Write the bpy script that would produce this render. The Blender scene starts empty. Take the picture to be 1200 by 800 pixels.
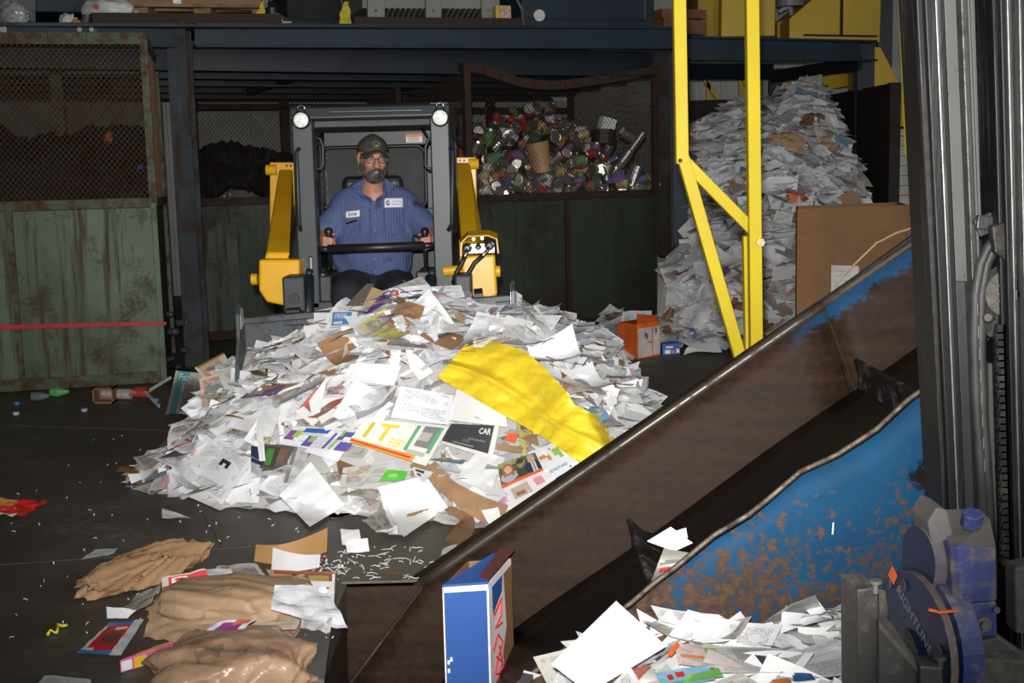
import bpy, math, random
import numpy as np
from mathutils import Vector, Matrix
R = random.Random(7)
N = np.random.RandomState(11)
S = bpy.context.scene
COL = S.collection
PI = math.pi
# ---------------------------------------------------------------- camera
CAM = np.array((0.0, 0.0, 1.55)); F = 1450.0
PITCH, ROLL = math.radians(7.7), math.radians(1.4)
_f = np.array((0, math.cos(PITCH), -math.sin(PITCH)))
_u0 = np.array((0, math.sin(PITCH), math.cos(PITCH))); _r0 = np.array((1.0, 0, 0))
_r = math.cos(ROLL) * _r0 - math.sin(ROLL) * _u0
_u = math.sin(ROLL) * _r0 + math.cos(ROLL) * _u0
cd = bpy.data.cameras.new('camera'); cam = bpy.data.objects.new('camera', cd); COL.objects.link(cam)
cd.sensor_width = 36; cd.lens = F * 36 / 1200; cd.clip_end = 100
m = Matrix.Identity(4)
for i in range(3):
    m[i][0] = _r[i]; m[i][1] = _u[i]; m[i][2] = -_f[i]; m[i][3] = CAM[i]
cam.matrix_world = m
S.camera = cam
# ---------------------------------------------------------------- light
S.view_settings.view_transform = 'Standard'; S.view_settings.look = 'None'
S.view_settings.gamma = 1; S.view_settings.use_curve_mapping = False
S.view_settings.exposure = 0.0
w = bpy.data.worlds.new('world'); S.world = w; w.use_nodes = True
bg = w.node_tree.nodes['Background']; bg.inputs[0].default_value = (0.85, 0.93, 1.0, 1); bg.inputs[1].default_value = 0.10
def lamp(name, kind, loc, aim, power, col=(1, 1, 1), **kw):
    l = bpy.data.lights.new(name, kind); o = bpy.data.objects.new(name, l); COL.objects.link(o)
    l.energy = power; l.color = col
    for k, v in kw.items(): setattr(l, k, v)
    o.location = loc; o.rotation_euler = (Vector(aim) - Vector(loc)).to_track_quat('-Z', 'Y').to_euler()
    return o
# the camera's own flash, just above the lens
lamp('camera_flash', 'SPOT', (-0.03, -0.02, 1.68), (-0.25, 7.0, 1.45), 1880, (1, .975, .94), spot_size=math.radians(64), spot_blend=1.0, shadow_soft_size=0.03)
# daylight through the open dock doors on the right and behind the photographer
lamp('dock_door_daylight', 'AREA', (5.6, 1.0, 3.2), (2.3, 9.0, 1.2), 170, (.93, .97, 1), shape='RECTANGLE', size=3.5, size_y=3.5)
lamp('dock_door_behind', 'AREA', (0.5, -4.5, 3.6), (0.3, 6, 0.9), 120, (.93, .97, 1), shape='RECTANGLE', size=5, size_y=3)
# ---------------------------------------------------------------- helpers
def ray(px, v):
    d = _f + (px - 600) / F * _r - (v - 400) / F * _u
    return d / d[1]
def pt(px, v, Y): return CAM + ray(px, v) * Y                    # the point that stands at depth Y
def pg(px, v, z=0.0):
    d = ray(px, v); return CAM + d * ((z - CAM[2]) / d[2])
def ppm(Y): return F / Y
class MB:
    def __init__(s): s.v = []; s.f = []; s.m = []; s.uv = {}; s.n = 0; s.mi = 0
    def add(s, V, Fs, mi=None):
        V = np.asarray(V, float).reshape(-1, 3)
        b = s.n; s.v.append(V); s.n += len(V)
        for f in Fs: s.f.append(tuple(b + i for i in f)); s.m.append(s.mi if mi is None else mi)
        return s
    def box(s, lo, hi, mi=None):
        x0, y0, z0 = lo; x1, y1, z1 = hi
        V = [(x0,y0,z0),(x1,y0,z0),(x1,y1,z0),(x0,y1,z0),(x0,y0,z1),(x1,y0,z1),(x1,y1,z1),(x0,y1,z1)]
        return s.add(V, [(0,3,2,1),(4,5,6,7),(0,1,5,4),(1,2,6,5),(2,3,7,6),(3,0,4,7)], mi)
    def hexa(s, V, mi=None):
        return s.add(V, [(0,3,2,1),(4,5,6,7),(0,1,5,4),(1,2,6,5),(2,3,7,6),(3,0,4,7)], mi)
    def obox(s, c, ax, ay, az, mi=None):          # centre and three half-axis vectors
        c = np.asarray(c, float); ax, ay, az = (np.asarray(a, float) for a in (ax, ay, az))
        V = [c + i*ax + j*ay + k*az for k in (-1,1) for i,j in ((-1,-1),(1,-1),(1,1),(-1,1))]
        return s.hexa(V, mi)
    def bar(s, a, b, w, h, up=(0,0,1), mi=None):  # rectangular bar from a to b
        a = np.asarray(a, float); b = np.asarray(b, float); d = b - a; L = np.linalg.norm(d); d /= L
        up = np.asarray(up, float)
        if abs(np.dot(d, up)) > .98: up = np.array((0, 1.0, 0))
        x = np.cross(d, up); x /= np.linalg.norm(x); y = np.cross(x, d)
        return s.obox((a + b) / 2, x * w / 2, y * h / 2, d * L / 2, mi)
    def tube(s, P, r, n=8, mi=None, cap=True):
        P = [np.asarray(p, float) for p in P]; rr = r if hasattr(r, '__len__') else [r] * len(P)
        V = []; prev = None
        for i, p in enumerate(P):
            d = P[min(i+1, len(P)-1)] - P[max(i-1, 0)]; d = d / (np.linalg.norm(d) + 1e-9)
            if prev is None:
                a = np.array((0,0,1.0)) if abs(d[2]) < .9 else np.array((1.0,0,0))
                x = np.cross(d, a)
            else: x = prev - d * np.dot(prev, d)
            x /= np.linalg.norm(x) + 1e-9; y = np.cross(d, x); prev = x
            V += [p + rr[i] * (math.cos(t) * x + math.sin(t) * y) for t in (2*PI*k/n for k in range(n))]
        Fs = [(i*n+k, i*n+(k+1)%n, (i+1)*n+(k+1)%n, (i+1)*n+k) for i in range(len(P)-1) for k in range(n)]
        if cap: Fs += [tuple(range(n-1,-1,-1)), tuple((len(P)-1)*n + k for k in range(n))]
        return s.add(V, Fs, mi)
    def cyl(s, a, b, r, n=16, mi=None): return s.tube([a, b], r, n, mi)
    def prism(s, poly, d, mi=None):               # polygon of 3-D points pushed along d
        P = np.asarray(poly, float); d = np.asarray(d, float); n = len(P)
        V = np.vstack((P, P + d))
        return s.add(V, [tuple(range(n-1,-1,-1)), tuple(range(n,2*n))] + [(k,(k+1)%n,n+(k+1)%n,n+k) for k in range(n)], mi)
    def ball(s, c, r, n=10, mi=None, sc=(1,1,1)):
        V = []; Fs = []; c = np.asarray(c, float)
        for i in range(n//2+1):
            t = PI*i/(n//2)
            for k in range(n): V.append(c + r*np.array((sc[0]*math.sin(t)*math.cos(2*PI*k/n), sc[1]*math.sin(t)*math.sin(2*PI*k/n), sc[2]*math.cos(t))))
        for i in range(n//2):
            for k in range(n): Fs.append((i*n+k, (i+1)*n+k, (i+1)*n+(k+1)%n, i*n+(k+1)%n))
        return s.add(V, Fs, mi)
    def build(s, name, mats, parent=None, smooth=False, bevel=0, seg=2, solid=0, sub=0):
        V = np.vstack(s.v)
        return mkobj(name, V, s.f, mats, parent, smooth, bevel, seg, solid, sub, s.m)
ORI = {}
def mkobj(name, V, Fs, mats, parent=None, smooth=False, bevel=0, seg=2, solid=0, sub=0, mi=None, origin=None):
    V = np.asarray(V, float)
    if parent is not None: o0 = ORI[parent.name]
    elif origin is not None: o0 = np.asarray(origin, float)
    else:
        lo, hi = V.min(0), V.max(0); o0 = np.array(((lo[0]+hi[0])/2, (lo[1]+hi[1])/2, lo[2]))
    me = bpy.data.meshes.new(name)
    me.from_pydata((V - o0).tolist(), [], [tuple(int(i) for i in f) for f in Fs])
    if not isinstance(mats, (list, tuple)): mats = [mats]
    for mm in mats: me.materials.append(mm)
    if mi is not None and len(mats) > 1: me.polygons.foreach_set('material_index', mi)
    if smooth: me.polygons.foreach_set('use_smooth', [True]*len(me.polygons))
    me.update()
    o = bpy.data.objects.new(name, me); COL.objects.link(o)
    ORI[o.name] = o0
    if parent is not None: o.parent = parent
    else: o.location = o0
    if solid:
        md = o.modifiers.new('solid', 'SOLIDIFY'); md.thickness = solid; md.offset = 0
    if bevel:
        md = o.modifiers.new('bevel', 'BEVEL'); md.width = bevel; md.segments = seg; md.limit_method = 'ANGLE'
    if sub:
        md = o.modifiers.new('sub', 'SUBSURF'); md.levels = sub; md.render_levels = sub
    return o
def empty(name, loc):
    o = bpy.data.objects.new(name, None); COL.objects.link(o); o.location = loc
    o.empty_display_size = .1; ORI[o.name] = np.asarray(loc, float); return o
def T(o, label, cat, group=None, kind=None):
    if label: o['label'] = label
    if cat: o['category'] = cat
    if group: o['group'] = group
    if kind: o['kind'] = kind
    return o
def struct(o): o['kind'] = 'structure'; return o
def stuff(o): o['kind'] = 'stuff'; return o
# ---- smooth pseudo noise for numpy arrays
_nd = np.random.RandomState(3); _ND = _nd.normal(size=(40, 3)); _NP = _nd.uniform(0, 7, 40)
def noise(P, sc=1.0, k0=0, k=6):
    P = np.asarray(P, float) * sc; a = 0
    for i in range(k0, k0 + k): a = a + np.sin(P @ _ND[i % 40] * (1 + .35 * (i - k0)) + _NP[i % 40])
    return a / k
def ridge(P, sc=1.0, k0=0, k=5):
    P = np.asarray(P, float) * sc; a = 0
    for i in range(k0, k0 + k): a = a + np.abs(np.sin(P @ _ND[i % 40] * (1 + .4 * (i - k0)) + _NP[i % 40])) / (1 + .3 * (i - k0))
    return a / k
# ---- signed distance surfaces (naive surface nets)
def surfnet(fn, lo, hi, h):
    lo = np.asarray(lo, float); hi = np.asarray(hi, float); n = np.ceil((hi - lo) / h).astype(int) + 1
    ax = [lo[i] + h * np.arange(n[i]) for i in range(3)]
    X, Y, Z = np.meshgrid(*ax, indexing='ij')
    D = fn(X, Y, Z); ins = D < 0
    cnt = np.zeros(n - 1, int); acc = np.zeros(tuple(n - 1) + (3,))
    offs = [(0,0,0),(1,0,0),(0,1,0),(0,0,1),(1,1,0),(1,0,1),(0,1,1),(1,1,1)]
    def sl(o): return tuple(slice(o[i], n[i] - 1 + o[i]) for i in range(3))
    for a in offs:
        for ax_ in range(3):
            if a[ax_]: continue
            b = list(a); b[ax_] = 1; da, db = D[sl(a)], D[sl(b)]
            c = (da < 0) != (db < 0); t = np.where(c, da / np.where(c, da - db, 1), 0)
            p = np.array(a, float)
            for i in range(3): acc[..., i] += np.where(c, p[i] + (t if i == ax_ else 0), 0)
            cnt += c
    act = cnt > 0; idx = -np.ones(n - 1, int); idx[act] = np.arange(act.sum())
    cells = np.argwhere(act); V = lo + h * (cells + acc[act] / cnt[act][:, None])
    Fs = []
    for a in range(3):
        b, c = (a + 1) % 3, (a + 2) % 3
        s0 = [slice(None)] * 3; s1 = [slice(None)] * 3; s0[a] = slice(0, -1); s1[a] = slice(1, None)
        i0, i1 = ins[tuple(s0)], ins[tuple(s1)]; E = np.argwhere(i0 != i1)
        E = E[(E[:, b] > 0) & (E[:, c] > 0) & (E[:, b] < n[b] - 1) & (E[:, c] < n[c] - 1)]
        if not len(E): continue
        def g(db, dc):
            e = E.copy(); e[:, b] += db; e[:, c] += dc; return idx[tuple(e.T)]
        q = np.stack((g(-1,-1), g(0,-1), g(0,0), g(-1,0)), 1)
        fl = ~i0[tuple(E.T)]; q[fl] = q[fl][:, ::-1]; Fs.append(q)
    return V, np.vstack(Fs)
def sd_cap(X, Y, Z, a, b, ra, rb):
    a = np.asarray(a, float); b = np.asarray(b, float); d = b - a
    t = np.clip(((X-a[0])*d[0] + (Y-a[1])*d[1] + (Z-a[2])*d[2]) / (d @ d + 1e-12), 0, 1)
    return np.sqrt((X-a[0]-t*d[0])**2 + (Y-a[1]-t*d[1])**2 + (Z-a[2]-t*d[2])**2) - (ra + t*(rb-ra))
def sd_ell(X, Y, Z, c, r):
    k = np.sqrt(((X-c[0])/r[0])**2 + ((Y-c[1])/r[1])**2 + ((Z-c[2])/r[2])**2)
    return (k - 1) * min(r)
def smin(a, b, k):
    h = np.clip(.5 + .5*(b - a)/k, 0, 1); return b*(1-h) + a*h - k*h*(1-h)
# ---- materials
def nodes(name):
    mm = bpy.data.materials.new(name); mm.use_nodes = True; nt = mm.node_tree
    return mm, nt, nt.nodes['Principled BSDF']
class G:                                           # tiny node-graph writer
    def __init__(s, nt): s.t = nt
    def n(s, kind, **kw):
        x = s.t.nodes.new(kind)
        for k, v in kw.items(): setattr(x, k, v)
        return x
    def l(s, a, b): s.t.links.new(a, b)
    def val(s, sock, v):
        if hasattr(v, 'links') or isinstance(v, bpy.types.NodeSocket): s.l(v, sock)
        else: sock.default_value = v
    def math(s, op, a, b=0.0, c=None):
        x = s.n('ShaderNodeMath', operation=op); s.val(x.inputs[0], a); s.val(x.inputs[1], b)
        if c is not None: s.val(x.inputs[2], c)
        return x.outputs[0]
    def mix(s, f, a, b, mode='MIX'):
        x = s.n('ShaderNodeMix', data_type='RGBA', blend_type=mode); s.val(x.inputs[0], f)
        for i, c in ((6, a), (7, b)):
            s.val(x.inputs[i], c if not isinstance(c, tuple) else (c + (1,))[:4])
        return x.outputs[2]
    def noise(s, vec, sc, det=3, rough=.55, dim='3D'):
        x = s.n('ShaderNodeTexNoise', noise_dimensions=dim); x.inputs['Scale'].default_value = sc
        x.inputs['Detail'].default_value = det; x.inputs['Roughness'].default_value = rough
        if vec is not None: s.l(vec, x.inputs['Vector'])
        return x.outputs['Fac']
    def ramp(s, f, a, b):
        x = s.n('ShaderNodeMapRange'); s.l(f, x.inputs[0]); x.inputs[1].default_value = a; x.inputs[2].default_value = b
        return x.outputs[0]
    def coord(s, which='Object', scale=(1,1,1)):
        x = s.n('ShaderNodeTexCoord'); mp = s.n('ShaderNodeMapping'); s.l(x.outputs[which], mp.inputs[0])
        mp.inputs['Scale'].default_value = scale; return mp.outputs[0]
    def bump(s, h, strength, dist, bsdf):
        x = s.n('ShaderNodeBump'); x.inputs['Strength'].default_value = strength; x.inputs['Distance'].default_value = dist
        s.l(h, x.inputs['Height']); s.l(x.outputs[0], bsdf.inputs['Normal'])
def c255(r, g, b):
    return tuple(((c/255)/12.92 if c/255 <= .04045 else ((c/255+.055)/1.055)**2.4) for c in (r, g, b))
_mats = {}
def mat(name, col, rough=.6, metal=0.0, var=.25, vs=6, bump=0.0, bs=40, spec=.5, emit=None):
    if name in _mats: return _mats[name]
    mm, nt, b = nodes(name); g = G(nt); co = g.coord()
    f = g.noise(co, vs, 4)
    dk = tuple(c*(1-var) for c in col); lt = tuple(min(1, c*(1+var)) for c in col)
    g.l(g.mix(g.ramp(f, .3, .7), dk, lt), b.inputs['Base Color'])
    b.inputs['Roughness'].default_value = rough; b.inputs['Metallic'].default_value = metal
    b.inputs['Specular IOR Level'].default_value = spec
    if bump: g.bump(g.noise(co, bs, 3), bump, .01, b)
    if emit: b.inputs['Emission Color'].default_value = emit[:3] + (1,); b.inputs['Emission Strength'].default_value = emit[3]
    _mats[name] = mm; return mm
def worn(name, col, rust, lo=.5, hi=.62, sc=5, streak=None, rough=.6, metal=0.0, bump=.3, sc2=45, col2=None, spec=.4):
    """paint worn through to rust; streak = (x,y,z) scale of a second, stretched noise of drips"""
    mm, nt, b = nodes(name); g = G(nt); co = g.coord()
    n1 = g.noise(co, sc, 6, .65); n2 = g.noise(co, sc2, 3)
    f = g.math('ADD', g.math('MULTIPLY', n1, .75), g.math('MULTIPLY', n2, .25))
    f = g.ramp(f, lo, hi)
    if streak:
        s = g.ramp(g.noise(g.coord('Object', streak), 1, 4, .65), .52, .64)
        f = g.math('MAXIMUM', f, g.math('MULTIPLY', s, .85))
    base = g.mix(g.ramp(g.noise(co, 2.3, 3), .3, .7), col, col2 or tuple(c*.7 for c in col))
    rc = g.mix(g.ramp(n2, .35, .65), tuple(c*.55 for c in rust), rust)
    g.l(g.mix(f, base, rc), b.inputs['Base Color'])
    g.l(g.math('MULTIPLY_ADD', f, .3, rough), b.inputs['Roughness']); b.inputs['Metallic'].default_value = metal
    b.inputs['Specular IOR Level'].default_value = spec
    g.bump(f, bump, .004, b); return mm
# one paper shader: tint = colour of the sheet, ink = how printed it is, seed = which print
def paper_material():
    mm, nt, b = nodes('printed_paper'); g = G(nt)
    def at(n):
        x = g.n('ShaderNodeAttribute', attribute_name=n); return x
    tint = at('tint').outputs['Color']; ink = at('ink').outputs['Fac']; seed = at('seed').outputs['Fac']
    uv = g.n('ShaderNodeUVMap').outputs[0]; sp = g.n('ShaderNodeSeparateXYZ'); g.l(uv, sp.inputs[0]); u, v = sp.outputs[0], sp.outputs[1]
    L = g.math('MULTIPLY', v, 44.0); row = g.math('FLOOR', L); fr = g.math('FRACT', L)
    line = g.math('LESS_THAN', fr, .5)
    cmb = g.n('ShaderNodeCombineXYZ'); g.l(g.math('MULTIPLY', u, 44.0), cmb.inputs[0]); g.l(g.math('MULTIPLY', row, 3.7), cmb.inputs[1]); g.l(g.math('MULTIPLY', seed, 91.0), cmb.inputs[2])
    words = g.math('GREATER_THAN', g.noise(cmb.outputs[0], 1.0, 1), .44)
    cm2 = g.n('ShaderNodeCombineXYZ'); g.l(g.math('MULTIPLY', u, 2.2), cm2.inputs[0]); g.l(g.math('MULTIPLY', v, 4.5), cm2.inputs[1]); g.l(g.math('MULTIPLY', seed, 57.0), cm2.inputs[2])
    par = g.math('GREATER_THAN', g.noise(cm2.outputs[0], 1.0, 0), .47)
    mu = g.math('LESS_THAN', g.math('ABSOLUTE', g.math('SUBTRACT', u, .5)), .41); mv = g.math('LESS_THAN', g.math('ABSOLUTE', g.math('SUBTRACT', v, .5)), .44)
    txt = g.math('MULTIPLY', g.math('MULTIPLY', line, words), g.math('MULTIPLY', par, g.math('MULTIPLY', mu, mv)))
    txt = g.math('MULTIPLY', txt, g.math('MULTIPLY', g.math('MINIMUM', ink, 1.0), .62))
    vo = g.n('ShaderNodeTexVoronoi', distance='CHEBYCHEV'); vo.inputs['Scale'].default_value = 1.0
    cm3 = g.n('ShaderNodeCombineXYZ'); g.l(g.math('MULTIPLY', u, 3.0), cm3.inputs[0]); g.l(g.math('MULTIPLY', v, 4.0), cm3.inputs[1]); g.l(g.math('MULTIPLY', seed, 33.0), cm3.inputs[2])
    g.l(cm3.outputs[0], vo.inputs['Vector'])
    hs = g.n('ShaderNodeSeparateColor'); g.l(vo.outputs['Color'], hs.inputs[0])
    pic = g.math('MULTIPLY', g.math('GREATER_THAN', hs.outputs[0], .45), g.math('MULTIPLY', g.math('SUBTRACT', ink, 1.0), .8))
    pic = g.math('MAXIMUM', pic, 0.0)
    pc = g.mix(g.ramp(g.noise(cm3.outputs[0], 4.0, 4), .35, .65), g.mix(.68, vo.outputs['Color'], (.42, .37, .31)), (.25, .2, .16))
    gray = g.n('ShaderNodeRGBToBW'); g.l(pc, gray.inputs[0])
    pc = g.mix(g.math('MULTIPLY', g.math('SUBTRACT', ink, 2.0), -1.0), pc, gray.outputs[0])
    col = g.mix(txt, tint, (.09, .09, .11)); 
    x = g.n('ShaderNodeMix', data_type='RGBA'); g.l(g.math('MULTIPLY', pic, g.math('MULTIPLY', mu, mv)), x.inputs[0]); g.l(col, x.inputs[6]); g.l(pc, x.inputs[7])
    g.l(x.outputs[2], b.inputs['Base Color']); b.inputs['Roughness'].default_value = .62; b.inputs['Specular IOR Level'].default_value = .25
    g.bump(g.noise(g.coord('Object'), 22, 3), .25, .01, b)
    return mm
PAPER = paper_material()
def paint_attr(me, tint, ink, seed):
    n = len(me.polygons)
    a = me.attributes.new('tint', 'FLOAT_COLOR', 'FACE'); t = np.ones((n, 4), np.float32); t[:, :3] = tint; a.data.foreach_set('color', t.ravel())
    a = me.attributes.new('ink', 'FLOAT', 'FACE'); k = np.zeros(n, np.float32); k[:] = ink; a.data.foreach_set('value', k)
    a = me.attributes.new('seed', 'FLOAT', 'FACE'); k = np.zeros(n, np.float32); k[:] = seed; a.data.foreach_set('value', k)
def set_uv(me, uv):                                # per-vertex uv list
    l = me.uv_layers.new(name='UVMap'); idx = np.zeros(len(me.loops), np.int32); me.loops.foreach_get('vertex_index', idx)
    l.data.foreach_set('uv', np.asarray(uv, np.float32)[idx].ravel())
def grid_faces(nu, nv): return [(j*(nu+1)+i, j*(nu+1)+i+1, (j+1)*(nu+1)+i+1, (j+1)*(nu+1)+i) for j in range(nv) for i in range(nu)]
def grid_uv(nu, nv): return np.array([(i/nu, j/nv) for j in range(nv+1) for i in range(nu+1)])
def sheet(name, fn, nu=6, nv=6, tint=(.82,.82,.82), ink=0, paint=None, parent=None, smooth=True, mats=None, solid=0):
    """a sheet of paper: fn(u, v arrays) -> points; paint(u, v) -> colour of the print there"""
    uv = grid_uv(nu, nv); P = fn(uv[:, 0], uv[:, 1]); Fs = grid_faces(nu, nv)
    o = mkobj(name, P, Fs, mats or PAPER, parent, smooth, solid=solid)
    set_uv(o.data, uv)
    if paint is not None:
        c = uv[np.array(Fs)].mean(1); r = [paint(a, b) for a, b in c]
        t = np.array([q[:3] for q in r]); k = np.array([q[3] if len(q) > 3 else 0 for q in r])
        paint_attr(o.data, t, k, R.random())
    else: paint_attr(o.data, tint, ink, R.random())
    return o
def text_geo(s, bold=0.0):
    cu = bpy.data.curves.new('lettering', 'FONT'); cu.body = s; cu.resolution_u = 3; cu.offset = bold; cu.fill_mode = 'FRONT'
    o = bpy.data.objects.new('lettering', cu); COL.objects.link(o)
    dg = bpy.context.evaluated_depsgraph_get(); me = bpy.data.meshes.new_from_object(o.evaluated_get(dg))
    V = np.array([v.co[:] for v in me.vertices]); Fs = [tuple(p.vertices) for p in me.polygons]
    bpy.data.objects.remove(o); bpy.data.curves.remove(cu); bpy.data.meshes.remove(me)
    lo, hi = V.min(0), V.max(0); V = (V - lo) / np.maximum(hi - lo, 1e-6); return V[:, :2], Fs
def lettering(s, fn, box, material, parent, lift=(0,0,0), name='lettering', bold=0.0):
    """writing laid on a mapped surface: box = (u0, v0, u1, v1) on fn"""
    V, Fs = text_geo(s, bold); u = box[0] + V[:, 0]*(box[2]-box[0]); v = box[1] + V[:, 1]*(box[3]-box[1])
    return mkobj(name, fn(u, v) + np.asarray(lift), Fs, material, parent)
def quad_fn(A, B, C_, D):                          # bilinear patch, A bottom-left, B bottom-right, C top-right, D top-left
    A, B, C_, D = (np.asarray(q, float) for q in (A, B, C_, D))
    return lambda u, v: (1-u)[:,None]*(1-v)[:,None]*A + u[:,None]*(1-v)[:,None]*B + u[:,None]*v[:,None]*C_ + (1-u)[:,None]*v[:,None]*D
# ---------------------------------------------------------------- materials
M_floor = worn('floor_concrete', (.105,.090,.072), (.19,.17,.145), .52, .75, 1.6, None, .5, 0, .35, 30, (.068,.058,.047), .35)
M_pit = worn('pit_steel', (.042,.026,.018), (.075,.04,.024), .45, .75, 4, (9,9,1.2), .4, .3, .25, 60)
M_wallc = mat('pale_wall_sheet', (.42,.42,.39), .6, 0, .12, 3)
M_wallw = mat('white_block', (.5,.48,.40), .7, 0, .15, 5)
M_dark = mat('dark_void', (.012,.012,.013), .8)
M_blueb = worn('blue_beam_paint', (.014,.028,.046), (.04,.022,.013), .56, .74, 3, None, .6, 0, .2, 40, (.009,.018,.031))
M_bluep = worn('blue_post_paint', (.034,.043,.054), (.05,.026,.016), .46, .60, 4, (14,14,1.2), .6, 0, .25, 40, (.02,.026,.035))
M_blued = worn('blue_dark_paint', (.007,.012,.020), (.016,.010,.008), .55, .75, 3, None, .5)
M_rust = worn('rusty_frame', (.035,.02,.015), (.085,.032,.016), .45, .65, 6, None, .75, 0, .3)
M_rustd = worn('dark_rusty_frame', (.03,.015,.012), (.05,.02,.013), .45, .65, 6, None, .75, 0, .3)
M_green = worn('green_bin_paint', (.085,.125,.078), (.085,.036,.018), .53, .66, 2.2, (13,13,.55), .5, 0, .3, 40, (.055,.085,.052))
M_greend = worn('dark_green_bin_paint', (.030,.043,.026), (.034,.016,.009), .5, .64, 2.6, (10,10,.7), .55, 0, .3, 40, (.022,.030,.02))
M_framegr = worn('greenish_frame', (.10,.115,.075), (.10,.045,.025), .47, .6, 9, None, .7)
M_mesh = worn('mesh_steel', (.20,.14,.09), (.20,.09,.045), .4, .6, 6, None, .7)
M_meshd = worn('dark_mesh_steel', (.05,.035,.025), (.06,.025,.014), .4, .6, 6, None, .7)
M_bolt = mat('zinc_bolt', (.20,.20,.185), .5, .4, .15)
M_yel = worn('yellow_guard_paint', (.46,.35,.003), (.05,.035,.02), .70, .74, 11, None, .42, 0, .1, 70, (.40,.30,.003), .22)
M_yelm = worn('yellow_machine_paint', (.55,.36,.004), (.30,.20,.01), .6, .8, 2, None, .45, 0, .05, 30, (.47,.30,.004))
M_bunk = worn('bunker_steel', (.018,.013,.010), (.035,.018,.011), .45, .7, 3, None, .7)
# ---------------------------------------------------------------- setting
pitx, pity0, pity1 = -.66, 2.35, 4.61
b = MB()
for lo, hi in (((-9,-6,-.12),(8,pity0,0)), ((-9,pity0,-.12),(pitx,pity1,0)), ((-9,pity1,-.12),(8,17.5,0)), ((4.2,pity0,-.12),(8,pity1,0))): b.box(lo, hi)
floor = struct(b.build('floor', M_floor))
# joints in the concrete in front of the pit: long shallow cuts
b = MB()
for a, c in (((0,498),(300,508)), ((0,662),(300,640)), ((236,598),(260,640))):
    p, q = pg(*a), pg(*c); b.bar(p + (0,0,.001), q + (0,0,.001), .006, .004)
struct(b.build('floor_joint', mat('joint_dust', (.075,.07,.062), .9), floor))
b = MB(); b.box((pitx-.02,pity0,-1.0),(pitx,pity1,-.004)); b.box((pitx,pity1,-1.0),(4.2,pity1+.02,-.002)); b.box((pitx,pity0,-1.02),(4.2,pity1,-1.0)); b.box((pitx,pity0-.02,-1),(4.2,pity0,-.004))
struct(b.build('trim_pit_liner', M_pit))
b = MB(); b.bar(pg(380,800)+(-.055,0,.004), pg(394,684)+(-.05,0,.004), .11, .012)
b.bar(pg(400,683.5)+(0,.004,.003), pg(499,680.5)+(0,.004,.003), .012, .006)
struct(b.build('trim_pit_edge', worn('edge_steel', (.16,.15,.135), (.08,.06,.045), .5, .75, 6, None, .5, .2)))
W0 = 17.0
b = MB(); nx = 60
for i in range(nx):
    x = -9 + 17*i/nx; b.box((x, W0, 0), (x + 17/nx*.55, W0+.06, 6)); b.box((x + 17/nx*.55, W0+.03, 0), (x + 17/nx, W0+.06, 6))
struct(b.build('wall_back', M_wallc))
b = MB(); b.box((-9.1,-6,0),(-9,W0,6)); struct(b.build('wall_left', M_dark))
b = MB(); b.box((8,4.5,0),(8.1,W0,6)); b.box((8,-6,4.6),(8.1,4.5,6)); struct(b.build('wall_right', M_wallc))
b = MB(); b.box((-9.1,-6,6),(8.1,W0+.1,6.1)); struct(b.build('ceiling', mat('dark_roof', (.05,.05,.05), .8)))
# ---------------------------------------------------------------- mezzanine
ez = empty('mezzanine', (-.4, 12.2, 0)); T(ez, 'dark blue steel mezzanine on posts above the cage bins', 'platform')
YB = lambda px: 10.35 + (px - 215) / (800 - 215) * 1.9          # depth of the front beam's face
def bp(px, v): return pt(px, v, YB(px))
def beam_seg(p0, p1, vt0, vb0, vt1, vb1, name='beam', mat_=None):
    b = MB(); dv = np.array((.05, -.1, 0)); fl = .018
    A, B_, C_, D = bp(p0, vb0), bp(p1, vb1), bp(p1, vt1), bp(p0, vt0)
    back = np.array((-.03, .06, 0)); front = -back
    b.prism([A, B_, C_, D], back*.2)                                              # web
    for P, Q, s in ((A, B_, 1), (D, C_, -1)):
        b.bar(P + (0,0,s*.011) + back*.1, Q + (0,0,s*.011) + back*.1, .13, .022)
    return b.build(name, mat_ or M_blueb, ez, bevel=.003)
beam_seg(-60, 204, 27, 53, 27, 56)
beam_seg(228, 803, 27, 56, 32, 58)
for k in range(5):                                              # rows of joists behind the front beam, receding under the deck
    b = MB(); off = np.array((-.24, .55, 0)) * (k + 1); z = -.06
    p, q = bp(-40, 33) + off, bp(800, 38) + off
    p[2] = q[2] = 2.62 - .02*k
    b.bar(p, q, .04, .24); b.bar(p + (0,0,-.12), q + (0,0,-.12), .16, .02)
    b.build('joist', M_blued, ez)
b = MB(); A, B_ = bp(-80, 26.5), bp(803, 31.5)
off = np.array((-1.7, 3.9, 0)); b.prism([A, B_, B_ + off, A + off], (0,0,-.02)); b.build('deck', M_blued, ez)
def post_px(px0, px1, v0, v1, Y, d=.2, name='post', m_=None, root=None, seg=True):
    vm = (v0+v1)/2; a, c = pt(px0, vm, Y), pt(px1, vm, Y); z1 = pt((px0+px1)/2, v0, Y)[2]; z0 = max(0, pt((px0+px1)/2, v1, Y)[2])
    b = MB(); w = c[0]-a[0]; t = .014
    b.box((a[0],Y,z0),(c[0],Y+t,z1)); b.box((a[0],Y+d-t,z0),(c[0],Y+d,z1)); b.box((a[0]+w*.4,Y+t,z0),(c[0]-w*.4,Y+d-t,z1))
    return b.build(name, m_ or M_bluep, root or ez, bevel=.002)
post_px(206, 229, 25, 460, 10.33)
post_px(789, 806, 60, 390, 12.15, m_=M_blueb)
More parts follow.
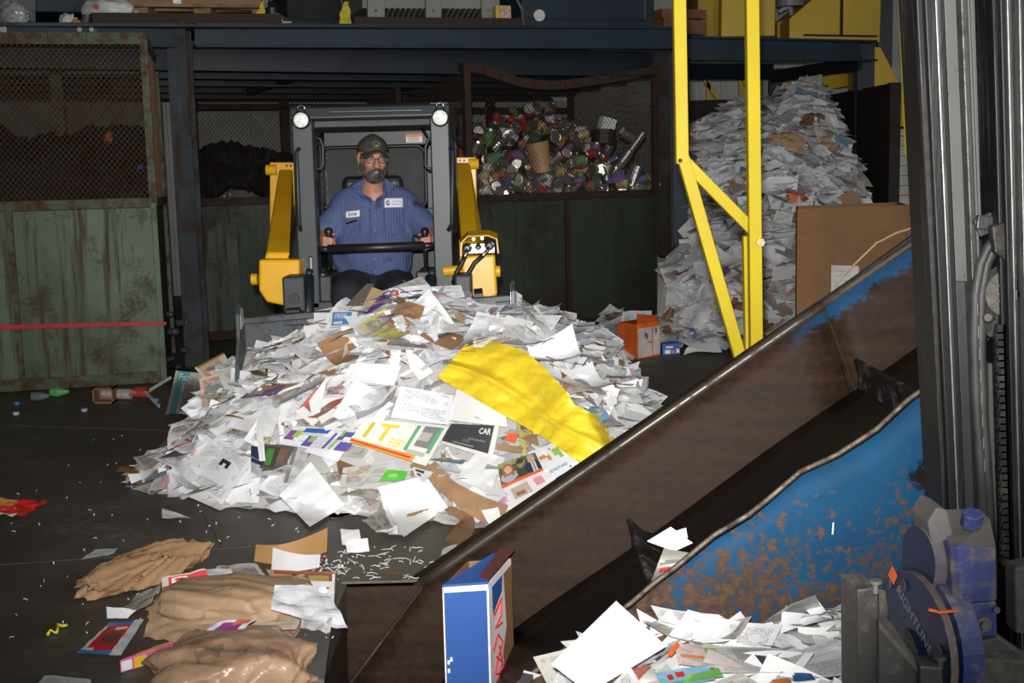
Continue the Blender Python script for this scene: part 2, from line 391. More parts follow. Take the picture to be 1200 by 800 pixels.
for px, v in ((2,35),(93,35),(107,35),(316,36),(329,36),(416,37),(427,37),(613,41),(625,41)):
    b = MB(); c = bp(px, v); n_ = np.array((.02,-.05,0)); b.cyl(c, c + n_*.25, .036, 16); b.cyl(c + n_*.25, c + n_*.5, .02, 6)
    b.build('bolt', M_bolt, ez)
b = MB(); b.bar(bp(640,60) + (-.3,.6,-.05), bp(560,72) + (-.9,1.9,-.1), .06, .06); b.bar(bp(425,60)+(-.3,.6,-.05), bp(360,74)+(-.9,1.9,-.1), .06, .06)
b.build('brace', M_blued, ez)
# second frame to the right, over the paper bunker
e2 = empty('steel_platform', (3.0, 13.6, 0)); T(e2, 'small dark blue steel platform over the paper bunker at right', 'platform')
Y2 = lambda px: 12.6 + (px-806)/(1020-806)*.7
def bp2(px, v): return pt(px, v, Y2(px))
b = MB(); b.prism([bp2(806,70), bp2(1008,71), bp2(1008,49), bp2(806,44)], (0,.03,0))
for va, vb in ((70,71),(44,49)): b.bar(bp2(806,va), bp2(1024,vb), .14, .02)
b.build('beam', M_blueb, e2)
b = MB(); p, q = pt(806, 84, 14.3), pt(905, 84, 15.0); b.bar(p, q, .05, .18); b.build('joist', M_blued, e2)
b = MB(); b.bar(bp2(1008,74), pt(905, 90, 15.2), .05, .14); b.build('joist', M_blued, e2)
for px0, px1, v0, v1, Y in ((1005,1025,50,106,13.75),(903,918,80,230,15.3)): post_px(px0, px1, v0, v1, Y, .18, m_=M_blued, root=e2)
# ---------------------------------------------------------------- caged bins
def wire_net(b, P, U, V, cw=.078, ch=.046, r=.0040, warp=None):
    """expanded metal: zigzag strands between P, P+U, P+U+V, P+V"""
    P, U, V = (np.asarray(q, float) for q in (P, U, V)); LU, LV = np.linalg.norm(U), np.linalg.norm(V)
    nu, nv = max(2, int(LU/cw)), max(2, int(LV/ch)); nrm = np.cross(U, V); nrm /= np.linalg.norm(nrm); vh = V/LV
    def q(i, j):
        s, t = i/(2*nu), j/(2*nv); p = P + U*s + V*t
        return p + (warp(s, t) if warp else 0)
    for j in range(nv):
        for sgn in (0, 1):
            pts = [q(i, 2*j + (1 + (1 if (i + sgn) % 2 else -1))) if True else 0 for i in range(2*nu + 1)]
            Vv = []; 
            for p in pts: Vv += [p - vh*r - nrm*r*.4, p + vh*r - nrm*r*.4, p + nrm*r*1.2]
            n = len(pts); Fs = []
            for i in range(n - 1):
                for k in range(3): Fs.append((i*3+k, i*3+(k+1)%3, (i+1)*3+(k+1)%3, (i+1)*3+k))
            b.add(Vv, Fs)
    return b
UP = np.array((0,0,1.0))
def cage_bin(name, label, A, B_, D, zr, ztops, m_panel, m_frame, m_mesh, seams, gussets, midposts=(), rail_m=None):
    """A, B_: front bottom corners, D: depth vector, zr: rail height, ztops: [(s, z)] profile of the top rail"""
    A, B_, D = (np.asarray(q, float) for q in (A, B_, D)); Uv = B_ - A; root = empty(name, (A + B_ + D)/2); T(root, label, 'bin'); RW = .0042 if m_mesh is M_mesh else .0024
    zt = lambda s: float(np.interp(s, [q[0] for q in ztops], [q[1] for q in ztops]))
    nrm = np.cross(Uv, UP); nrm /= np.linalg.norm(nrm)               # points to the camera
    du = Uv/np.linalg.norm(Uv)
    ed = [0] + list(seams) + [1]
    for s0, s1 in zip(ed[:-1], ed[1:]):                              # the front's steel doors
        p, q = A + Uv*(s0 + .004) + UP*.09, A + Uv*(s1 - .004) + UP*.09; h = zr - .09 - .04
        # a pressed sheet, shallow pyramid folds towards its lower middle
        nu, nv = 10, 8; uv = grid_uv(nu, nv)
        P = np.array([p + (q-p)*u + UP*h*v + nrm*(.02*max(0, 1 - abs(u-.5)*2 - max(0,(v-.55))*0)*min(1, (1-v)*2.2) + .004*math.sin(9*u+5*v)) for u, v in uv])
        mkobj('door_panel', P, grid_faces(nu, nv), m_panel, root, solid=.012)
        for cx in gussets:
            if s0 <= cx[0] <= s1:
                g_ = A + Uv*cx[0]; w = Uv*cx[1]; top = UP*(zr - .07)
                b = MB(); b.prism([g_ + top + nrm*.02, g_ + w + top + nrm*.02, g_ + w*(.05 if cx[2] > 0 else .95) + UP*(zr - .07 - .55) + nrm*.02], -nrm*.008); b.build('gusset', m_panel, root)
    for s in ed:                                                     # stiles and sill
        b = MB(); c = A + Uv*s; b.bar(c + UP*.03 + nrm*.012, c + UP*zr + nrm*.012, .045, .05, up=nrm); b.build('stile', m_frame if 0 < s < 1 else m_panel, root, bevel=.004)
    b = MB(); b.bar(A + UP*.05, B_ + UP*.05, .06, .09); b.build('sill', m_frame, root, bevel=.006)
    b = MB(); b.bar(A + UP*zr, B_ + UP*zr, .07, .075); b.build('rail', m_frame, root, bevel=.006)
    for s in (0, 1):                                                 # sides, sheet below and net above
        c = A + Uv*s
        b = MB(); b.prism([c + UP*.05, c + D + UP*.05, c + D + UP*zr, c + UP*zr], du*(.012 if s == 0 else -.012)); b.build('side_panel', m_panel, root)
        b = MB(); b.bar(c + UP*zr, c + D + UP*zr, .06, .06); b.build('side_rail', m_frame, root); b = MB(); b.bar(c + UP*zt(s), c + D + UP*(zt(s)-.05), .06, .06); b.build('side_rail', m_frame, root)
        b = MB(); wire_net(b, c + UP*zr, D, UP*(zt(s)-zr), r=RW); stuff(b.build('side_net', m_mesh, root))
        b = MB(); b.bar(c + UP*zr, c + UP*zt(s), .06, .06, up=nrm); b.build('corner_post', rail_m or m_frame, root, bevel=.004)
        b = MB(); b.bar(c + D + UP*.05, c + D + UP*zt(s), .06, .06, up=nrm); b.build('corner_post', m_frame, root)
    b = MB(); b.prism([A + D + UP*.05, B_ + D + UP*.05, B_ + D + UP*zr, A + D + UP*zr], nrm*.012); b.build('back_panel', m_panel, root)
    b = MB(); wire_net(b, A + D + UP*zr, Uv, UP*(zt(.5)-zr), r=RW); stuff(b.build('back_net', m_mesh, root))
    b = MB(); b.bar(A + D + UP*(zt(.5)-.12), B_ + D + UP*(zt(.5)-.12), .05, .06); b.bar(A + D*1.0 + Uv*.5 + UP*zr, A + D + Uv*.5 + UP*zt(.5), .1, .05, up=nrm); b.build('back_rail', m_frame, root)
    ss = np.linspace(0, 1, 13); b = MB()
    for s0, s1 in zip(ss[:-1], ss[1:]): b.bar(A + Uv*s0 + UP*zt(s0), A + Uv*(s1+.004) + UP*zt(s1), .07, .085)
    b.build('top_rail', rail_m or m_frame, root)
    for s in midposts:
        b = MB(); b.bar(A + Uv*s + UP*zr + nrm*.03, A + Uv*s + UP*(zt(s)+.03) + nrm*.03, .065, .05, up=nrm); b.build('middle_post', rail_m or m_frame, root, bevel=.004)
    b = MB()
    wire_net(b, A + UP*(zr+.03), Uv, UP*(zt(.5)-zr-.03), r=RW, warp=lambda s, t: UP*(t*(zt(s)-zt(.5))))
    stuff(b.build('wire_net', m_mesh, root))
    return root
a1, b1 = pg(-70, 464), pg(193, 448)
zr1 = pt(180, 237, b1[1])[2]; zt1 = pt(150, 46, b1[1])[2]
cage_bin('cage_bin', 'pale green rusty cage bin at far left with a red strap across', a1, b1, (-.3, 1.35, 0), zr1, [(0, zt1),(1, zt1)], M_green, M_framegr, M_mesh, (.36,), ((.42,.2,-1),(.78,.2,1)), (), M_framegr)
# red strap across it
b = MB(); nn = np.array(((b1-a1)[1], -(b1-a1)[0], 0)); nn /= np.linalg.norm(nn)
for dz, t in ((0, 0), (.022, .004)):
    p, q = pt(-60, 386, a1[1]-.05), pt(195, 379, b1[1]-.05); b.bar(p + UP*dz*.9 + nn*.02, q + UP*dz*.4 + nn*.02, .018, .006, up=nn)
T(b.build('strap', mat('red_strap', (.50,.008,.02), .6)), 'thin red strap stretched across the pale green bin', 'strap')
# hidden-bottom bins further back
a2, b2 = pt(231, 235, 12.0), pt(470, 232, 12.9); z2 = (a2[2] + b2[2])/2
z_of = lambda px, v, Y: pt(px, v, Y)[2]
cage_bin('cage_bin', 'dark green cage bin behind the loader, left of the can bin', (a2[0],a2[1],0), (b2[0],b2[1],0), (-.5, 2.0, 0), z2,
  [(0, z_of(232,85,12.0)), (.1, z_of(250,88,12.1)), (.3, z_of(300,95,12.3)), (.55, z_of(360,96,12.45)), (.8, z_of(420,92,12.7)), (1, z_of(468,86,12.9))], M_greend, M_rustd, M_meshd, (.35,), ((.05,.18,-1),(.5,.2,1)))
a3, b3 = pt(549, 231, 11.8), pt(768, 228, 12.8); z3 = (a3[2] + b3[2])/2
D3 = np.array((-.75, 2.1, 0))
cage_bin('cage_bin', 'dark green cage bin heaped with crushed food cans', (a3[0],a3[1],0), (b3[0],b3[1],0), D3, z3,
  [(0, z_of(548,78,11.8)), (.08, z_of(565,82,11.9)), (.28, z_of(610,98,12.1)), (.45, z_of(645,101,12.25)), (.75, z_of(712,92,12.55)), (1, z_of(768,82,12.8))], M_greend, M_rustd, M_meshd, (.5,), ((.08,.2,-1),), (0.0,), M_rust)
# a lidless pallet of dark scrap behind the loader, inside the left-hand bins
def heapfn(name, poly, zf, base, m_, label, cat, dens=26):
    V, Fs = [], []
    pass
# ---------------------------------------------------------------- bunker for mixed paper
e3 = empty('paper_bunker', (2.6, 14.6, 0)); T(e3, 'dark steel bunker walls holding the mixed paper pile', 'bunker')
n0, n1 = pt(1046, 97, 12.8), pt(962, 113, 15.3); bl = pt(806, 118, 15.3)
b = MB(); b.prism([(n0[0],n0[1],0), (n1[0],n1[1],0), (n1[0],n1[1],n1[2]), tuple(n0)], (.06,.02,0)); b.build('side_panel', M_bunk, e3)
b = MB(); b.prism([(bl[0]-.2,bl[1],0), (n1[0],n1[1],0), tuple(n1), (bl[0]-.2,bl[1],bl[2])], (0,.06,0)); b.build('back_panel', M_bunk, e3)
b = MB(); b.box((n0[0]-.04,n0[1]-.06,0),(n0[0]+.07,n0[1]+.05,n0[2])); b.build('end_post', M_bunk, e3)
b = MB(); q = n1*.45 + n0*.55; b.bar((q[0]-.02,q[1],0),(q[0]-.02,q[1],q[2]), .02, .05); b.build('seam_bar', M_bunk, e3)
lw0, lw1 = pt(772, 150, 12.9), pt(806, 118, 15.3); b = MB(); b.prism([(lw0[0],lw0[1],0), (lw1[0],lw1[1],0), (lw1[0],lw1[1],2.7), (lw0[0],lw0[1],2.7)], (-.05,.01,0)); b.build('side_panel', M_bunk, e3)
b = MB(); b.prism([(lw0[0]-.05,lw0[1],0), (pt(806,150,12.9)[0]+.02,lw0[1],0), (pt(806,150,12.9)[0]+.02,lw0[1],2.9), (lw0[0]-.05,lw0[1],2.9)], (0,.03,0)); b.build('front_panel', M_bunk, e3)
# yellow braces on the wall behind
e4 = empty('wall_brace', pt(850, 100, 15.9)); T(e4, 'yellow diagonal braces on the pale wall above the paper', 'brace')
for A, B_ in (((823,90),(855,118)), ((830,95),(830,118)), ((868,90),(868,118)), ((868,90),(900,118))):
    b = MB(); b.bar(pt(A[0],A[1],16.0), pt(B_[0],B_[1]+18,16.0), .05, .05); b.build('brace_bar', M_yelm, e4)
# yellow baler hopper up on the platform
e5 = empty('baler_hopper', pt(980, 60, 14.6)); T(e5, 'large yellow machine hopper standing above the paper bunker', 'machine')
def px_slab(poly, Y, d, name, m_, root, lbl=None):
    b = MB(); b.prism([pt(x, v, Y) for x, v in poly], (0, d, 0)); return b.build(name, m_, root, bevel=.008)
px_slab([(845,43),(908,42),(910,-70),(847,-70)], 13.9, 1.0, 'cabinet', M_yelm, e5)
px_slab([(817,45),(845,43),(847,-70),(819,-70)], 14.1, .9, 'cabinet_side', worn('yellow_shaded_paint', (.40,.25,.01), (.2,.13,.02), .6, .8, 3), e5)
px_slab([(911,52),(925,52),(925,22),(911,26)], 14.9, .6, 'duct', M_yelm, e5)
px_slab([(925,46),(1031,50),(1035,-70),(962,-70),(960,-8),(925,22)], 14.4, 1.5, 'hopper', M_yelm, e5)
px_slab([(1022,55),(1032,55),(1062,112),(1062,152),(1022,152)], 14.0, 1.0, 'chute', M_yelm, e5)
px_slab([(951,90),(1003,82),(1010,98),(965,106)], 15.2, .3, 'chute_lip', M_yelm, e5)
b = MB(); b.bar(pt(942,41,14.38), pt(1028,42.5,14.38), .02, .02); b.build('weld_bead', M_rustd, e5)
b = MB(); b.bar(pt(987,-30,14.38), pt(986,42,14.38), .03, .02); b.build('weld_bead', M_rustd, e5)
b = MB(); b.cyl(pt(926,-12,14.6), pt(926,8,14.6), .16, 14); b.cyl(pt(926,8,14.6), pt(928,18,14.6), .03, 8); b.bar(pt(912,14,14.6), pt(945,-4,14.6), .04, .04); b.build('motor', mat('motor_grey', (.2,.2,.2), .5), e5)
# dark upright and pale blocks at the right end
b = MB(); p = pt(1040, 60, 15.6); b.box((p[0]-.12,p[1],0),(p[0]+.06,p[1]+.1,4.5)); T(b.build('column', mat('grey_column', (.05,.05,.05), .6)), 'dark grey upright column right of the yellow hopper', 'column')
ew = empty('block_pier', pt(1066, 270, 13.9)*np.array((1,1,0))); T(ew, 'pale block pier behind the yellow guard rail at right', 'pier')
b = MB(); p, q = pt(1050, 250, 14), pt(1095, 160, 14); zz = pt(1060, 158, 14)[2]
for r_ in range(24):
    z0 = r_*.11
    if z0 > zz: break
    o_ = MB(); off = .0 if r_ % 2 else -.16
    for k in range(3):
        x0 = max(p[0], p[0] + off + k*.32); x1 = min(q[0], p[0] + off + (k+1)*.32 - .008)
        if x1 > x0 + .01: 
            o_ = MB(); o_.box((x0, 14.0, z0), (x1, 14.3, z0 + .102)); o_.build('block', M_wallw, ew)
# ---------------------------------------------------------------- conveyor
def conv_mat(name, near):
    mm, nt, b = nodes(name); g = G(nt)
    pos = g.n('ShaderNodeNewGeometry').outputs['Position']; sp = g.n('ShaderNodeSeparateXYZ'); g.l(pos, sp.inputs[0])
    mp = g.n('ShaderNodeMapping'); g.l(pos, mp.inputs[0]); mp.inputs['Rotation'].default_value = (0, math.radians(33.5), 0); mp.inputs['Scale'].default_value = (2.2, 6, 22)
    st = g.noise(mp.outputs[0], 1.0, 5, .6); fine = g.noise(pos, 38, 5, .7); big = g.noise(pos, 4, 5, .6)
    if not near:
        f = g.math('ADD', g.math('MULTIPLY', st, .55), g.math('MULTIPLY', fine, .45))
        col = g.mix(g.ramp(f, .34, .68), (.0105,.0056,.0034), (.043,.0225,.013))
        col = g.mix(g.math('MULTIPLY', g.ramp(big, .60, .72), .6), col, (.016,.010,.008))
        # blue paint left under the upper edge where no load rubs
        h = g.math('SUBTRACT', sp.outputs[2], g.math('MULTIPLY_ADD', sp.outputs[0], .6784, .248))
        k = g.math('MULTIPLY', g.ramp(g.math('ADD', h, g.math('MULTIPLY_ADD', f, .22, -.11)), -.085, -.05), g.ramp(sp.outputs[0], 1.02, 1.16))
        col = g.mix(k, col, (.012,.055,.125)); rg = g.math('MULTIPLY_ADD', f, .25, .48)
    else:
        f = g.math('ADD', g.math('MULTIPLY', big, .4), g.math('MULTIPLY', fine, .7))
        low = g.ramp(sp.outputs[2], .95, .25)
        f = g.math('ADD', f, g.math('MULTIPLY_ADD', low, .26, -.10))
        lft = g.ramp(sp.outputs[0], .42, .30); f = g.math('ADD', f, g.math('MULTIPLY', lft, .25))
        k = g.ramp(f, .60, .66)
        blue = g.mix(g.ramp(g.noise(pos, 3, 3), .35, .65), (.005,.062,.140), (.006,.040,.092))
        rust = g.mix(g.ramp(fine, .35, .65), (.030,.018,.013), (.095,.058,.038))
        col = g.mix(k, blue, rust); rg = g.math('MULTIPLY_ADD', k, .2, .66)
        # an oily black splash round the grease fitting
        d = g.n('ShaderNodeVectorMath', operation='DISTANCE'); g.l(pos, d.inputs[0]); d.inputs[1].default_value = tuple(pt(1086, 556, 3.28))
        sx = g.ramp(g.math('ADD', d.outputs['Value'], g.math('MULTIPLY', g.noise(pos, 40, 3), .09)), .105, .085)
        col = g.mix(sx, col, (.006,.006,.007))
    g.l(col, b.inputs['Base Color']); g.l(rg, b.inputs['Roughness']); b.inputs['Specular IOR Level'].default_value = .14 if near else .12
    g.bump(f, .25, .006, b); return mm
M_conv = conv_mat('conveyor_worn_steel', False); M_convb = conv_mat('conveyor_blue_sheet', True)
M_belt = worn('belt_rubber', (.0045,.0045,.005), (.03,.03,.03), .68, .82, 3, None, .38, 0, .15, 50, None, .5)
M_cleat = worn('cleat_rubber', (.010,.010,.011), (.16,.155,.15), .5, .7, 9, None, .5, 0, .2)
M_edge = worn('polished_edge', (.08,.066,.055), (.045,.028,.02), .5, .66, 14, None, .36, .5, .1)
M_flange = worn('flange_blue', (.014,.042,.072), (.04,.03,.026), .45, .6, 8, None, .5)
ec = empty('conveyor', (.9, 4.1, 0)); T(ec, 'inclined steel conveyor with worn brown side wall and black belt', 'conveyor')
top = lambda x: .6784*x + .2427
bel = lambda x: max(-.42, .6968*x - .157)
YT, YBt = 4.60, 4.50
x9 = 2.5
def wall_plate(x0, x1, xb0, xb1, name):
    pts = [(x0, YT, top(x0)), (x1, YT, top(x1)), (xb1, YBt, bel(xb1) - .08), (xb0, YBt, bel(xb0) - .08)]
    n = 14; V = []; Fs = grid_faces(n, 5)
    for j in range(6):
        for i in range(n+1):
            s = i/n; t = j/5; A = np.array(pts[0])*(1-s) + np.array(pts[1])*s; xb = pts[3][0]*(1-s) + pts[2][0]*s; B_ = np.array((xb, YBt, bel(xb) - .08))
            p = A*(1-t) + B_*t; p = p + (0, .012*noise(p[None], 3)[0], 0); V.append(p)
    o = mkobj(name, V, Fs, M_conv, ec, True, solid=.02)
xs = 1.165
wall_plate(-.36, xs - .002, -.75, 1.26, 'side_plate'); wall_plate(xs + .002, x9, 1.265, x9, 'side_plate')
# the skirt that drops into the pit, with its welded seam
b = MB(); b.prism([(pitx,YT-.005,-.01),(-.36,YT-.005,-.01),(-.75,YBt,-.55),(-.9,YBt+.02,-.9),(pitx,YBt+.02,-.9)], (0,.012,0)); b.build('pit_skirt', M_conv, ec)
b = MB(); b.bar(np.array((-.36,YT-.012,top(-.36))), np.array((-.76,YBt-.01,-.5)), .008, .008); b.build('weld_seam', M_edge, ec)
b = MB(); b.bar((xs,YT-.012,top(xs)), (1.265,YBt-.012,bel(1.265)), .007, .006); b.build('weld_seam', M_edge, ec)
b = MB(); P = [np.array((x, YT-.004, top(x)+.004)) for x in np.linspace(-.37, xs, 16)]; b.tube(P, .021, 8); b.build('rolled_edge', M_edge, ec, True)
b = MB(); P = [np.array((x, YT-.002, top(x)+.002)) for x in np.linspace(xs, x9, 10)]; b.tube(P, .016, 8); b.build('rolled_edge', worn('upper_edge_rust', (.05,.033,.024), (.09,.06,.05), .45, .7, 9, None, .45), ec, True)
b = MB(); b.prism([(-.40,YT,top(-.37)),(xs,YT,top(xs)),(xs,YT+.075,top(xs)+.012),(-.44,YT+.075,top(-.40)+.012)], (0,0,-.014)); b.build('outer_lip', M_conv, ec)
b = MB(); b.prism([(.55,YT+.005,top(.55)-.012),(x9,YT+.005,top(x9)-.012),(x9,YT+.07,top(x9)+.012),(.75,YT+.07,top(.75)+.012)], (0,.0,-.02)); b.build('flange', M_flange, ec)
b = MB(); b.prism([(xs-.08,YT+.05,top(xs-.1)-.01),(xs+.06,YT+.05,top(xs+.04)+.02),(x9,YT+.05,top(x9)+.045),(x9,YT+.05,top(x9)-.05)], (0,.03,0)); b.build('flange_lip', M_flange, ec)
# belt with cross cleats
n = 26; X = np.linspace(-.72, x9, n+1); V = []; 
for y in (3.32, 3.6, 4.0, 4.3, YBt-.005):
    for x in X: V.append((x, y, bel(x) + .006*math.sin(7*x + 3*y)))
mkobj('belt', V, grid_faces(n, 4), M_belt, ec, True, solid=.02)
nb = np.array((-.555, 0, .832)); tb = np.array((.832, 0, .555))
for xc in (.47, 1.31, 2.1):
    b = MB(); V = []; base = np.array((xc, 0, bel(xc)))
    for y in (YBt-.01, 3.33):
        o_ = base + (0, y, 0); V += [o_ - tb*.05, o_ + nb*.05 - tb*.02, o_ + nb*.11 + tb*.0, o_ + nb*.105 + tb*.016, o_ + nb*.04 + tb*.03, o_ + tb*.06]
    b.add(V, [tuple(range(5,-1,-1)), tuple(range(6,12))] + [(k,(k+1)%6,6+(k+1)%6,6+k) for k in range(6)]); b.build('cleat', M_cleat, ec, bevel=.006)
# near side sheet, dented along its top edge
tp = [(560,842),(600,812),(655,772),(700,740),(740,712),(768,688),(795,668),(838,632),(880,607),(905,587),(940,557),(985,536),(1030,507),(1070,470),(1100,450),(1200,385)]
Tp = np.array([pt(x, v, 3.28) for x, v in tp]); ss = np.linspace(0, len(tp)-1, 61)
def TPx(s): return np.stack([np.interp(s, range(len(tp)), Tp[:, k]) for k in range(3)], -1)
V = []; nv = 10
for j in range(nv+1):
    t = j/nv
    for s in ss:
        p = TPx(s); zb = -.05; q = np.array((p[0] + (0 if p[0] > .4 else 0), 3.28 - .04*t, p[2]*(1-t) + zb*t))
        q[1] += .009*noise(np.array([[p[0], 0, q[2]]]), 5)[0] 
        V.append(q)
mkobj('outer_side_sheet', np.array(V), grid_faces(60, nv), M_convb, ec, True, solid=.012)
b = MB(); b.tube([TPx(s) + (0, .028, .003) for s in ss], .0075, 6); b.build('torn_edge', worn('torn_edge_steel', (.16,.13,.10), (.05,.03,.02), .45, .6, 20, None, .45, .2), ec, True)
# grease fitting with a thin rusty wire
b = MB(); c = pt(1087, 552, 3.245); b.cyl(c, c + (0,-.03,0), .012, 8); b.cyl(c + (-.012,0,.01), c + (.012,-.025,-.01), .006, 6); b.build('grease_fitting', M_cleat, ec)
b = MB(); b.tube([pt(x, v, 3.24) for x, v in ((1079,468),(1082,490),(1088,515),(1090,540),(1087,552))], .004, 5); b.build('thin_wire', mat('copper_wire', (.14,.05,.03), .6), ec, True)
b = MB(); c = pt(976, 619, 3.24); b.obox(c, (.002,0,.0), (0,.001,0), (.001,0,.016)); b.build('paint_fleck', mat('white_fleck', (.7,.7,.66), .7), ec)
# a bent wire tied to the upper edge
b = MB(); P = [pt(x, v, 4.68) for x, v in ((978,335),(1000,311),(1028,284),(1031,283),(1050,273),(1085,262))]; b.tube(P, .004, 5)
T(b.build('tie_wire', mat('tie_wire_metal', (.42,.33,.2), .45, .5)), 'thin bent wire running along the conveyor upper edge', 'wire')
# ---------------------------------------------------------------- yellow guard over the conveyor
eg = empty('guard_frame', (1.2, 4.95, 0)); T(eg, 'yellow square-tube guard frame standing at the conveyor far side', 'guard frame')
def tubebar(P, w, name, root, Y):
    b = MB(); pts_ = [pt(x, v, Y) for x, v in P]
    for p, q in zip(pts_[:-1], pts_[1:]): b.bar(p, q, w, w*1.1, up=(0,1,0))
    return b.build(name, M_yel, root, bevel=.004)
tubebar([(790,-330),(799,192)], .05, 'post', eg, 4.98); tubebar([(800,184),(872,436)], .048, 'slanted_leg', eg, 4.98)
tubebar([(876.9,-330),(886,436)], .050, 'post', eg, 4.96); tubebar([(876.5,276),(879.5,436)], .045, 'post', eg, 5.03)
tubebar([(803,190),(884,272)], .046, 'diagonal_brace', eg, 4.99)
b = MB(); c = pt(891, 284, 4.93); b.cyl(c + (0,.03,0), c + (0,-.012,0), .018, 6); b.cyl(c + (0,-.012,0), c + (0,-.03,0), .011, 10); b.build('bolt', mat('brass_bolt', (.35,.29,.17), .35, .8), eg)
b = MB(); c = pt(797, 188, 4.95); b.cyl(c, c + (0,-.012,0), .008, 8); b.build('rivet', M_rust, eg)
eg2 = empty('guard_frame', (1.15, 3.5, 0)); T(eg2, 'yellow bent guard post right beside the black mast', 'guard frame')
tubebar([(1051,-330),(1073,182)], .046, 'post', eg2, 3.5); tubebar([(1073,176),(1094,330)], .042, 'slanted_leg', eg2, 3.5)
# ---------------------------------------------------------------- forklift mast
M_mast = worn('mast_black', (.008,.008,.009), (.030,.027,.025), .6, .76, 7, (30,30,1.0), .5, 0, .2, 60, None, .25)
M_mgrey = worn('mast_grey', (.095,.094,.09), (.024,.024,.024), .60, .70, 30, None, .6, .1, .3, 70, (.072,.072,.070), .2)
M_mgry2 = worn('mast_grey_dark', (.045,.045,.046), (.018,.018,.018), .5, .7, 20, None, .45, .2, .2)
M_shine = mat('worn_bright_edge', (.15,.15,.145), .42, .5, .3, 20)
M_greasy = worn('greasy_iron', (.035,.034,.033), (.10,.09,.08), .5, .7, 18, None, .5, .5)
M_dust = worn('dusty_iron', (.09,.085,.075), (.15,.13,.11), .45, .65, 14, None, .7, .1)
em = empty('forklift_mast', (1.0, 2.75, 0)); T(em, 'tall black and grey forklift mast leaning at the right edge', 'mast')
YM = 2.62
def rail(t0, t1, b0, b1, Y, d, m_, name='rail', vt=-330, vb=860):
    """vertical bar: px t0..t1 at v=0, px b0..b1 at v=600"""
    L = lambda a, c, v: a + (c - a)*v/600
    P = [pt(L(t0,b0,vb), vb, Y), pt(L(t1,b1,vb), vb, Y), pt(L(t1,b1,vt), vt, Y), pt(L(t0,b0,vt), vt, Y)]
    b = MB(); b.prism(P, (0, d, 0)); return b.build(name, m_, em, bevel=.003)
rail(1074,1084,1105,1113,YM+.02,.12,M_mast); rail(1084,1096,1113,1122,YM,.1,M_mast,'rail_flange'); rail(1096,1099,1122,1124,YM-.004,.03,M_shine,'worn_edge')
rail(1099,1107,1124,1132,YM+.03,.1,M_mast,'rail_web'); 
rail(1106,1127,1130,1150,YM+.06,.08,M_mgrey,'inner_channel',vb=330); rail(1106,1127,1130,1150,YM+.075,.06,M_mgry2,'inner_channel',vt=200)
rail(1126,1134,1150,1157,YM+.03,.08,M_mgry2,'inner_flange'); rail(1134,1137,1157,1160,YM+.026,.05,M_mgrey,'inner_edge',vb=420)
rail(1137,1163,1160,1188,YM+.10,.05,M_mgrey,'cylinder_cover',vb=275); rail(1152,1160,1170,1178,YM+.06,.04,M_mgry2,'cover_strip',vt=115,vb=280); rail(1160,1162,1178,1180,YM+.055,.02,M_shine,'strip_edge',vt=115,vb=280)
rail(1163,1172,1180,1190,YM-.02,.1,M_mast); rail(1172,1182,1188,1195,YM-.04,.1,M_mast,'rail_flange'); rail(1180,1183,1194,1196,YM-.046,.03,M_shine,'worn_edge')
rail(1183,1196,1196,1212,YM-.03,.12,M_mast,'rail_web'); rail(1194,1197,1205,1207,YM-.05,.03,M_shine,'worn_edge'); rail(1197,1230,1208,1245,YM-.04,.14,M_mast,'outer_rail')
rail(1104,1200,1132,1225,YM+.15,.02,M_mast,'back_plate')
# chain wheel, hose over it, leaf chain below
def disc(c, r, d, m_, name, root, ax=(0,1,0), n=28, spokes=0):
    b = MB(); ax = np.asarray(ax, float); ax /= np.linalg.norm(ax); c = np.asarray(c, float)
    P = [c - ax*d/2, c - ax*d/2, c + ax*d/2]; 
    b.tube([c - ax*d*.5, c - ax*d*.42, c - ax*d*.2, c + ax*d*.2, c + ax*d*.42, c + ax*d*.5], [r, r*1.0, r*.88, r*.88, r, r], n)
    return b.build(name, m_, root, False, bevel=.002)
cw = pt(1176, 342, YM+.02); disc(cw, .062, .045, M_greasy, 'pulley', em)
b = MB(); b.cyl(cw + (0,-.024,0), cw + (0,-.03,0), .05, 24); 
for k in range(10):
    a = k*PI/5; d = np.array((math.cos(a),0,math.sin(a))); b.bar(cw + d*.018 + (0,-.032,0), cw + d*.048 + (0,-.032,0), .004, .005, up=(0,1,0))
b.build('pulley_face', M_dust, em)
b = MB(); b.cyl(cw + (0,-.02,0), cw + (0,-.05,0), .014, 14); b.build('axle', M_shine, em)
b = MB(); b.prism([pt(x,v,YM-.03) for x,v in ((1163,265),(1184,258),(1192,292),(1196,340),(1180,345),(1178,305),(1166,296))], (0,.03,0)); b.build('bracket', M_greasy, em, bevel=.004)
b = MB(); b.bar(pt(1143,268,YM+.03), pt(1168,256,YM+.03), .02, .04); b.bar(pt(1144,260,YM+.02), pt(1172,262,YM+.02), .015, .03); b.build('clamp_plate', M_mgry2, em, bevel=.003)
b = MB()
for dx in (0, 7):
    P = [pt(x+dx, v, YM+.0) for x, v in ((1168,278),(1158,290),(1149,310),(1143,345),(1142,400),(1144,470),(1149,540),(1155,640))]; b.tube(P, .0115, 8)
b.build('hose', mat('hose_rubber', (.03,.03,.029), .6, 0, .4, 12), em, True)
b = MB()
for k in range(9):
    v = 330 + k*26; b.bar(pt(1144 + k*1.2, v, YM-.014), pt(1144.3 + k*1.2, v+14, YM-.014), .002, .002)
hp_ = b.build('hose_print', mat('hose_print_white', (.12,.12,.11), .6), em); stuff(hp_)
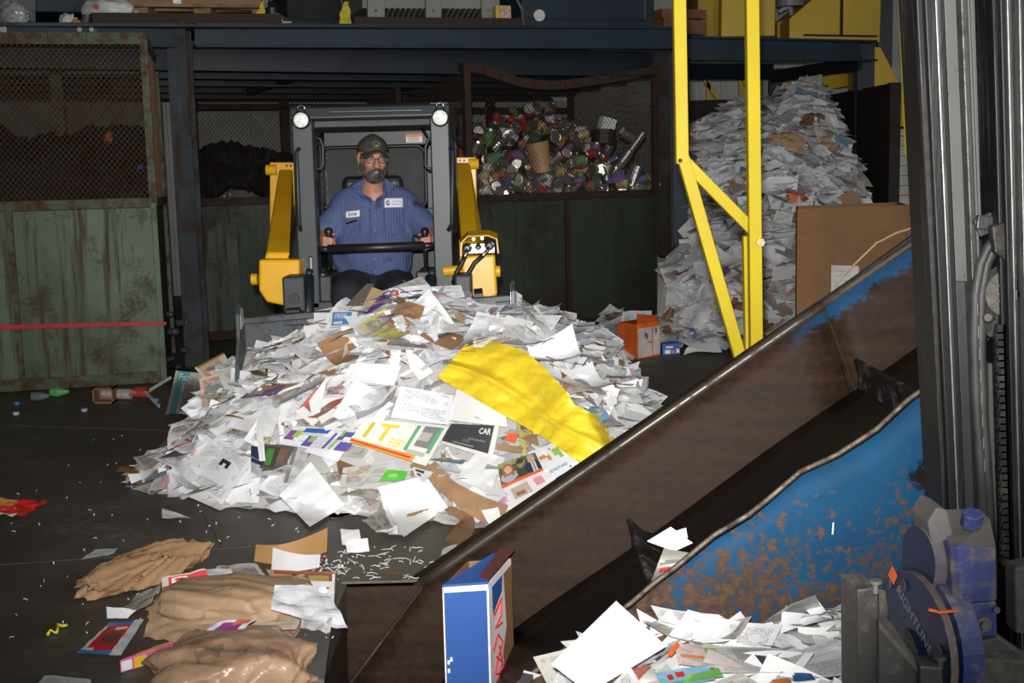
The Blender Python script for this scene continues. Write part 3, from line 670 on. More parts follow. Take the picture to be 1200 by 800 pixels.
for k in range(34):                                              # leaf chain, one link after another
    v = 385 + k*8.2; c = pt(1172 + (v-385)*.026, v, YM-.01); b = MB(); w = .0125 if k % 2 else .0095
    b.obox(c, (w,0,0), (0,.010,0), (.0007,0,.0095)); b.cyl(c + (-.014,-.002,0), c + (.014,-.002,0), .0035, 6); b.build('chain_link', M_greasy, em)
c2 = pt(1192, 392, YM+.04); disc(c2, .058, .04, M_dust, 'lower_pulley', em)
b = MB(); b.prism([pt(x,v,YM+.0) for x,v in ((1146,360),(1165,352),(1180,372),(1178,392),(1160,396),(1148,382))], (0,.05,0)); b.cyl(pt(1158,372,YM+.0), pt(1158,372,YM-.02), .012, 10); b.build('pivot_block', M_greasy, em, bevel=.004)
b = MB(); b.bar(pt(1160,425,YM+.05), pt(1163,700,YM+.05), .014, .02); b.build('guide_strip', M_mgrey, em)
b = MB(); b.cyl(pt(1185,430,YM+.05), pt(1192,720,YM+.05), .022, 14); b.build('lift_cylinder', M_mgry2, em, True)
b = MB(); b.cyl(pt(1184,437,YM-.0), pt(1184,452,YM-.0), .016, 14); b.build('gland_nut', M_shine, em, True)
# ---------------------------------------------------------------- clamp attachment in front of the mast
M_clampb = worn('clamp_blue', (.035,.045,.15), (.17,.145,.13), .50, .64, 7, None, .5, 0, .3, 40, (.05,.065,.19))
M_clampd = worn('clamp_dark_blue', (.022,.03,.075), (.12,.105,.095), .57, .72, 9, None, .5, 0, .25)
M_dustb = worn('dusty_blue', (.14,.125,.115), (.07,.07,.15), .52, .66, 6, None, .75)
M_steel = worn('bare_steel', (.085,.08,.075), (.17,.155,.135), .48, .68, 8, None, .45, .4, .2)
M_orange = mat('orange_marker', (.85,.13,.03), .6)
eb = empty('clamp_attachment', pt(1090, 800, 2.4)*np.array((1,1,0))); T(eb, 'blue and steel rotator clamp in front of the mast foot', 'forklift attachment')
YC = 2.32
def slab(poly, Y, d, name, m_, bev=.004, dx=0.0): 
    b = MB(); b.prism([pt(x, v, Y) for x, v in poly], (dx, d, 0)); return b.build(name, m_, eb, bevel=bev)
YAW = math.radians(11)
def edge_disc(px, v, r, t, Y, name, m_, mr, a0=0, a1=360, sx=1.0):
    """plate standing on edge: its round face looks left, its rim turns away to the right"""
    c = pt(px, v, Y); n = 30; P = []
    for k in range(n+1):
        a = math.radians(a0 + (a1-a0)*k/n); P.append(c + (-math.sin(YAW)*r*math.cos(a), math.cos(YAW)*r*math.cos(a), r*math.sin(a)))
    b = MB(); q = np.array((t*math.cos(YAW), t*math.sin(YAW), 0)); m0 = len(P)
    b.add(np.vstack((P, np.array(P) + q)), [tuple(range(m0-1,-1,-1)), tuple(range(m0,2*m0))], 0)
    b.add(np.vstack((P, np.array(P) + q)), [(k,(k+1)%m0,m0+(k+1)%m0,m0+k) for k in range(m0)], 1)
    return b.build(name, [m_, mr], eb, bevel=.003), c
# main blue gearbox
A = [(1104,600),(1122,596),(1148,596),(1158,612),(1160,640),(1160,706),(1120,712),(1104,706)]
slab([(1087,612),(1098,594),(1110,598),(1122,640),(1124,700),(1110,760),(1100,740),(1096,660)], YC+.05, .10, 'flange', M_dustb)
g0 = [pt(1114,640,YC), pt(1168,636,YC), pt(1168,702,YC), pt(1122,706,YC)]
b = MB(); b.prism([pt(1121,640,YC), pt(1167,641,YC), pt(1168,704,YC), pt(1124,707,YC)], (0,.17,0), 0); b.prism([pt(1113,640,YC+.01), pt(1121,640,YC), pt(1124,707,YC), pt(1116,706,YC+.01)], (0,.16,0), 0)
b.add([pt(1113,640,YC+.01), pt(1121,640,YC), pt(1167,641,YC), pt(1160,608,YC+.10), pt(1148,596,YC+.16), pt(1098,597,YC+.17)], [(0,1,2,3,4,5)], 1)
b.add([pt(1167,641,YC), pt(1160,608,YC+.10), pt(1148,596,YC+.16), pt(1158,640,YC+.17)], [(0,1,2),(0,2,3)], 0)
b.build('gearbox', [M_clampb, M_dustb], eb, bevel=.003)
b = MB(); c = pt(1137, 616, YC+.055); b.cyl(c, c + (0,-.012,.03), .0215, 6); b.build('hex_bolt', M_clampb, eb, bevel=.003)
slab([(1126,707),(1168,705),(1169,746),(1134,748)], YC+.01, .15, 'motor_mount', M_clampb); b = MB(); c = pt(1151, 730, YC+.01); b.cyl(c, c + (0,-.01,0), .016, 12); b.cyl(c + (0,-.01,0), c + (0,-.02,0), .010, 6); b.build('nut', M_dustb, eb)
b = MB(); c = pt(1166, 713, YC+.005); b.cyl(c, c + (0,-.01,0), .007, 8); b.build('small_bolt', M_clampb, eb)
# boss and the large swing plate with its lettering
o, c = edge_disc(1076, 655, .066, .055, YC+.09, 'boss', M_clampd, M_dustb)
o, cD = edge_disc(1068, 756, .150, .016, YC+.08, 'swing_plate', M_clampd, worn('rusty_plate_edge', (.16,.12,.09), (.06,.05,.08), .45, .65, 9, None, .6))
o, cE = edge_disc(1082, 754, .150, .045, YC+.085, 'swing_plate_rim', M_clampb, M_clampb)
xD = cD[0] - .002
def onD(u, v): u = np.asarray(u, float); return np.stack((xD + math.sin(YAW)*u, cD[1] - math.cos(YAW)*u, cD[2] + v), -1)      # face of the plate: u towards the camera
def rotD(ang, ox, oy):
    ca, sa = math.cos(ang), math.sin(ang)
    return lambda u, v: onD(ox + u*ca - v*sa, oy + u*sa + v*ca)
M_let = mat('faded_lettering', (.27,.27,.31), .6)
lettering('RIGHTLINE', rotD(math.radians(-33), -.060, .094), (0, 0, .160, .021), M_let, eb, bold=.0)
b = MB(); q = rotD(math.radians(-33), -.094, .118); b.prism(q(np.array((0,.026,.026,0)), np.array((0,0,.028,.028))), (-.001,0,0)); b.build('logo_square', M_orange, eb)
for (uu, vv) in ((-.09,.10),(-.03,.115),(.11,.03),(-.125,.02)):
    b = MB(); p = onD(np.array((uu,)), np.array((vv,)))[0]; b.cyl(p, p + (-.002,0,0), .012, 14); b.build('bolt_hole', M_dust, eb)
b = MB(); p = cD + (-.003, 0, -.03); b.cyl(p, p + (-.003,0,0), .062, 26); b.build('bore', mat('bore_black', (.004,.004,.005), .6), eb)
for (x0,v0),(x1,v1) in (((1088,714),(1098,716)),((1099,717),(1122,715))):
    b = MB(); Y_ = YC-.068 if x1 < 1100 else YC-.066; b.bar(pt(x0,v0,Y_), pt(x1,v1,Y_), .004, .006, up=(0,1,0)); b.build('paint_mark', M_orange, eb)
slab([(1124,705),(1138,742),(1148,800),(1160,830),(1108,830),(1108,740)], YC+.0, .12, 'curved_arm', M_dustb)
b = MB(); b.prism([pt(1124,709,YC-.003), pt(1127,709,YC-.003), pt(1133,735,YC-.003), pt(1131,737,YC-.003)], (0,-.001,0)); b.build('paint_mark', M_orange, eb)
# bare steel carriage
b = MB(); b.prism([pt(x,v,YC-.02) for x,v in ((1005,691),(1029,688),(1030,840),(1006,840))], (-.018,.06,.012)); b.build('upright', M_steel, eb, bevel=.003)
slab([(1030,726),(1077,780),(1077,840),(1030,840)], YC-.06, .02, 'fork_plate', M_steel)
b = MB(); b.prism([pt(1030,728,YC-.065), pt(1076,782,YC-.065), pt(1084,778,YC-.0), pt(1038,722,YC-.0)], (0,0,-.012)); b.build('plate_top', M_dust, eb)
slab([(1078,780),(1104,782),(1108,840),(1078,840)], YC-.08, .06, 'fork_block', M_steel); 
b = MB(); b.prism([pt(1030,690,YC-.01), pt(1038,692,YC-.01), pt(1042,722,YC-.01), pt(1030,732,YC-.01)], (0,.04,0)); b.build('lug', M_steel, eb, bevel=.003)
for px, v in ((1026,683),(1102,772)):
    b = MB(); c = pt(px, v, YC-.05); b.cyl(c, c + (0,0,.006), .012, 14); b.cyl(c, c + (0,0,-.02), .006, 10); b.build('stud', M_shine if px > 1080 else M_bolt, eb)
slab([(1148,752),(1170,746),(1230,790),(1230,840),(1160,840)], YC+.03, .08, 'bracket', M_dust); slab([(1146,772),(1230,775),(1230,840),(1146,840)], YC-.02, .05, 'foot', M_dust)
slab([(1189,666),(1215,660),(1215,745),(1190,742)], YC+.06, .05, 'side_bracket', M_dust)
# ---------------------------------------------------------------- skid-steer loader
from mathutils.bvhtree import BVHTree
M_cab = mat('cab_grey_paint', (.018,.023,.0265), .45, 0, .08, 3)
M_cabd = mat('cab_dark_paint', (.022,.027,.031), .5, 0, .15, 6)
M_lyel = worn('loader_yellow_paint', (.74,.40,.008), (.45,.22,.02), .72, .85, 3, None, .34, 0, .06, 30, (.66,.34,.006), .5)
M_black = mat('black_plastic', (.012,.012,.013), .42)
M_blackm = mat('black_metal', (.02,.021,.023), .4, .2, .3, 10)
M_chrome = mat('chrome', (.34,.34,.34), .3, 1.0, .1)
M_head = mat('ceiling_liner', (.09,.09,.09), .85, 0, .15, 20)
M_bucket = worn('bucket_paint', (.075,.085,.095), (.035,.032,.03), .5, .68, 6, None, .42, .2, .15)
M_glass = None
def glass_mat():
    mm, nt, b = nodes('window_glass'); g = G(nt)
    b.inputs['Base Color'].default_value = (.3,.32,.32,1); b.inputs['Roughness'].default_value = .05; b.inputs['Alpha'].default_value = .12
    return mm
M_glass = glass_mat()
sk = empty('skid_steer_loader', pt(437, 470, 7.4)*np.array((1,1,0))); T(sk, 'yellow and grey skid-steer loader pushing the paper pile', 'loader')
YF, YR = 7.0, 8.05
def wbox(px0, px1, v0, v1, Y, d, name, m_, root=sk, bev=.008):
    vm = (v0+v1)/2; pm = (px0+px1)/2
    b = MB(); b.box((pt(px0,vm,Y)[0], Y, pt(pm,v1,Y)[2]), (pt(px1,vm,Y)[0], Y+d, pt(pm,v0,Y)[2])); return b.build(name, m_, root, bevel=bev)
# cab: two front posts, roof, side screens, rear frame with window
wbox(346,370,124,362,YF,.13,'front_post',M_cab); wbox(506.5,529,119,352,YF,.13,'front_post',M_cab)
xl, xr = pt(346,240,YF)[0], pt(529,240,YF)[0]; zt_ = pt(437,121,YF)[2]; zb_ = .62
for px, s in ((347.5,1),(530.5,-1)):                              # rain rails down the outside of the posts
    b = MB(); b.tube([pt(px+3*s,174,YF-.0), pt(px,178,YF-.02), pt(px+2*s+ (1 if s>0 else 1),262,YF-.02), pt(px+5*s,270,YF-.0)], .012, 8); b.build('post_rail', M_cab, sk, True)
b = MB(); pr = [(YF-.03,zt_-.075),(YF-.015,zt_-.015),(YF+.05,zt_),(YR-.1,zt_-.01),(YR+.05,zt_-.06),(YR+.05,zt_-.10),(YF+.1,zt_-.085),(YF-.02,zt_-.085)]
b.prism([(xl-.004,y,z) for y,z in pr], (xr-xl+.008,0,0)); b.build('roof', M_cab, sk, bevel=.012)
b = MB(); b.box((xl+.03,YF+.10,zt_-.12),(xr-.03,YR,zt_-.088)); b.build('roof_liner', M_head, sk)
b = MB(); b.bar(pt(385,131,YF-.034), pt(495,129,YF-.034), .006, .012); b.build('roof_lip', M_cab, sk, bevel=.003)
for px, v in ((397,160),(413,157),(428,158),(446,157),(462,157),(478,158)):
    b = MB(); p = pt(px, v-6, 7.7); p[2] = zt_-.121; b.cyl(p, p + (0,0,-.004), .009, 8); b.build('liner_clip', M_black, sk)
zw0, zw1, zh = pt(437,246,YR)[2], pt(437,171,YR)[2], zt_-.1
wx0, wx1 = pt(377,210,YR)[0], pt(500,210,YR)[0]
b = MB(); b.box((xl+.02,YR,zw1),(xr-.02,YR+.04,zh)); b.build('rear_header', M_cab, sk, bevel=.006)
b = MB(); b.box((xl+.02,YR,zb_),(xr-.02,YR+.04,zw0)); b.build('rear_panel', M_cabd, sk)
for x0, x1 in ((xl+.02,wx0),(wx1,xr-.02)):
    b = MB(); b.box((x0,YR-.01,zw0),(x1,YR+.03,zw1)); b.build('rear_post', M_cab, sk, bevel=.006)
def rrect(x0, x1, z0, z1, r, y, n=5):
    P = []
    for cx, cz, a0 in ((x1-r,z1-r,0),(x0+r,z1-r,90),(x0+r,z0+r,180),(x1-r,z0+r,270)):
        for k in range(n+1): a = math.radians(a0 + 90*k/n); P.append(np.array((cx + r*math.cos(a), y, cz + r*math.sin(a))))
    return P
P = rrect(wx0+.005, wx1-.005, zw0+.005, zw1-.005, .06, YR-.012); b = MB(); b.tube(P + [P[0], P[1]], .012, 8); b.build('window_seal', M_black, sk, True)
b = MB(); b.prism(rrect(wx0+.005, wx1-.005, zw0+.005, zw1-.005, .06, YR+.02), (0,.006,0)); b.build('rear_window', M_glass, sk)
for x0, s in ((xl+.004,1),(xr-.016,-1)):                            # side screens: plate with upright slots
    b = MB(); b.box((x0,YF+.13,zb_),(x0+.012,YR,1.2)); b.box((x0,YF+.13,zt_-.2),(x0+.012,YR,zt_-.09)); b.box((x0,YF+.13,1.2),(x0+.012,YF+.2,zt_-.2)); b.box((x0,YR-.12,1.2),(x0+.012,YR,zt_-.2)); b.build('side_frame', M_cabd, sk)
    b = MB(); wire_net(b, (x0+.006,YF+.2,1.2), (0,YR-.12-YF-.2,0), (0,0,zt_-.2-1.2), .05, .05, .003); stuff(b.build('side_screen', M_blackm, sk))
for s, pxs in ((1,(366,375.5,378.5,377)),(-1,(512,502.5,498.5,499))):
    b = MB(); Pv = [(pxs[0],160),(pxs[1],163),(pxs[2],172),(pxs[2],194),(pxs[1],198),(pxs[0],196)]
    b.tube([pt(x,v,YF+.02) for x,v in Pv], .009, 8); b.build('grab_handle', M_cab, sk, True)
for px, v in ((353.5,141),(516,138)):                               # work lamps
    c = pt(px, v, YF-.03); b = MB(); b.tube([c + (0,.09,0), c + (0,.02,0), c + (0,-.02,0), c + (0,-.028,0)], [.03,.047,.050,.044], 20); h = b.build('work_lamp', M_blackm, sk, True)
    b = MB(); b.tube([c + (0,-.02,0), c + (0,-.031,0), c + (0,-.036,0)], [.042,.041,.028], 20); b.build('lamp_lens', mat('lamp_lens', (.7,.7,.68), .15, 0, .35, 60, emit=(1,.97,.9,.12)), h, True)
    b = MB(); b.tube([c + (-.022,.0,.045), c + (-.018,.0,.075), c + (0,0,.083), c + (.018,0,.075), c + (.022,0,.045)], .005, 6); b.build('lamp_bracket', M_chrome, h, True)
b = MB(); p0, p1 = pt(476,167,YR-.004), pt(494.5,156.5,YR-.004); b.box((p0[0],YR-.006,p0[2]),(p1[0],YR-.002,p1[2])); d_ = b.build('warning_decal', mat('decal_white', (.75,.75,.72), .5), sk)
b = MB(); b.box((p0[0],YR-.008,p1[2]-.017),(p1[0],YR-.006,p1[2])); b.build('decal_band', mat('decal_orange', (.8,.16,.02), .5), d_)
b = MB()
for k in range(4): b.box((p0[0]+.008,YR-.0075,p0[2]+.006+k*.0085),(p1[0]-.008-.012*(k%2),YR-.0065,p0[2]+.009+k*.0085))
b.build('decal_lines', mat('decal_ink', (.1,.1,.1), .6), d_)
b = MB(); b.tube([pt(378,156,YF+.3), pt(372,165,YF+.2), pt(370,172,YF+.1)], .008, 6); b.tube([pt(494,150,YF+.3), pt(500,158,YF+.2)], .008, 6); b.build('cab_hose', M_black, sk, True)
# seat and consoles
b = MB(); s0, s1 = pt(405,300,7.78), pt(472,205,7.78); b.box((s0[0],7.72,s0[2]-.2),(s1[0],7.86,s1[2])); b.build('seat_back', M_black, sk, bevel=.04, seg=3)
b = MB(); b.box((s0[0]-.04,7.05,.66),(s1[0]+.04,7.8,.80)); b.build('seat', M_black, sk, bevel=.04, seg=3)
for px0, px1 in ((367,388),(487,508)):
    p = pt(px0,330,7.06); q = pt(px1,330,7.06); b = MB(); b.box((p[0],7.06,.6),(q[0],7.6,pt(437,322,7.06)[2])); b.build('console', M_cabd, sk, bevel=.01)
    c = pt((px0+px1)/2, 320, 7.13); b = MB(); b.tube([c + (0,0,-.06), c + (0,0,-.03), c + (0,0,-.025), c + (0,0,.0), c + (0,0,.005), c + (0,0,.03)], [.05,.05,.042,.042,.034,.02], 14); b.build('lever_boot', M_black, sk)
KL, KR = pt(385.5, 279, 7.13), pt(498, 279, 7.13)
for K in (KL, KR):
    b = MB(); b.tube([K + (0,0,-.17), K + (0,0,-.03), K + (0,0,.015), K + (0,0,.035), K + (0,0,.055), K + (0,0,.062)], [.012,.014,.018,.026,.022,.006], 14); b.build('control_lever', M_black, sk, True)
b = MB(); p, q = pt(384,292,YF+.03), pt(497,288,YF+.03); b.cyl(p, q, .026, 16); bar_ = b.build('lap_bar', M_black, sk, True)
for a in (p, q):
    s = 1 if a is p else -1; b = MB(); b.tube([a, a + (-s*.06,.05,-.0), a + (-s*.085,.25,.05)], .018, 8); b.build('lap_bar_arm', M_black, bar_, True)
wbox(347,530,352,420,YF+.0,.1,'front_plate',M_cabd); wbox(488,508,318,350,YF+.0,.06,'inner_post_foot',M_cab)
b = MB(); b.box((xl-.16,7.25,.2),(xr+.16,9.0,.75)); b.build('chassis', M_cabd, sk, bevel=.02)
b = MB(); b.box((xl-.02,YR+.1,.7),(xr+.02,9.1,1.18)); b.build('engine_cover', M_lyel, sk, bevel=.03)
for s, x in ((-1,xl-.2),(1,xr+.2)):
    for y in (7.5,8.55):
        b = MB(); r_ = .33; b.tube([np.array((x-.13,y,r_)),np.array((x-.11,y,r_)),np.array((x+.11,y,r_)),np.array((x+.13,y,r_))],[r_-.05,r_,r_,r_-.05],26); wh = b.build('wheel', mat('tyre_rubber', (.015,.015,.015), .8), sk)
        b = MB(); b.cyl((x-.135,y,r_),(x+.135,y,r_),.17,20); b.build('hub', M_lyel, wh)
# lift arms
def arm(s, tw, upper, lower, plate, pin, knob):
    b = MB(); b.prism([pt(x,v,8.45) for x,v in tw], (0,.12,0)); t = b.build('arm_tower', M_lyel, sk, bevel=.008)
    b = MB(); c = pt(knob[0], knob[1], 8.42); b.cyl(c + (-.035,0,0), c + (.035,0,0), .036, 14); b.build('pivot_pin', M_lyel, t, bevel=.004)
    a0, a1, a2, a3 = upper; b0, b1, b2, b3 = lower
    b = MB()                                                       # hollow-looking beam: wide top plate sloping forward and down
    b.hexa([pt(*b0,6.98), pt(*b1,6.98), pt(*a2,8.40), pt(*a3,8.40), pt(*b3,6.98), pt(*b2,6.98), pt(*a1,8.40), pt(*a0,8.40)])
    b.build('lift_arm', M_lyel, sk, bevel=.012)
    b = MB(); b.prism([pt(x,v,6.86) for x,v in plate], (0,.16,0)); pl = b.build('arm_end', M_lyel, sk, bevel=.014)
    b = MB(); c = pt(pin[0], pin[1], 6.93); b.cyl(c, c + (s*.035,0,0), .032, 16); b.build('arm_pin', M_lyel, pl, bevel=.003)
    return pl
arm(-1, [(316,332),(316,190),(345,190),(345,240),(334,300),(330,332)], [(327,198),(343,198),(345,262),(322,262)], [(306,318),(334,318),(340,296),(312,296)], [(303,304),(351,304),(351,358),(341,360),(312,354),(303,340)], (302,327), (318,199))
arm(1, [(532,184),(558,184),(560,300),(552,300),(545,245),(533,210)], [(533,190),(551,190),(553,262),(533,262)], [(546,308),(572,308),(560,284),(540,284)], [(541,300),(580,298),(583,346),(574,350),(541,346)], (579,318), (555,192))
b = MB()
for px, v in ((336,194),(341,194),(539,188),(544,188)): c = pt(px,v,8.44); b.cyl(c, c + (0,-.01,0), .008, 8)
b.build('hole_plug', M_black, sk)
b = MB(); b.cyl(pt(346,330,6.95), pt(362,329,6.95), .028, 14); b.cyl(pt(520,318,6.95), pt(541,316,6.95), .028, 14); b.build('cross_pin', M_lyel, sk)
wbox(362,367,300,330,YF-.02,.05,'latch',M_chrome)
# hydraulic couplers with their yellow guard
b = MB(); A = [(540,300),(541,284),(548,277),(572,276),(582,280),(584,297)]
Pg = [pt(x,v,6.80) for x,v in A]; V = Pg + [p + (0,.16,.02) for p in Pg]; n_ = len(A)
b.add(V, [(k,k+1,n_+k+1,n_+k) for k in range(n_-1)]); b.build('coupler_guard', M_lyel, sk, solid=.008)
wbox(543,580,285,297,6.83,.05,'coupler_block',M_chrome,bev=.004)
for px, v in ((547.5,290),(560.5,289),(573.5,287)):
    c = pt(px, v, 6.83); r_ = .028 if px != 560.5 else .018; b = MB(); b.tube([c, c + (0,-.03,0), c + (0,-.035,0), c + (0,-.06,-.004)], [r_, r_, r_*.6, r_*.55], 14); cp = b.build('coupler', M_chrome, sk, bevel=.002)
for P in ([(548,292),(545,300),(541,309),(535,319),(531,332)],[(574,290),(566,299),(556,308),(549,320),(545,335)]):
    Q = [pt(x,v,6.75) for x,v in P]; b = MB(); b.tube(Q[:3], .011, 8); b.build('hose_ferrule', M_chrome, sk, True); b = MB(); b.tube(Q[1:], .0125, 8); b.build('hydraulic_hose', M_black, sk, True)
for px, v in ((555,280),(565,279)):
    c = pt(px,v,6.79); b = MB(); b.cyl(c, c + (0,-.008,0), .009, 10); b.build('guard_bolt', M_chrome, sk)
# tilt cylinders, quick-attach and bucket
for px0,px1,v0,v1 in ((331,357,324,366),(533,553,322,360)): wbox(px0,px1,v0,v1,6.62,.2,'attach_plate',M_cabd,bev=.012)
for px, v in ((344,350),(547,346)):
    c = pt(px,v,6.61); b = MB(); b.cyl(c + (0,.02,0), c + (0,-.015,0), .03, 14); b.cyl(c + (0,-.015,0), c + (0,-.03,0), .014, 8); b.build('attach_pin', M_blackm, sk)
for px in (361, 505):
    b = MB(); b.cyl(pt(px,324,6.8), pt(px,388,6.62), .032, 14); b.cyl(pt(px,324,6.8)+(0,0,.0), pt(px+2,316,6.82), .02, 10); b.build('tilt_cylinder', M_cab, sk, True)
b = MB(); b.cyl(pt(336,366,6.55), pt(352,365,6.55), .024, 12); b.cyl(pt(556,348,6.55), pt(566,347,6.55), .045, 14); b.build('bucket_pin', M_black, sk)
bx0, bx1 = pt(279,380,6.42)[0], pt(604,372,6.42)[0]
prof = [(6.48,.88),(6.50,.80),(6.52,.85),(6.52,.50),(6.40,.44),(6.22,.42)]
zof = lambda z, s: z + .045*s
b = MB(); V = []
for x, s in ((bx0,-1),(bx1,1)):
    for y, z in prof[2:]: V.append((x, y, zof(z, s)))
n_ = len(prof)-2; b.add(V, [(k,k+1,n_+k+1,n_+k) for k in range(n_-1)]); bk = b.build('bucket', M_bucket, sk, solid=.02)
b = MB(); b.bar((bx0,6.50,zof(.86,-1)), (bx1,6.50,zof(.86,1)), .05, .035); b.build('bucket_lip', M_bucket, bk, bevel=.006)
for x, s in ((bx0,-1),(bx1,1)):
    b = MB(); sp_ = [(6.50,.87),(6.46,.945),(6.42,.955),(6.37,.91),(6.36,.78),(6.30,.66),(6.26,.55),(6.5,.5)]
    b.prism([(x,y,zof(z,s)) for y,z in sp_], (.018*-s,0,0)); b.build('bucket_side', M_bucket, bk, bevel=.003)
    b = MB(); b.prism([(x - s*.02,y,zof(z,s)) for y,z in ((6.47,.85),(6.46,.925),(6.425,.94),(6.385,.90),(6.385,.83))], (-s*.002,0,0)); b.build('worn_tip', mat('bright_worn_metal', (.6,.58,.55), .35, .5), bk)
# ---------------------------------------------------------------- the driver
hc = pt(437, 184, 7.42); yw = math.radians(17)
hf = np.array((math.sin(yw), -math.cos(yw), -.14)); hf /= np.linalg.norm(hf); hx = np.cross(hf, UP); hx = -hx if hx[0] < 0 else hx; hx /= np.linalg.norm(hx); hz = np.cross(hx, hf); hz = hz if hz[2] > 0 else -hz
HS = 1.06
def H3(a, b_, c): return hc + HS*(a*hx + b_*hf + c*hz)
def loc(X, Y, Z):
    dx, dy, dz = X-hc[0], Y-hc[1], Z-hc[2]
    return [(dx*q[0] + dy*q[1] + dz*q[2])/HS for q in (hx, hf, hz)]
neck = pt(438, 222, 7.50); shL, shR = pt(402, 245, 7.52), pt(476, 241, 7.52)
elL, elR = pt(377, 274, 7.44), pt(503, 270, 7.44)
def hand_pts(K, s):
    out = []
    for i, (z, ln) in enumerate(((.026,1.0),(.007,1.08),(-.012,1.0),(-.030,.85))):
        out.append([K + (s*.040,.004,z), K + (s*.026,-.030,z-.003), K + (s*.026-s*.042*ln,-.034,z-.010), K + (s*.026-s*.058*ln,-.012,z-.016)])
    th = [K + (s*.035,.045,.012), K + (s*.008,.034,.040), K + (-s*.022,.012,.044), K + (-s*.030,-.008,.040)]
    return out, th
HL, HR = hand_pts(KL + (0,0,-.02), -1), hand_pts(KR + (0,0,-.02), 1)
def body_sd(X, Y, Z):
    A, B_, C_ = loc(X, Y, Z)
    d = sd_ell(A, B_, C_, (0,-.015,.035), (.074,.094,.092)); d = smin(d, sd_ell(A, B_, C_, (0,.016,-.028), (.061,.077,.084)), .02)
    d = smin(d, sd_ell(A, B_, C_, (0,.030,-.078), (.048,.052,.040)), .02)
    d = smin(d, sd_cap(A, B_, C_, (-.030,.083,.020), (.030,.083,.020), .011, .011), .012)
    for s in (-1, 1):
        d = smin(d, sd_ell(A, B_, C_, (s*.036,.064,-.032), (.024,.024,.022)), .015)
        e = np.sqrt((A-s*.031)**2 + (B_-.103)**2 + ((C_)*1.3)**2) - .017; d = -smin(-d, e, .008)
        d = smin(d, sd_ell(A, B_, C_, (s*.079,-.012,-.008), (.011,.021,.033)), .008)
        d = smin(d, sd_ell(A, B_, C_, (s*.012,.099,-.040), (.011,.012,.009)), .006)
    d = smin(d, sd_cap(A, B_, C_, (0,.086,.006), (0,.114,-.036), .009, .0145), .010)
    d = smin(d, sd_cap(A, B_, C_, (-.018,.090,-.060), (.018,.090,-.060), .007, .007), .006); d = smin(d, sd_cap(A, B_, C_, (-.016,.088,-.073), (.016,.088,-.073), .008, .008), .006)
    d = d*HS
    d = smin(d, sd_cap(X, Y, Z, neck + (0,.0,-.03), H3(0,-.02,-.06), .066, .058), .03)
    t = sd_ell(X, Y, Z, pt(437, 275, 7.53), (.20,.13,.30)); t = smin(t, sd_cap(X, Y, Z, shL, shR, .075, .075), .06); d = smin(d, t, .04)
    for sh, el, hd, K, s in ((shL, elL, HL, KL, -1), (shR, elR, HR, KR, 1)):
        d = smin(d, sd_cap(X, Y, Z, sh, el, .060, .048), .03)
        K = K + np.array((0,0,-.02)); wr = K + (s*.050,.085,-.012); d = smin(d, sd_cap(X, Y, Z, el, wr, .047, .031), .02)
        d = smin(d, sd_cap(X, Y, Z, wr, K + (s*.040,.035,-.002), .029, .032), .02)
        d = smin(d, sd_cap(X, Y, Z, K + (s*.040,.008,.022), K + (s*.040,.008,-.026), .017, .016), .015)
        for f in hd[0]:
            for p, q, r0, r1 in zip(f[:-1], f[1:], (.0105,.0098,.0092), (.0098,.0092,.0078)): d = smin(d, sd_cap(X, Y, Z, p, q, r0, r1), .0025)
        for p, q, r0, r1 in zip(hd[1][:-1], hd[1][1:], (.016,.0125,.011), (.0125,.011,.0085)): d = smin(d, sd_cap(X, Y, Z, p, q, r0, r1), .004)
    # lower body, continuous with the trunk
    for px, kx in ((418, 408), (459, 468)):
        hp, kn = pt(px, 336, 7.52), pt(kx, 345, 7.02); d = smin(d, sd_cap(X, Y, Z, hp, kn, .090, .068), .05); d = smin(d, sd_cap(X, Y, Z, kn, kn + (0,-.03,-.34), .062, .045), .02)
    return d
V, Fs = surfnet(body_sd, (hc[0]-.42, 6.88, .42), (hc[0]+.42, 7.72, 1.86), .0062)
M_skin = mat('skin', (.42,.19,.13), .5, 0, .18, 24, .12, 120)
pe = mkobj('person', V, Fs, M_skin, None, True, origin=pt(440, 400, 7.4)*np.array((1,1,0)) + (0,0,.42)); T(pe, 'bearded man in blue work shirt and cap, gripping the loader levers', 'person')
def shirt_mat():
    mm, nt, b = nodes('striped_shirt_cloth'); g = G(nt)
    sp = g.n('ShaderNodeSeparateXYZ'); g.l(g.coord(), sp.inputs[0])
    st = g.math('FRACT', g.math('MULTIPLY', sp.outputs[0], 62.0)); st = g.math('LESS_THAN', st, .22)
    col = g.mix(st, (.070,.095,.215), (.13,.15,.25)); n_ = g.noise(g.coord(), 16, 4)
    g.l(g.mix(g.ramp(g.noise(g.coord(), 9, 4), .62, .78), col, (.03,.042,.085)), b.inputs['Base Color'])
    b.inputs['Roughness'].default_value = .8; b.inputs['Specular IOR Level'].default_value = .2; g.bump(n_, .5, .02, b); return mm
M_shirt = shirt_mat()
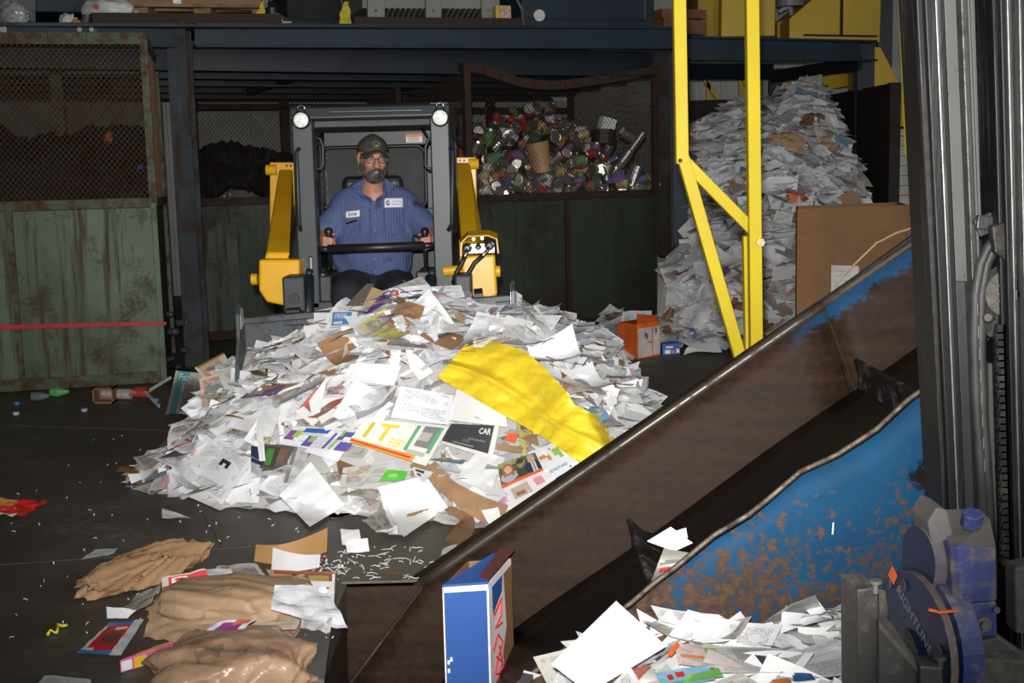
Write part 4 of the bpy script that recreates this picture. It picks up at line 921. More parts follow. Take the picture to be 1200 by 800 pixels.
def shirt_sd(X, Y, Z):
    t = sd_ell(X, Y, Z, pt(437, 268, 7.52), (.235,.150,.30)); t = smin(t, sd_ell(X, Y, Z, pt(438, 300, 7.47), (.235,.165,.17)), .06)
    t = smin(t, sd_cap(X, Y, Z, shL + (.03,0,.018), shR + (-.03,0,.018), .080, .080), .07)
    cut = Z - pt(437, 325, 7.4)[2]; 
    for sh, el in ((shL, elL), (shR, elR)):
        d = el - sh; e = sh + d*1.06; q = sd_cap(X, Y, Z, sh, e, .074, .074)
        t = smin(t, q, .035)
    P = np.stack((X, Y, Z), -1); t = t + .007*np.sin(26*Z + 9*X + 3*np.sin(12*X))*np.clip((1.35-Z)*4, 0, 1) + .005*noise(P.reshape(-1, 3), 17).reshape(X.shape) - .004*ridge(P.reshape(-1,3), 9, 7).reshape(X.shape)
    t = np.maximum(t, -cut)
    nk = sd_cap(X, Y, Z, neck + (.002,-.02,.10), neck + (.002,-.06,-.02), .078, .062); t = np.maximum(t, -nk)                      # neck opening
    vn = sd_cap(X, Y, Z, neck + (0,-.17,.03), neck + (0,-.18,-.095), .060, .004); return np.maximum(t, -vn)
Vs, Fss = surfnet(shirt_sd, (hc[0]-.46, 7.18, .88), (hc[0]+.46, 7.72, 1.54), .0075)
shirt = mkobj('work_shirt', Vs, Fss, M_shirt, pe, True)
bvh = BVHTree.FromPolygons(Vs.tolist(), [tuple(int(i) for i in f) for f in Fss])
def on_shirt(px, v, off=.006):
    d = Vector(ray(px, v)).normalized(); h = bvh.ray_cast(Vector(CAM), d)
    return np.array(h[0] - d*off) if h[0] else pt(px, v, 7.3)
def patch(px0, px1, v0, v1, tilt, name, m_, parent, off, nu=8, nv=5):
    uv = grid_uv(nu, nv); P = []
    for u, v in uv:
        P.append(on_shirt(px0 + (px1-px0)*u, v1 + (v0-v1)*v + tilt*(u-.5), off))
    y = np.array(P); return mkobj(name, y, grid_faces(nu, nv), m_, parent, True, solid=.004)
M_patch = mat('patch_white', (.72,.73,.76), .7, 0, .03); M_navy = mat('patch_navy', (.03,.045,.14), .7)
def patch_fn(px0, px1, v0, v1, tilt, off=.011): return lambda u, v: np.array([on_shirt(px0+(px1-px0)*a, v1+(v0-v1)*c_+tilt*(a-.5), off) for a, c_ in zip(u, v)])
pa = patch(405, 421.5, 247, 254.5, -2, 'name_patch', M_patch, shirt, .007); lettering('Ernie', patch_fn(405,421.5,247,254.5,-2), (.2,.22,.8,.8), M_navy, pa, bold=.02)
pb = patch(450.5, 472, 232, 243, -.5, 'company_patch', M_patch, shirt, .007)
f_ = patch_fn(450.5,472,232,243,-.5); 
for r_ in range(2):
    uu = np.array((.40,.95,.95,.40)); vv = np.array((.60,.60,.66,.66)) - .28*r_; mkobj('patch_line', f_(uu, vv), [(0,1,2,3)], M_navy, pb)
a = np.linspace(0, 2*PI, 15)[:-1]; mkobj('patch_emblem', f_(.2+.11*np.cos(a), .5+.30*np.sin(a)), [tuple(range(14))], mat('patch_blue', (.08,.12,.32), .7), pb)
a = np.linspace(0, 2*PI, 9)[:-1]; f2_ = patch_fn(450.5,472,232,243,-.5,.014); mkobj('patch_emblem', f2_(.23+.05*np.cos(a), .55+.12*np.sin(a)), [tuple(range(8))], M_patch, pb)
b = MB(); b.tube([on_shirt(406,262,.006), on_shirt(418,258,.008)], .006, 6); b.build('pen', M_black, shirt)
for k, v in enumerate((237,253,270,287,303,318)):
    b = MB(); c = on_shirt(439.5 - k*.0, v, .001); b.cyl(c, c + (0,-.004,0), .006, 8); b.build('button', mat('shirt_button', (.06,.08,.17), .5), shirt)
for pts_ in ([(450,246),(451,270),(462,276),(473,270),(473,246)], [(404,257),(405,276),(413,282),(422,276),(422,256)], [(434,237),(434,260),(435,290),(436,322)]):
    b = MB(); b.tube([on_shirt(x, v, .0015) for x, v in pts_], .0028, 5); b.build('seam', mat('shirt_seam', (.06,.09,.21), .85), shirt, True)
for s, P in ((-1, [(424,211),(412,219),(424,232),(437,238),(432,226)]), (1, [(451,209),(463,216),(455,230),(440,238),(444,226)])):   # collar flaps
    C0 = np.array([pt(x, v, 7.39 - .0*i) if 0 else on_shirt(x, v, .012) if v > 216 else pt(x, v, 7.44) for i, (x, v) in enumerate(P)])
    mkobj('collar', C0, [(0,1,2,4),(2,3,4)], M_shirt, shirt, False, solid=.008)
def pants_sd(X, Y, Z):
    d = 9
    for px, kx in ((418, 407), (459, 469)):
        hp, kn = pt(px, 336, 7.52), pt(kx, 344, 7.0); q = sd_cap(X, Y, Z, hp, kn, .118, .090); q = smin(q, sd_cap(X, Y, Z, kn, kn + (0,-.03,-.30), .088, .075), .03); d = smin(d, q, .04)
    d = smin(d, sd_ell(X, Y, Z, pt(438, 328, 7.5), (.235,.165,.13)), .06)
    P = np.stack((X, Y, Z), -1); return d + .006*noise(P.reshape(-1,3), 18).reshape(X.shape)
Vp, Fp = surfnet(pants_sd, (hc[0]-.4, 6.8, .5), (hc[0]+.4, 7.72, 1.02), .011)
mkobj('trousers', Vp, Fp, mat('navy_trousers', (.009,.011,.017), .85, 0, .2, 8, .3, 30), pe, True)
# face: eyes, glasses, beard, cap
M_eye = mat('eye_white', (.34,.30,.27), .4); M_iris = mat('iris', (.04,.03,.025), .3)
for s in (-1, 1):
    b = MB(); b.ball(H3(s*.031,.083,.0), .0125, 12); e = b.build('eye', M_eye, pe, True)
    b = MB(); b.ball(H3(s*.031+.002,.0935,-.001), .0052, 8); b.build('iris', M_iris, e, True)
    b = MB(); b.tube([H3(s*.016,.096,.0165), H3(s*.032,.096,.021), H3(s*.048,.086,.015)], [.004,.005,.003], 6); b.build('eyebrow', mat('brow_hair', (.10,.075,.06), .9), pe, True)
def hair_mat(name, dark, lt):
    mm, nt, b = nodes(name); g = G(nt); co = g.coord('Object'); f = g.noise(co, 110, 3, .7); big = g.noise(co, 22, 2)
    g.l(g.mix(g.ramp(g.math('ADD', g.math('MULTIPLY', f, .5), g.math('MULTIPLY', big, .6)), .42, .68), dark, lt), b.inputs['Base Color']); b.inputs['Roughness'].default_value = .85; g.bump(f, .9, .01, b); return mm
M_beard = hair_mat('beard_hair', (.016,.013,.011), (.15,.135,.125))
def beard_sd(X, Y, Z):
    A, B_, C_ = loc(X, Y, Z); d = sd_ell(A, B_, C_, (0,.032,-.096), (.056,.062,.047))
    for s in (-1, 1):
        d = smin(d, sd_cap(A, B_, C_, (s*.069,.004,.0), (s*.056,.036,-.078), .008, .017), .012)
        d = smin(d, sd_cap(A, B_, C_, (s*.004,.104,-.055), (s*.034,.082,-.074), .0075, .010), .006)
    P = np.stack((A, B_, C_), -1).reshape(-1, 3); d = d - .004*ridge(P, 120, 0).reshape(A.shape) + .003*noise(P, 60).reshape(A.shape)
    m_ = np.sqrt((A/1.5)**2 + (B_-.115)**2 + ((C_+.070)*1.15)**2) - .017; d = np.maximum(d, -m_)
    return d*HS
Vb, Fb = surfnet(beard_sd, tuple(hc - (.12,.16,.2)), tuple(hc + (.14,.1,.06)), .0045); mkobj('beard', Vb, Fb, M_beard, pe, True)
def hair_sd(X, Y, Z):
    A, B_, C_ = loc(X, Y, Z); d = np.maximum(sd_ell(A, B_, C_, (0,-.03,.01), (.080,.088,.085)), B_ - .03*0 - .018); return d*HS
Vh, Fh = surfnet(hair_sd, tuple(hc - (.12,.14,.1)), tuple(hc + (.14,.16,.12)), .007); mkobj('hair', Vh, Fh, M_beard, pe, True)
M_rim = mat('glasses_rim', (.03,.022,.02), .35); gl = None
b = MB()
for s in (-1, 1):
    P = [H3(s*.033 + .025*math.cos(t)*(1 + .1*abs(math.sin(2*t))), .112 - .010*abs(math.cos(t)) * (1 if s*math.cos(t) > 0 else 0), -.004 + .017*math.sin(t)) for t in np.linspace(0, 2*PI, 17)]
    b.tube(P, .0022, 6, cap=False); b.tube([H3(s*.058,.100,.004), H3(s*.074,.07,.006), H3(s*.080,-.01,.004)], .0024, 6)
b.tube([H3(-.009,.113,.002), H3(0,.116,.005), H3(.009,.113,.002)], .0022, 6); gl = b.build('glasses', M_rim, pe, True)
for s in (-1, 1):
    b = MB(); P = [H3(s*.033 + .024*math.cos(t), .1115, -.004 + .016*math.sin(t)) for t in np.linspace(0, 2*PI, 17)[:-1]]; b.add(P, [tuple(range(16))]); b.build('lens', M_glass, gl)
M_cap = mat('cap_cloth', (.040,.038,.030), .85, 0, .25, 40); M_capb = mat('cap_mesh_beige', (.30,.26,.19), .85, 0, .2, 60)
n1_, n2_ = 24, 9; Vc = []; mi = []
for j in range(n2_+1):
    t = (PI/2)*(j/n2_)
    for i in range(n1_): a = 2*PI*i/n1_; Vc.append(H3(.087*math.cos(t)*math.sin(a), -.012 + .107*math.cos(t)*math.cos(a), .036 + (.082 + .010*math.cos(a))*math.sin(t)))
Fc = [(j*n1_+i, j*n1_+(i+1)%n1_, (j+1)*n1_+(i+1)%n1_, (j+1)*n1_+i) for j in range(n2_) for i in range(n1_)]
mi = [0 if (i < 7 or i >= n1_-7) else 1 for j in range(n2_) for i in range(n1_)]
capo = mkobj('cap', Vc, Fc, [M_cap, M_capb], pe, True, mi=mi, solid=.004)
uv = grid_uv(10, 5); P = np.array([H3((u-.5)*.148*(1 - .30*v*v), .070 + .066*v - .16*(u-.5)**2*(1-.2*v) + .0, .054 - .014*v - .15*(u-.5)**2) for u, v in uv]); mkobj('brim', P, grid_faces(10, 5), M_cap, capo, True, solid=.004)
b = MB(); c, r_ = H3(0,.098,.080), .023*HS; nn_ = hf*.82 + hz*.5; nn_ /= np.linalg.norm(nn_); sx_ = np.cross(nn_, UP); sx_ /= np.linalg.norm(sx_); sx_ = sx_ if sx_[0] > 0 else -sx_; sy_ = np.cross(sx_, nn_); sy_ = sy_ if sy_[2] > 0 else -sy_
b.cyl(c - nn_*.012, c + nn_*.003, r_, 20); em_ = b.build('cap_badge', mat('badge_grey', (.10,.115,.11), .8), capo)
b = MB(); b.cyl(c - nn_*.01, c + nn_*.0045, r_*.78, 20); b.build('badge_field', mat('badge_dark', (.06,.062,.055), .8), em_)
lettering('A', lambda u, v: c + nn_*.0065 + np.outer(u-.5, sx_)*.022 + np.outer(v-.5, sy_)*.024, (0,.1,1,1.1), M_cap, em_, bold=.03)
b = MB(); q = c + nn_*.007 - sy_*.010; b.obox(q, sx_*.009, sy_*.003, nn_*.0006); b.build('badge_bar', mat('badge_yellow', (.5,.3,.03), .7), em_)
# ---------------------------------------------------------------- the paper pile
def proj(P):
    P = np.atleast_2d(P) - CAM; z = P @ _f; return np.stack((600 + F*(P @ _r)/z, 400 - F*(P @ _u)/z), -1)
POLY = np.array([(-2.08,6.75),(-1.86,6.2),(-1.46,5.84),(-.95,5.62),(-.5,5.56),(-.18,5.42),(.15,5.12),(.45,4.98),(.70,5.25),(.85,6.1),(.90,7.1),(.82,8.1),(.42,8.4),(.10,8.2),(.05,7.2),(-.3,7.05),(-1.45,7.05),(-1.9,7.3)])
CX = [-2.1,-1.8,-1.48,-1.25,-1.0,-.75,-.55,-.3,0,.2,.6,.8,1.0,1.2]; CZ = [.48,.60,.72,.77,.82,.87,.91,.88,.79,.78,.73,.66,.52,.4]
def pdist(x, y, poly):
    x = np.asarray(x, float); y = np.asarray(y, float); d = np.full(x.shape, 9.0); ins = np.zeros(x.shape, bool); n = len(poly)
    for i in range(n):
        (ax, ay), (bx, by) = poly[i], poly[(i+1) % n]; ex, ey = bx-ax, by-ay
        t = np.clip(((x-ax)*ex + (y-ay)*ey)/(ex*ex+ey*ey), 0, 1); d = np.minimum(d, np.hypot(x-ax-t*ex, y-ay-t*ey))
        c = ((ay > y) != (by > y)) & (x < (bx-ax)*(y-ay)/(by-ay+1e-12) + ax); ins ^= c
    return np.where(ins, d, -d)
def HZ(x, y):
    d = np.clip(pdist(x, y, POLY), 0, None); x = np.asarray(x, float); y = np.asarray(y, float)
    h = np.interp(x, CX, CZ)*np.sin(np.clip(d/.88, 0, 1)*PI/2)
    bumps = .035*np.sin(5.1*x + 2.2*y) * np.sin(4.3*y - 1.7*x + 1) + .02*np.sin(11*x - 6*y)
    return h + bumps*np.clip(d*4, 0, 1)
def march(px, v, H, y0, y1, step=.012):
    d = ray(px, v); Y = np.arange(y0, y1, step); P = CAM + Y[:, None]*d; h = np.maximum(H(P[:, 0], P[:, 1]), 0)
    k = np.argmax(P[:, 2] < h); return P[k] if P[k, 2] < h[k] else P[-1]
HIT = lambda px, v: march(px, v, HZ, 4.7, 9.5)
def core(H, x0, x1, y0, y1, n, m_, name, label, cat, rough=.02):
    nx, ny = n; X = np.linspace(x0, x1, nx+1); Y = np.linspace(y0, y1, ny+1); gx, gy = np.meshgrid(X, Y)
    Z = H(gx, gy); P = np.stack((gx, gy, Z), -1).reshape(-1, 3); P[:, 2] += rough*noise(P, 21)*(P[:, 2] > .03) - .03
    keep = Z.ravel() > .005; Fs = [f for f in grid_faces(nx, ny) if any(keep[i] for i in f)]
    used = sorted({i for f in Fs for i in f}); mp = {u: k for k, u in enumerate(used)}
    return P[used], [tuple(mp[i] for i in f) for f in Fs]
WHITE = [(.80,.80,.81),(.76,.77,.79),(.83,.83,.83),(.72,.73,.76),(.78,.78,.76)]
NEWS = [(.52,.50,.47),(.46,.45,.43),(.58,.56,.52)]
ADS = [(.70,.66,.58),(.62,.18,.13),(.16,.32,.48),(.55,.50,.14),(.28,.42,.20),(.66,.40,.30),(.2,.15,.3),(.12,.12,.13),(.6,.3,.5)]
KRAFT = [(.34,.19,.09),(.28,.15,.07),(.42,.27,.15)]
def pick_kind(r):
    if r < .72: return R.choice(WHITE), (1 if R.random() < .45 else 0)
    if r < .86: return R.choice(NEWS), 2
    if r < .95: return R.choice(ADS + WHITE*2), 3
    return R.choice(KRAFT), 0
def rsheet_pts(c, nrm, w, h, nu, nv, curl, ang):
    a = np.array((math.cos(ang), math.sin(ang), 0)); e1 = a - nrm*np.dot(a, nrm); e1 /= np.linalg.norm(e1); e2 = np.cross(nrm, e1)
    uv = grid_uv(nu, nv); u, v = uv[:, 0]-.5, uv[:, 1]-.5; k1, k2, k3 = curl
    z = k1*u*u + k2*v*v + k3*u*v
    return c + np.outer(u*w, e1) + np.outer(v*h, e2) + np.outer(z, nrm), uv
def slope_n(H, x, y, e=.06):
    n = np.array((-(H(x+e, y)-H(x-e, y))/(2*e), -(H(x, y+e)-H(x, y-e))/(2*e), 1.0)); return n/np.linalg.norm(n)
FEAT = []                                                             # outlines of sheets laid by hand, kept clear of loose litter
def feat_mask(q, m=4):
    r = np.zeros(len(q), bool)
    for Q in FEAT: r |= pdist(q[:, 0], q[:, 1], Q) > m
    return r
def in_feat(q):
    for Q in FEAT:
        if pdist(q[0], q[1], Q) > 4: return True
    return False
def loose_mass(name, H, sampler, count, size, liftmax, V0=None, F0=None, tint0=(.55,.54,.52), label=None, cat=None, group=None, clear=True, grey=1.0, strips=.35):
    VV, FF, UV, TI, IN, SE = [], [], [], [], [], []; n = 0; first_sheet = 0
    if V0 is not None:
        VV.append(V0); FF += [tuple(f) for f in F0]; UV.append(np.zeros((len(V0), 2))); n = len(V0); k = len(F0); TI += [tint0]*k; IN += [0]*k; SE += [.1]*k
    for _ in range(count):
        x, y = sampler(); z = float(H(x, y)); r = R.random(); tint, ink = pick_kind(R.random())
        if r < strips: w, h, nu, nv = R.uniform(.018, .05), R.uniform(.14, .32), 1, 4; tint, ink = R.choice(WHITE), 0
        elif r < strips + .2: w, h, nu, nv = R.uniform(.06, .12), R.uniform(.08, .2), 2, 2
        else: w, h, nu, nv = R.uniform(.17, .23)*size, R.uniform(.22, .31)*size, 3, 3
        nr = slope_n(H, x, y); q = R.random()**1.2; nr = nr*(1-q*.85) + UP*q*.85 + np.array([R.gauss(0,.16), R.gauss(0,.16), 0]); nr /= np.linalg.norm(nr)
        lift = R.uniform(.0, liftmax); c = np.array((x, y, z + lift))
        P, uv = rsheet_pts(c, nr, w, h, nu, nv, (R.gauss(0,.05), R.gauss(0,.06), R.gauss(0,.05)), R.uniform(0, 6.3))
        P[:, 2] = np.maximum(P[:, 2], .004 + .03*R.random()*0 + .004*R.random())
        if PENS is not None and PENS(P): continue
        VV.append(P); f = grid_faces(nu, nv); FF += [tuple(n + i for i in q_) for q_ in f]; UV.append(uv); n += len(P)
        s = R.random(); t = tuple(min(.9, c_*grey) for c_ in tint); TI += [t]*len(f); IN += [ink]*len(f); SE += [s]*len(f)
    if clear:                                                          # litter slides under the sheets laid by hand
        A_ = np.vstack(VV); M_ = feat_mask(proj(A_), 2); k = 0
        for i, P in enumerate(VV):
            if (i or V0 is None) and M_[k:k+len(P)].any(): d = P.mean(0) - CAM; P += d/np.linalg.norm(d)*.085; P[:, 2] = np.maximum(P[:, 2], .004)
            k += len(P)
    o = mkobj(name, np.vstack(VV), FF, PAPER, None, True); set_uv(o.data, np.vstack(UV)); paint_attr(o.data, np.array(TI), np.array(IN), np.array(SE))
    T(o, label, cat, group, 'stuff'); return o
PENS = None
# ---- prints
def blk(*rects, base=(.8,.8,.8), ink=0):
    def f(u, v):
        for q in rects[::-1]:
            x0, y0, x1, y1, c = q[:5]
            if len(q) > 5:
                if ((u-(x0+x1)/2)/(x1-x0)*2)**2 + ((v-(y0+y1)/2)/(y1-y0)*2)**2 <= 1: return c
            elif x0 <= u <= x1 and y0 <= v <= y1: return c
        return base + (ink,)
    return f
HITC = lambda px, v: pt(px, v, 6.12 + (385-v)/50*.30)      # the crest, where sheets stand up against the sky line of the heap
import re
SHORT = []; USED = set()
def short(label):
    return ' '.join(re.split(r' (?:at|on|near|by|in|lying|beside|sticking|poking|hanging|below|above|under|behind|tucked|leaning|across|jutting|high|low|before|right|left|upright|standing|draped|stuck|showing|propped|caught|between|inside|down|up) ', ' ' + label + ' ')[0].split())
def whereis(kind, P, tail=''):
    c = proj(np.mean(P, axis=0))[0]; k = sorted(SHORT, key=lambda q: (q[0]-c[0])**2 + (q[1]-c[1])**2)
    for q in k[:9]:
        dx, dy = c[0]-q[0], c[1]-q[1]; d = 'right of' if dx > abs(dy) else 'left of' if -dx > abs(dy) else 'below' if dy > 0 else 'above'
        for adj in ('just ', ''):
            lb = f'{kind} {adj}{d} the {q[2]}{tail}'
            if lb not in USED and len(lb.split()) <= 16: USED.add(lb); return lb
    return f'{kind} among the other sheets{tail}'
def laid(name, label, cat, Q, lift=.05, n=(10, 10), tint=(.8,.8,.8), ink=0, paint=None, H=None, hit=None, words=(), group=None, curl=0.0, folds=.0, mats=None):
    """a sheet draped on the heap, its corners read off the photograph; words = [(text, box, material)]"""
    hit = hit or HIT; A, B_, C_, D = (np.array(q, float) for q in Q)
    FEAT.append(np.array(Q, float))
    hc_ = [hit(*q) for q in (A, B_, C_, D)]; pl = quad_fn(*hc_)
    gx = grid_uv(8, 8); tab = np.array([hit(*((1-u)*(1-v)*A + u*(1-v)*B_ + u*v*C_ + (1-u)*v*D)) for u, v in gx]).reshape(9, 9, 3)
    # smooth the drape so the sheet keeps its stiffness
    for _ in range(2): tab[1:-1, 1:-1] = .25*(tab[:-2, 1:-1] + tab[2:, 1:-1] + tab[1:-1, :-2] + tab[1:-1, 2:])
    def fn(u, v, extra=0.0):
        u = np.clip(np.asarray(u, float), 0, 1); v = np.clip(np.asarray(v, float), 0, 1); i = np.minimum((u*8).astype(int), 7); j = np.minimum((v*8).astype(int), 7); a = (u*8-i)[:, None]; c = (v*8-j)[:, None]
        P = tab[j, i]*(1-a)*(1-c) + tab[j, i+1]*a*(1-c) + tab[j+1, i]*(1-a)*c + tab[j+1, i+1]*a*c
        d = P - CAM; d /= np.linalg.norm(d, axis=1)[:, None]
        l = lift + extra + curl*((u-.5)**2 + (v-.5)**2)*.3 + folds*(ridge(P, 14, 3) - .4)
        P = P - d*np.reshape(l, (-1, 1)); P[:, 2] = np.maximum(P[:, 2], .004); return P
    o = sheet(name, fn, n[0], n[1], tint, ink, paint, mats=mats); T(o, label, cat, group); q_ = np.mean(np.array(Q, float), axis=0)
    sh_ = short(label)
    if len(sh_.split()) > 2 and all(sh_ != z_[2] for z_ in SHORT): SHORT.append((q_[0], q_[1], sh_))
    for wd in words: lettering(wd[0], lambda u, v: fn(u, v, .004), wd[1], wd[2], o, bold=.015)
    return o
M_ink = mat('print_black', (.02,.02,.022), .6); M_inkw = mat('print_white', (.75,.75,.75), .6); M_inky = mat('print_yellow', (.75,.55,.03), .6); M_inkr = mat('print_red', (.55,.03,.03), .6); M_inkb = mat('print_blue', (.05,.12,.42), .6); M_inkt = mat('print_teal', (.6,.75,.74), .6)
laid('newspaper', 'newspaper with a teal banner on the pile left flank', 'newspaper', [(194,486),(256,478),(262,440),(206,434)], .06, (16,16), paint=blk((.06,0,.17,1,(.10,.36,.40)),(.06,.72,.34,1,(.10,.36,.40)),(.0,.1,.05,.9,(.5,.48,.45)),(.22,.05,.42,.35,(.25,.22,.2)),(.22,.4,.42,.66,(.33,.29,.25)), base=(.52,.5,.47), ink=1), words=[('Fac', (.10,.78,.31,.95), M_inkt)])
laid('food_carton', 'flattened tan food carton with a red square, left of pile', 'carton', [(250,456),(277,438),(262,413),(228,431)], .10, (14,14), paint=blk((0,0,1,.12,(.75,.73,.68)),(.08,.15,.95,.95,(.62,.42,.2)),(.45,.18,.95,.62,(.55,.05,.04)),(.5,.24,.8,.5,(.7,.2,.12)),(0,.12,.08,1,(.75,.72,.66)),(.1,.66,.6,.95,(.68,.5,.25)),(.82,.2,1,.9,(.68,.64,.5)), base=(.35,.2,.1)))
laid('office_sheet', 'white form with bold black marks on the lower left slope', 'paper', [(213,558),(260,591),(299,536),(253,512)], .07, (14,14), tint=(.82,.82,.83), paint=blk((.42,.60,.5,.74,(.03,.03,.03)),(.52,.64,.56,.72,(.03,.03,.03)),(.60,.6,.66,.72,(.03,.03,.03)),(.40,.54,.72,.565,(.05,.05,.05)),(.68,.80,.73,.95,(.03,.03,.03)), base=(.82,.82,.83), ink=1))
laid('office_sheet', 'white sheet lying lowest at the left foot of the pile', 'paper', [(201,573),(258,598),(300,578),(228,556)], .03, tint=(.82,.82,.82))
laid('office_sheet', 'white sheet tucked behind the form with black marks', 'paper', [(262,588),(303,589),(306,540),(285,530)], .04, tint=(.80,.80,.82))
laid('office_sheet', 'long white sheet with pink fold at left slope', 'paper', [(208,548),(225,566),(262,524),(240,508)], .075, tint=(.8,.79,.8), paint=blk((.0,.3,.2,.6,(.75,.5,.47)), base=(.8,.8,.81)))
laid('pink_card', 'pink card with green dots at the left foot of the pile', 'card', [(186,574),(199,566),(196,538),(172,531)], .06, (12,12), paint=blk((.3,.3,.5,.45,(.25,.25,.16)),(.5,.55,.7,.7,(.25,.25,.16)),(.25,.7,.4,.82,(.28,.26,.18)), base=(.72,.45,.46)))
laid('newspaper', 'grey listings page on the left slope under white sheets', 'newspaper', [(182,528),(212,540),(238,500),(207,500)], .06, tint=(.5,.49,.48), ink=1)
laid('white_bag', 'white folded sheet sticking out low at far left', 'paper', [(144,550),(186,560),(190,545),(152,545)], .04, (6,6), curl=.4)
laid('booklet', 'blue grey booklet lying flat at far left foot of pile', 'booklet', [(147,571),(184,569),(187,561),(152,563)], .02, (8,8), tint=(.30,.38,.42), ink=3)
laid('office_sheet', 'punched white sheet hanging over the front foot of the pile', 'paper', [(327,580),(363,617),(404,592),(364,541)], .07, (14,14), tint=(.83,.83,.84), folds=.07, paint=blk((.90,.93,.94,.97,(.1,.1,.1)),(.92,.48,.96,.52,(.1,.1,.1)),(.88,.05,.92,.09,(.1,.1,.1)), base=(.83,.83,.84)))
laid('office_sheet', 'blank white sheet at front centre above the torn scraps', 'paper', [(473,629),(525,594),(499,557),(442,571)], .09, (8,8), tint=(.84,.84,.85))
laid('office_sheet', 'white sheet showing beneath the blank front centre sheet', 'paper', [(455,626),(478,627),(470,575),(446,580)], .05, (6,6), tint=(.82,.82,.83))
laid('flyer', 'advert flyer with big yellow letters at the pile front', 'flyer', [(409,517),(499,546),(527,499),(428,491)], .10, (22,18), paint=blk((.0,.02,.82,.14,(.72,.30,.03)),(.02,.04,.78,.10,(.6,.05,.03)),(.62,.2,.66,.95,(.12,.38,.2)),(.72,.38,.92,.95,(.22,.22,.22)),(.74,.55,.88,.8,(.42,.42,.4)),(.90,.3,.94,.95,(.12,.4,.22)),(.66,.16,.9,.3,(.45,.46,.4)),(.94,0,1,1,(.72,.70,.66)),(0,0,1,.02,(.7,.68,.65)), base=(.74,.73,.66)),
     words=[('1T', (.10,.30,.44,.90), M_inky), ('EVERY', (.44,.22,.62,.48), M_inky)])
laid('flyer', 'white flyer striped in purple and green at pile front', 'flyer', [(326,520),(402,531),(428,503),(346,499)], .085, (22,14), paint=blk((.0,.3,.14,.8,(.25,.08,.3)),(.08,.45,.2,.8,(.35,.5,.1)),(.18,.68,.55,.9,(.05,.13,.45)),(.30,.1,.46,.55,(.12,.1,.36)),(.36,.25,.44,.6,(.3,.45,.15)),(.64,.1,.68,.8,(.12,.1,.36)),(.72,.1,.76,.9,(.3,.5,.12)),(.80,.1,.98,.4,(.12,.1,.38)),(.76,.62,.9,.85,(.1,.1,.35)),(.74,.5,.8,.62,(.1,.1,.35)), base=(.76,.76,.78), ink=1))
laid('office_sheet', 'white sheet poking out below the purple and green flyer', 'paper', [(356,529),(396,541),(408,520),(372,513)], .06, (6,6), tint=(.8,.81,.85))
laid('magazine', 'black magazine cover with white title near the yellow sheet', 'magazine', [(516,519),(577,538),(585,499),(529,496)], .075, (20,16), paint=blk((.0,.12,.9,1,(.055,.056,.058)),(.36,.30,.52,.42,(.11,.11,.115)),(.45,.46,.8,.5,(.16,.16,.16)),(.48,.54,.86,.57,(.16,.16,.16)),(.22,.2,.6,.22,(.2,.2,.2)), base=(.72,.70,.66)), words=[('CAR', (.62,.70,.86,.90), M_inkw)])
laid('office_sheet', 'typed white letter lying beside the yellow sheet left end', 'paper', [(458,489),(526,498),(532,463),(470,452)], .095, (10,10), tint=(.80,.80,.84), ink=1)
laid('office_sheet', 'blank white sheet under the yellow sheet lower edge', 'paper', [(524,492),(594,500),(592,474),(536,455)], .085, (8,8), tint=(.80,.79,.76))
ppl = blk((0,.15,1,1,(.10,.11,.06)),(.0,.8,.5,1,(.3,.32,.15)),(.02,.13,.44,.56,(.35,.42,.48),1),(.08,.40,.36,.90,(.36,.12,.04),1),(.13,.46,.32,.80,(.62,.38,.28),1),(.10,.36,.17,.62,(.38,.13,.05),1),(.30,.34,.37,.62,(.38,.13,.05),1),(.42,.1,.68,.66,(.06,.07,.045),1),(.47,.52,.63,.86,(.30,.22,.16),1),(.46,.72,.65,.93,(.06,.05,.035),1),(.64,.05,1.02,.72,(.03,.04,.09),1),(.79,.1,.90,.64,(.6,.6,.62)),(.83,.1,.865,.58,(.08,.09,.06)),(.74,.58,.93,.94,(.52,.33,.25),1),(.74,.80,.93,.98,(.36,.35,.34),1),(.76,.6,.91,.86,(.52,.33,.25),1),(0,0,1,.15,(.75,.13,.05)))
laid('flyer', 'flyer with a photo of three people above an orange band', 'flyer', [(588,572),(637,551),(627,530),(583,544)], .085, (44,36), paint=ppl)
laid('flyer', 'white leaflet with brown photo below the three people flyer', 'flyer', [(600,596),(660,571),(640,548),(590,572)], .075, (16,12), paint=blk((.1,.3,.5,.8,(.5,.42,.34)),(.2,.4,.35,.6,(.3,.17,.08)),(.6,.5,.8,.85,(.7,.3,.32)), base=(.76,.74,.74)))
laid('flyer', 'pale leaflet with coloured blobs below the yellow sheet', 'flyer', [(642,574),(684,548),(657,515),(618,530)], .06, (20,20), paint=blk((.0,.0,1,.14,(.12,.12,.5)),(.2,.68,.38,.8,(.7,.25,.08)),(.42,.6,.52,.75,(.65,.3,.08)),(.62,.66,.78,.86,(.3,.45,.1)),(.7,.56,.8,.68,(.3,.45,.1)),(.55,.86,.62,.9,(.3,.2,.5)),(.75,.18,.82,.26,(.1,.1,.4)), base=(.70,.76,.76)), words=[('ADVENTURES', (.25,.30,.75,.38), M_inkb)])
laid('paper_scrap', 'small orange scrap above the flyer with three people', 'scrap', [(591,515),(603,519),(608,508),(596,507)], .08, (4,4), tint=(.8,.14,.04))
laid('torn_sheet', 'large torn grey white sheet right of the kraft strip', 'paper', [(534,560),(573,578),(592,536),(560,527)], .05, (10,10), tint=(.66,.66,.66), folds=.05)
laid('cardboard_scrap', 'narrow brown card strip below the black magazine', 'cardboard', [(580,526),(611,531),(614,524),(583,519)], .08, (6,3), tint=(.36,.24,.14))
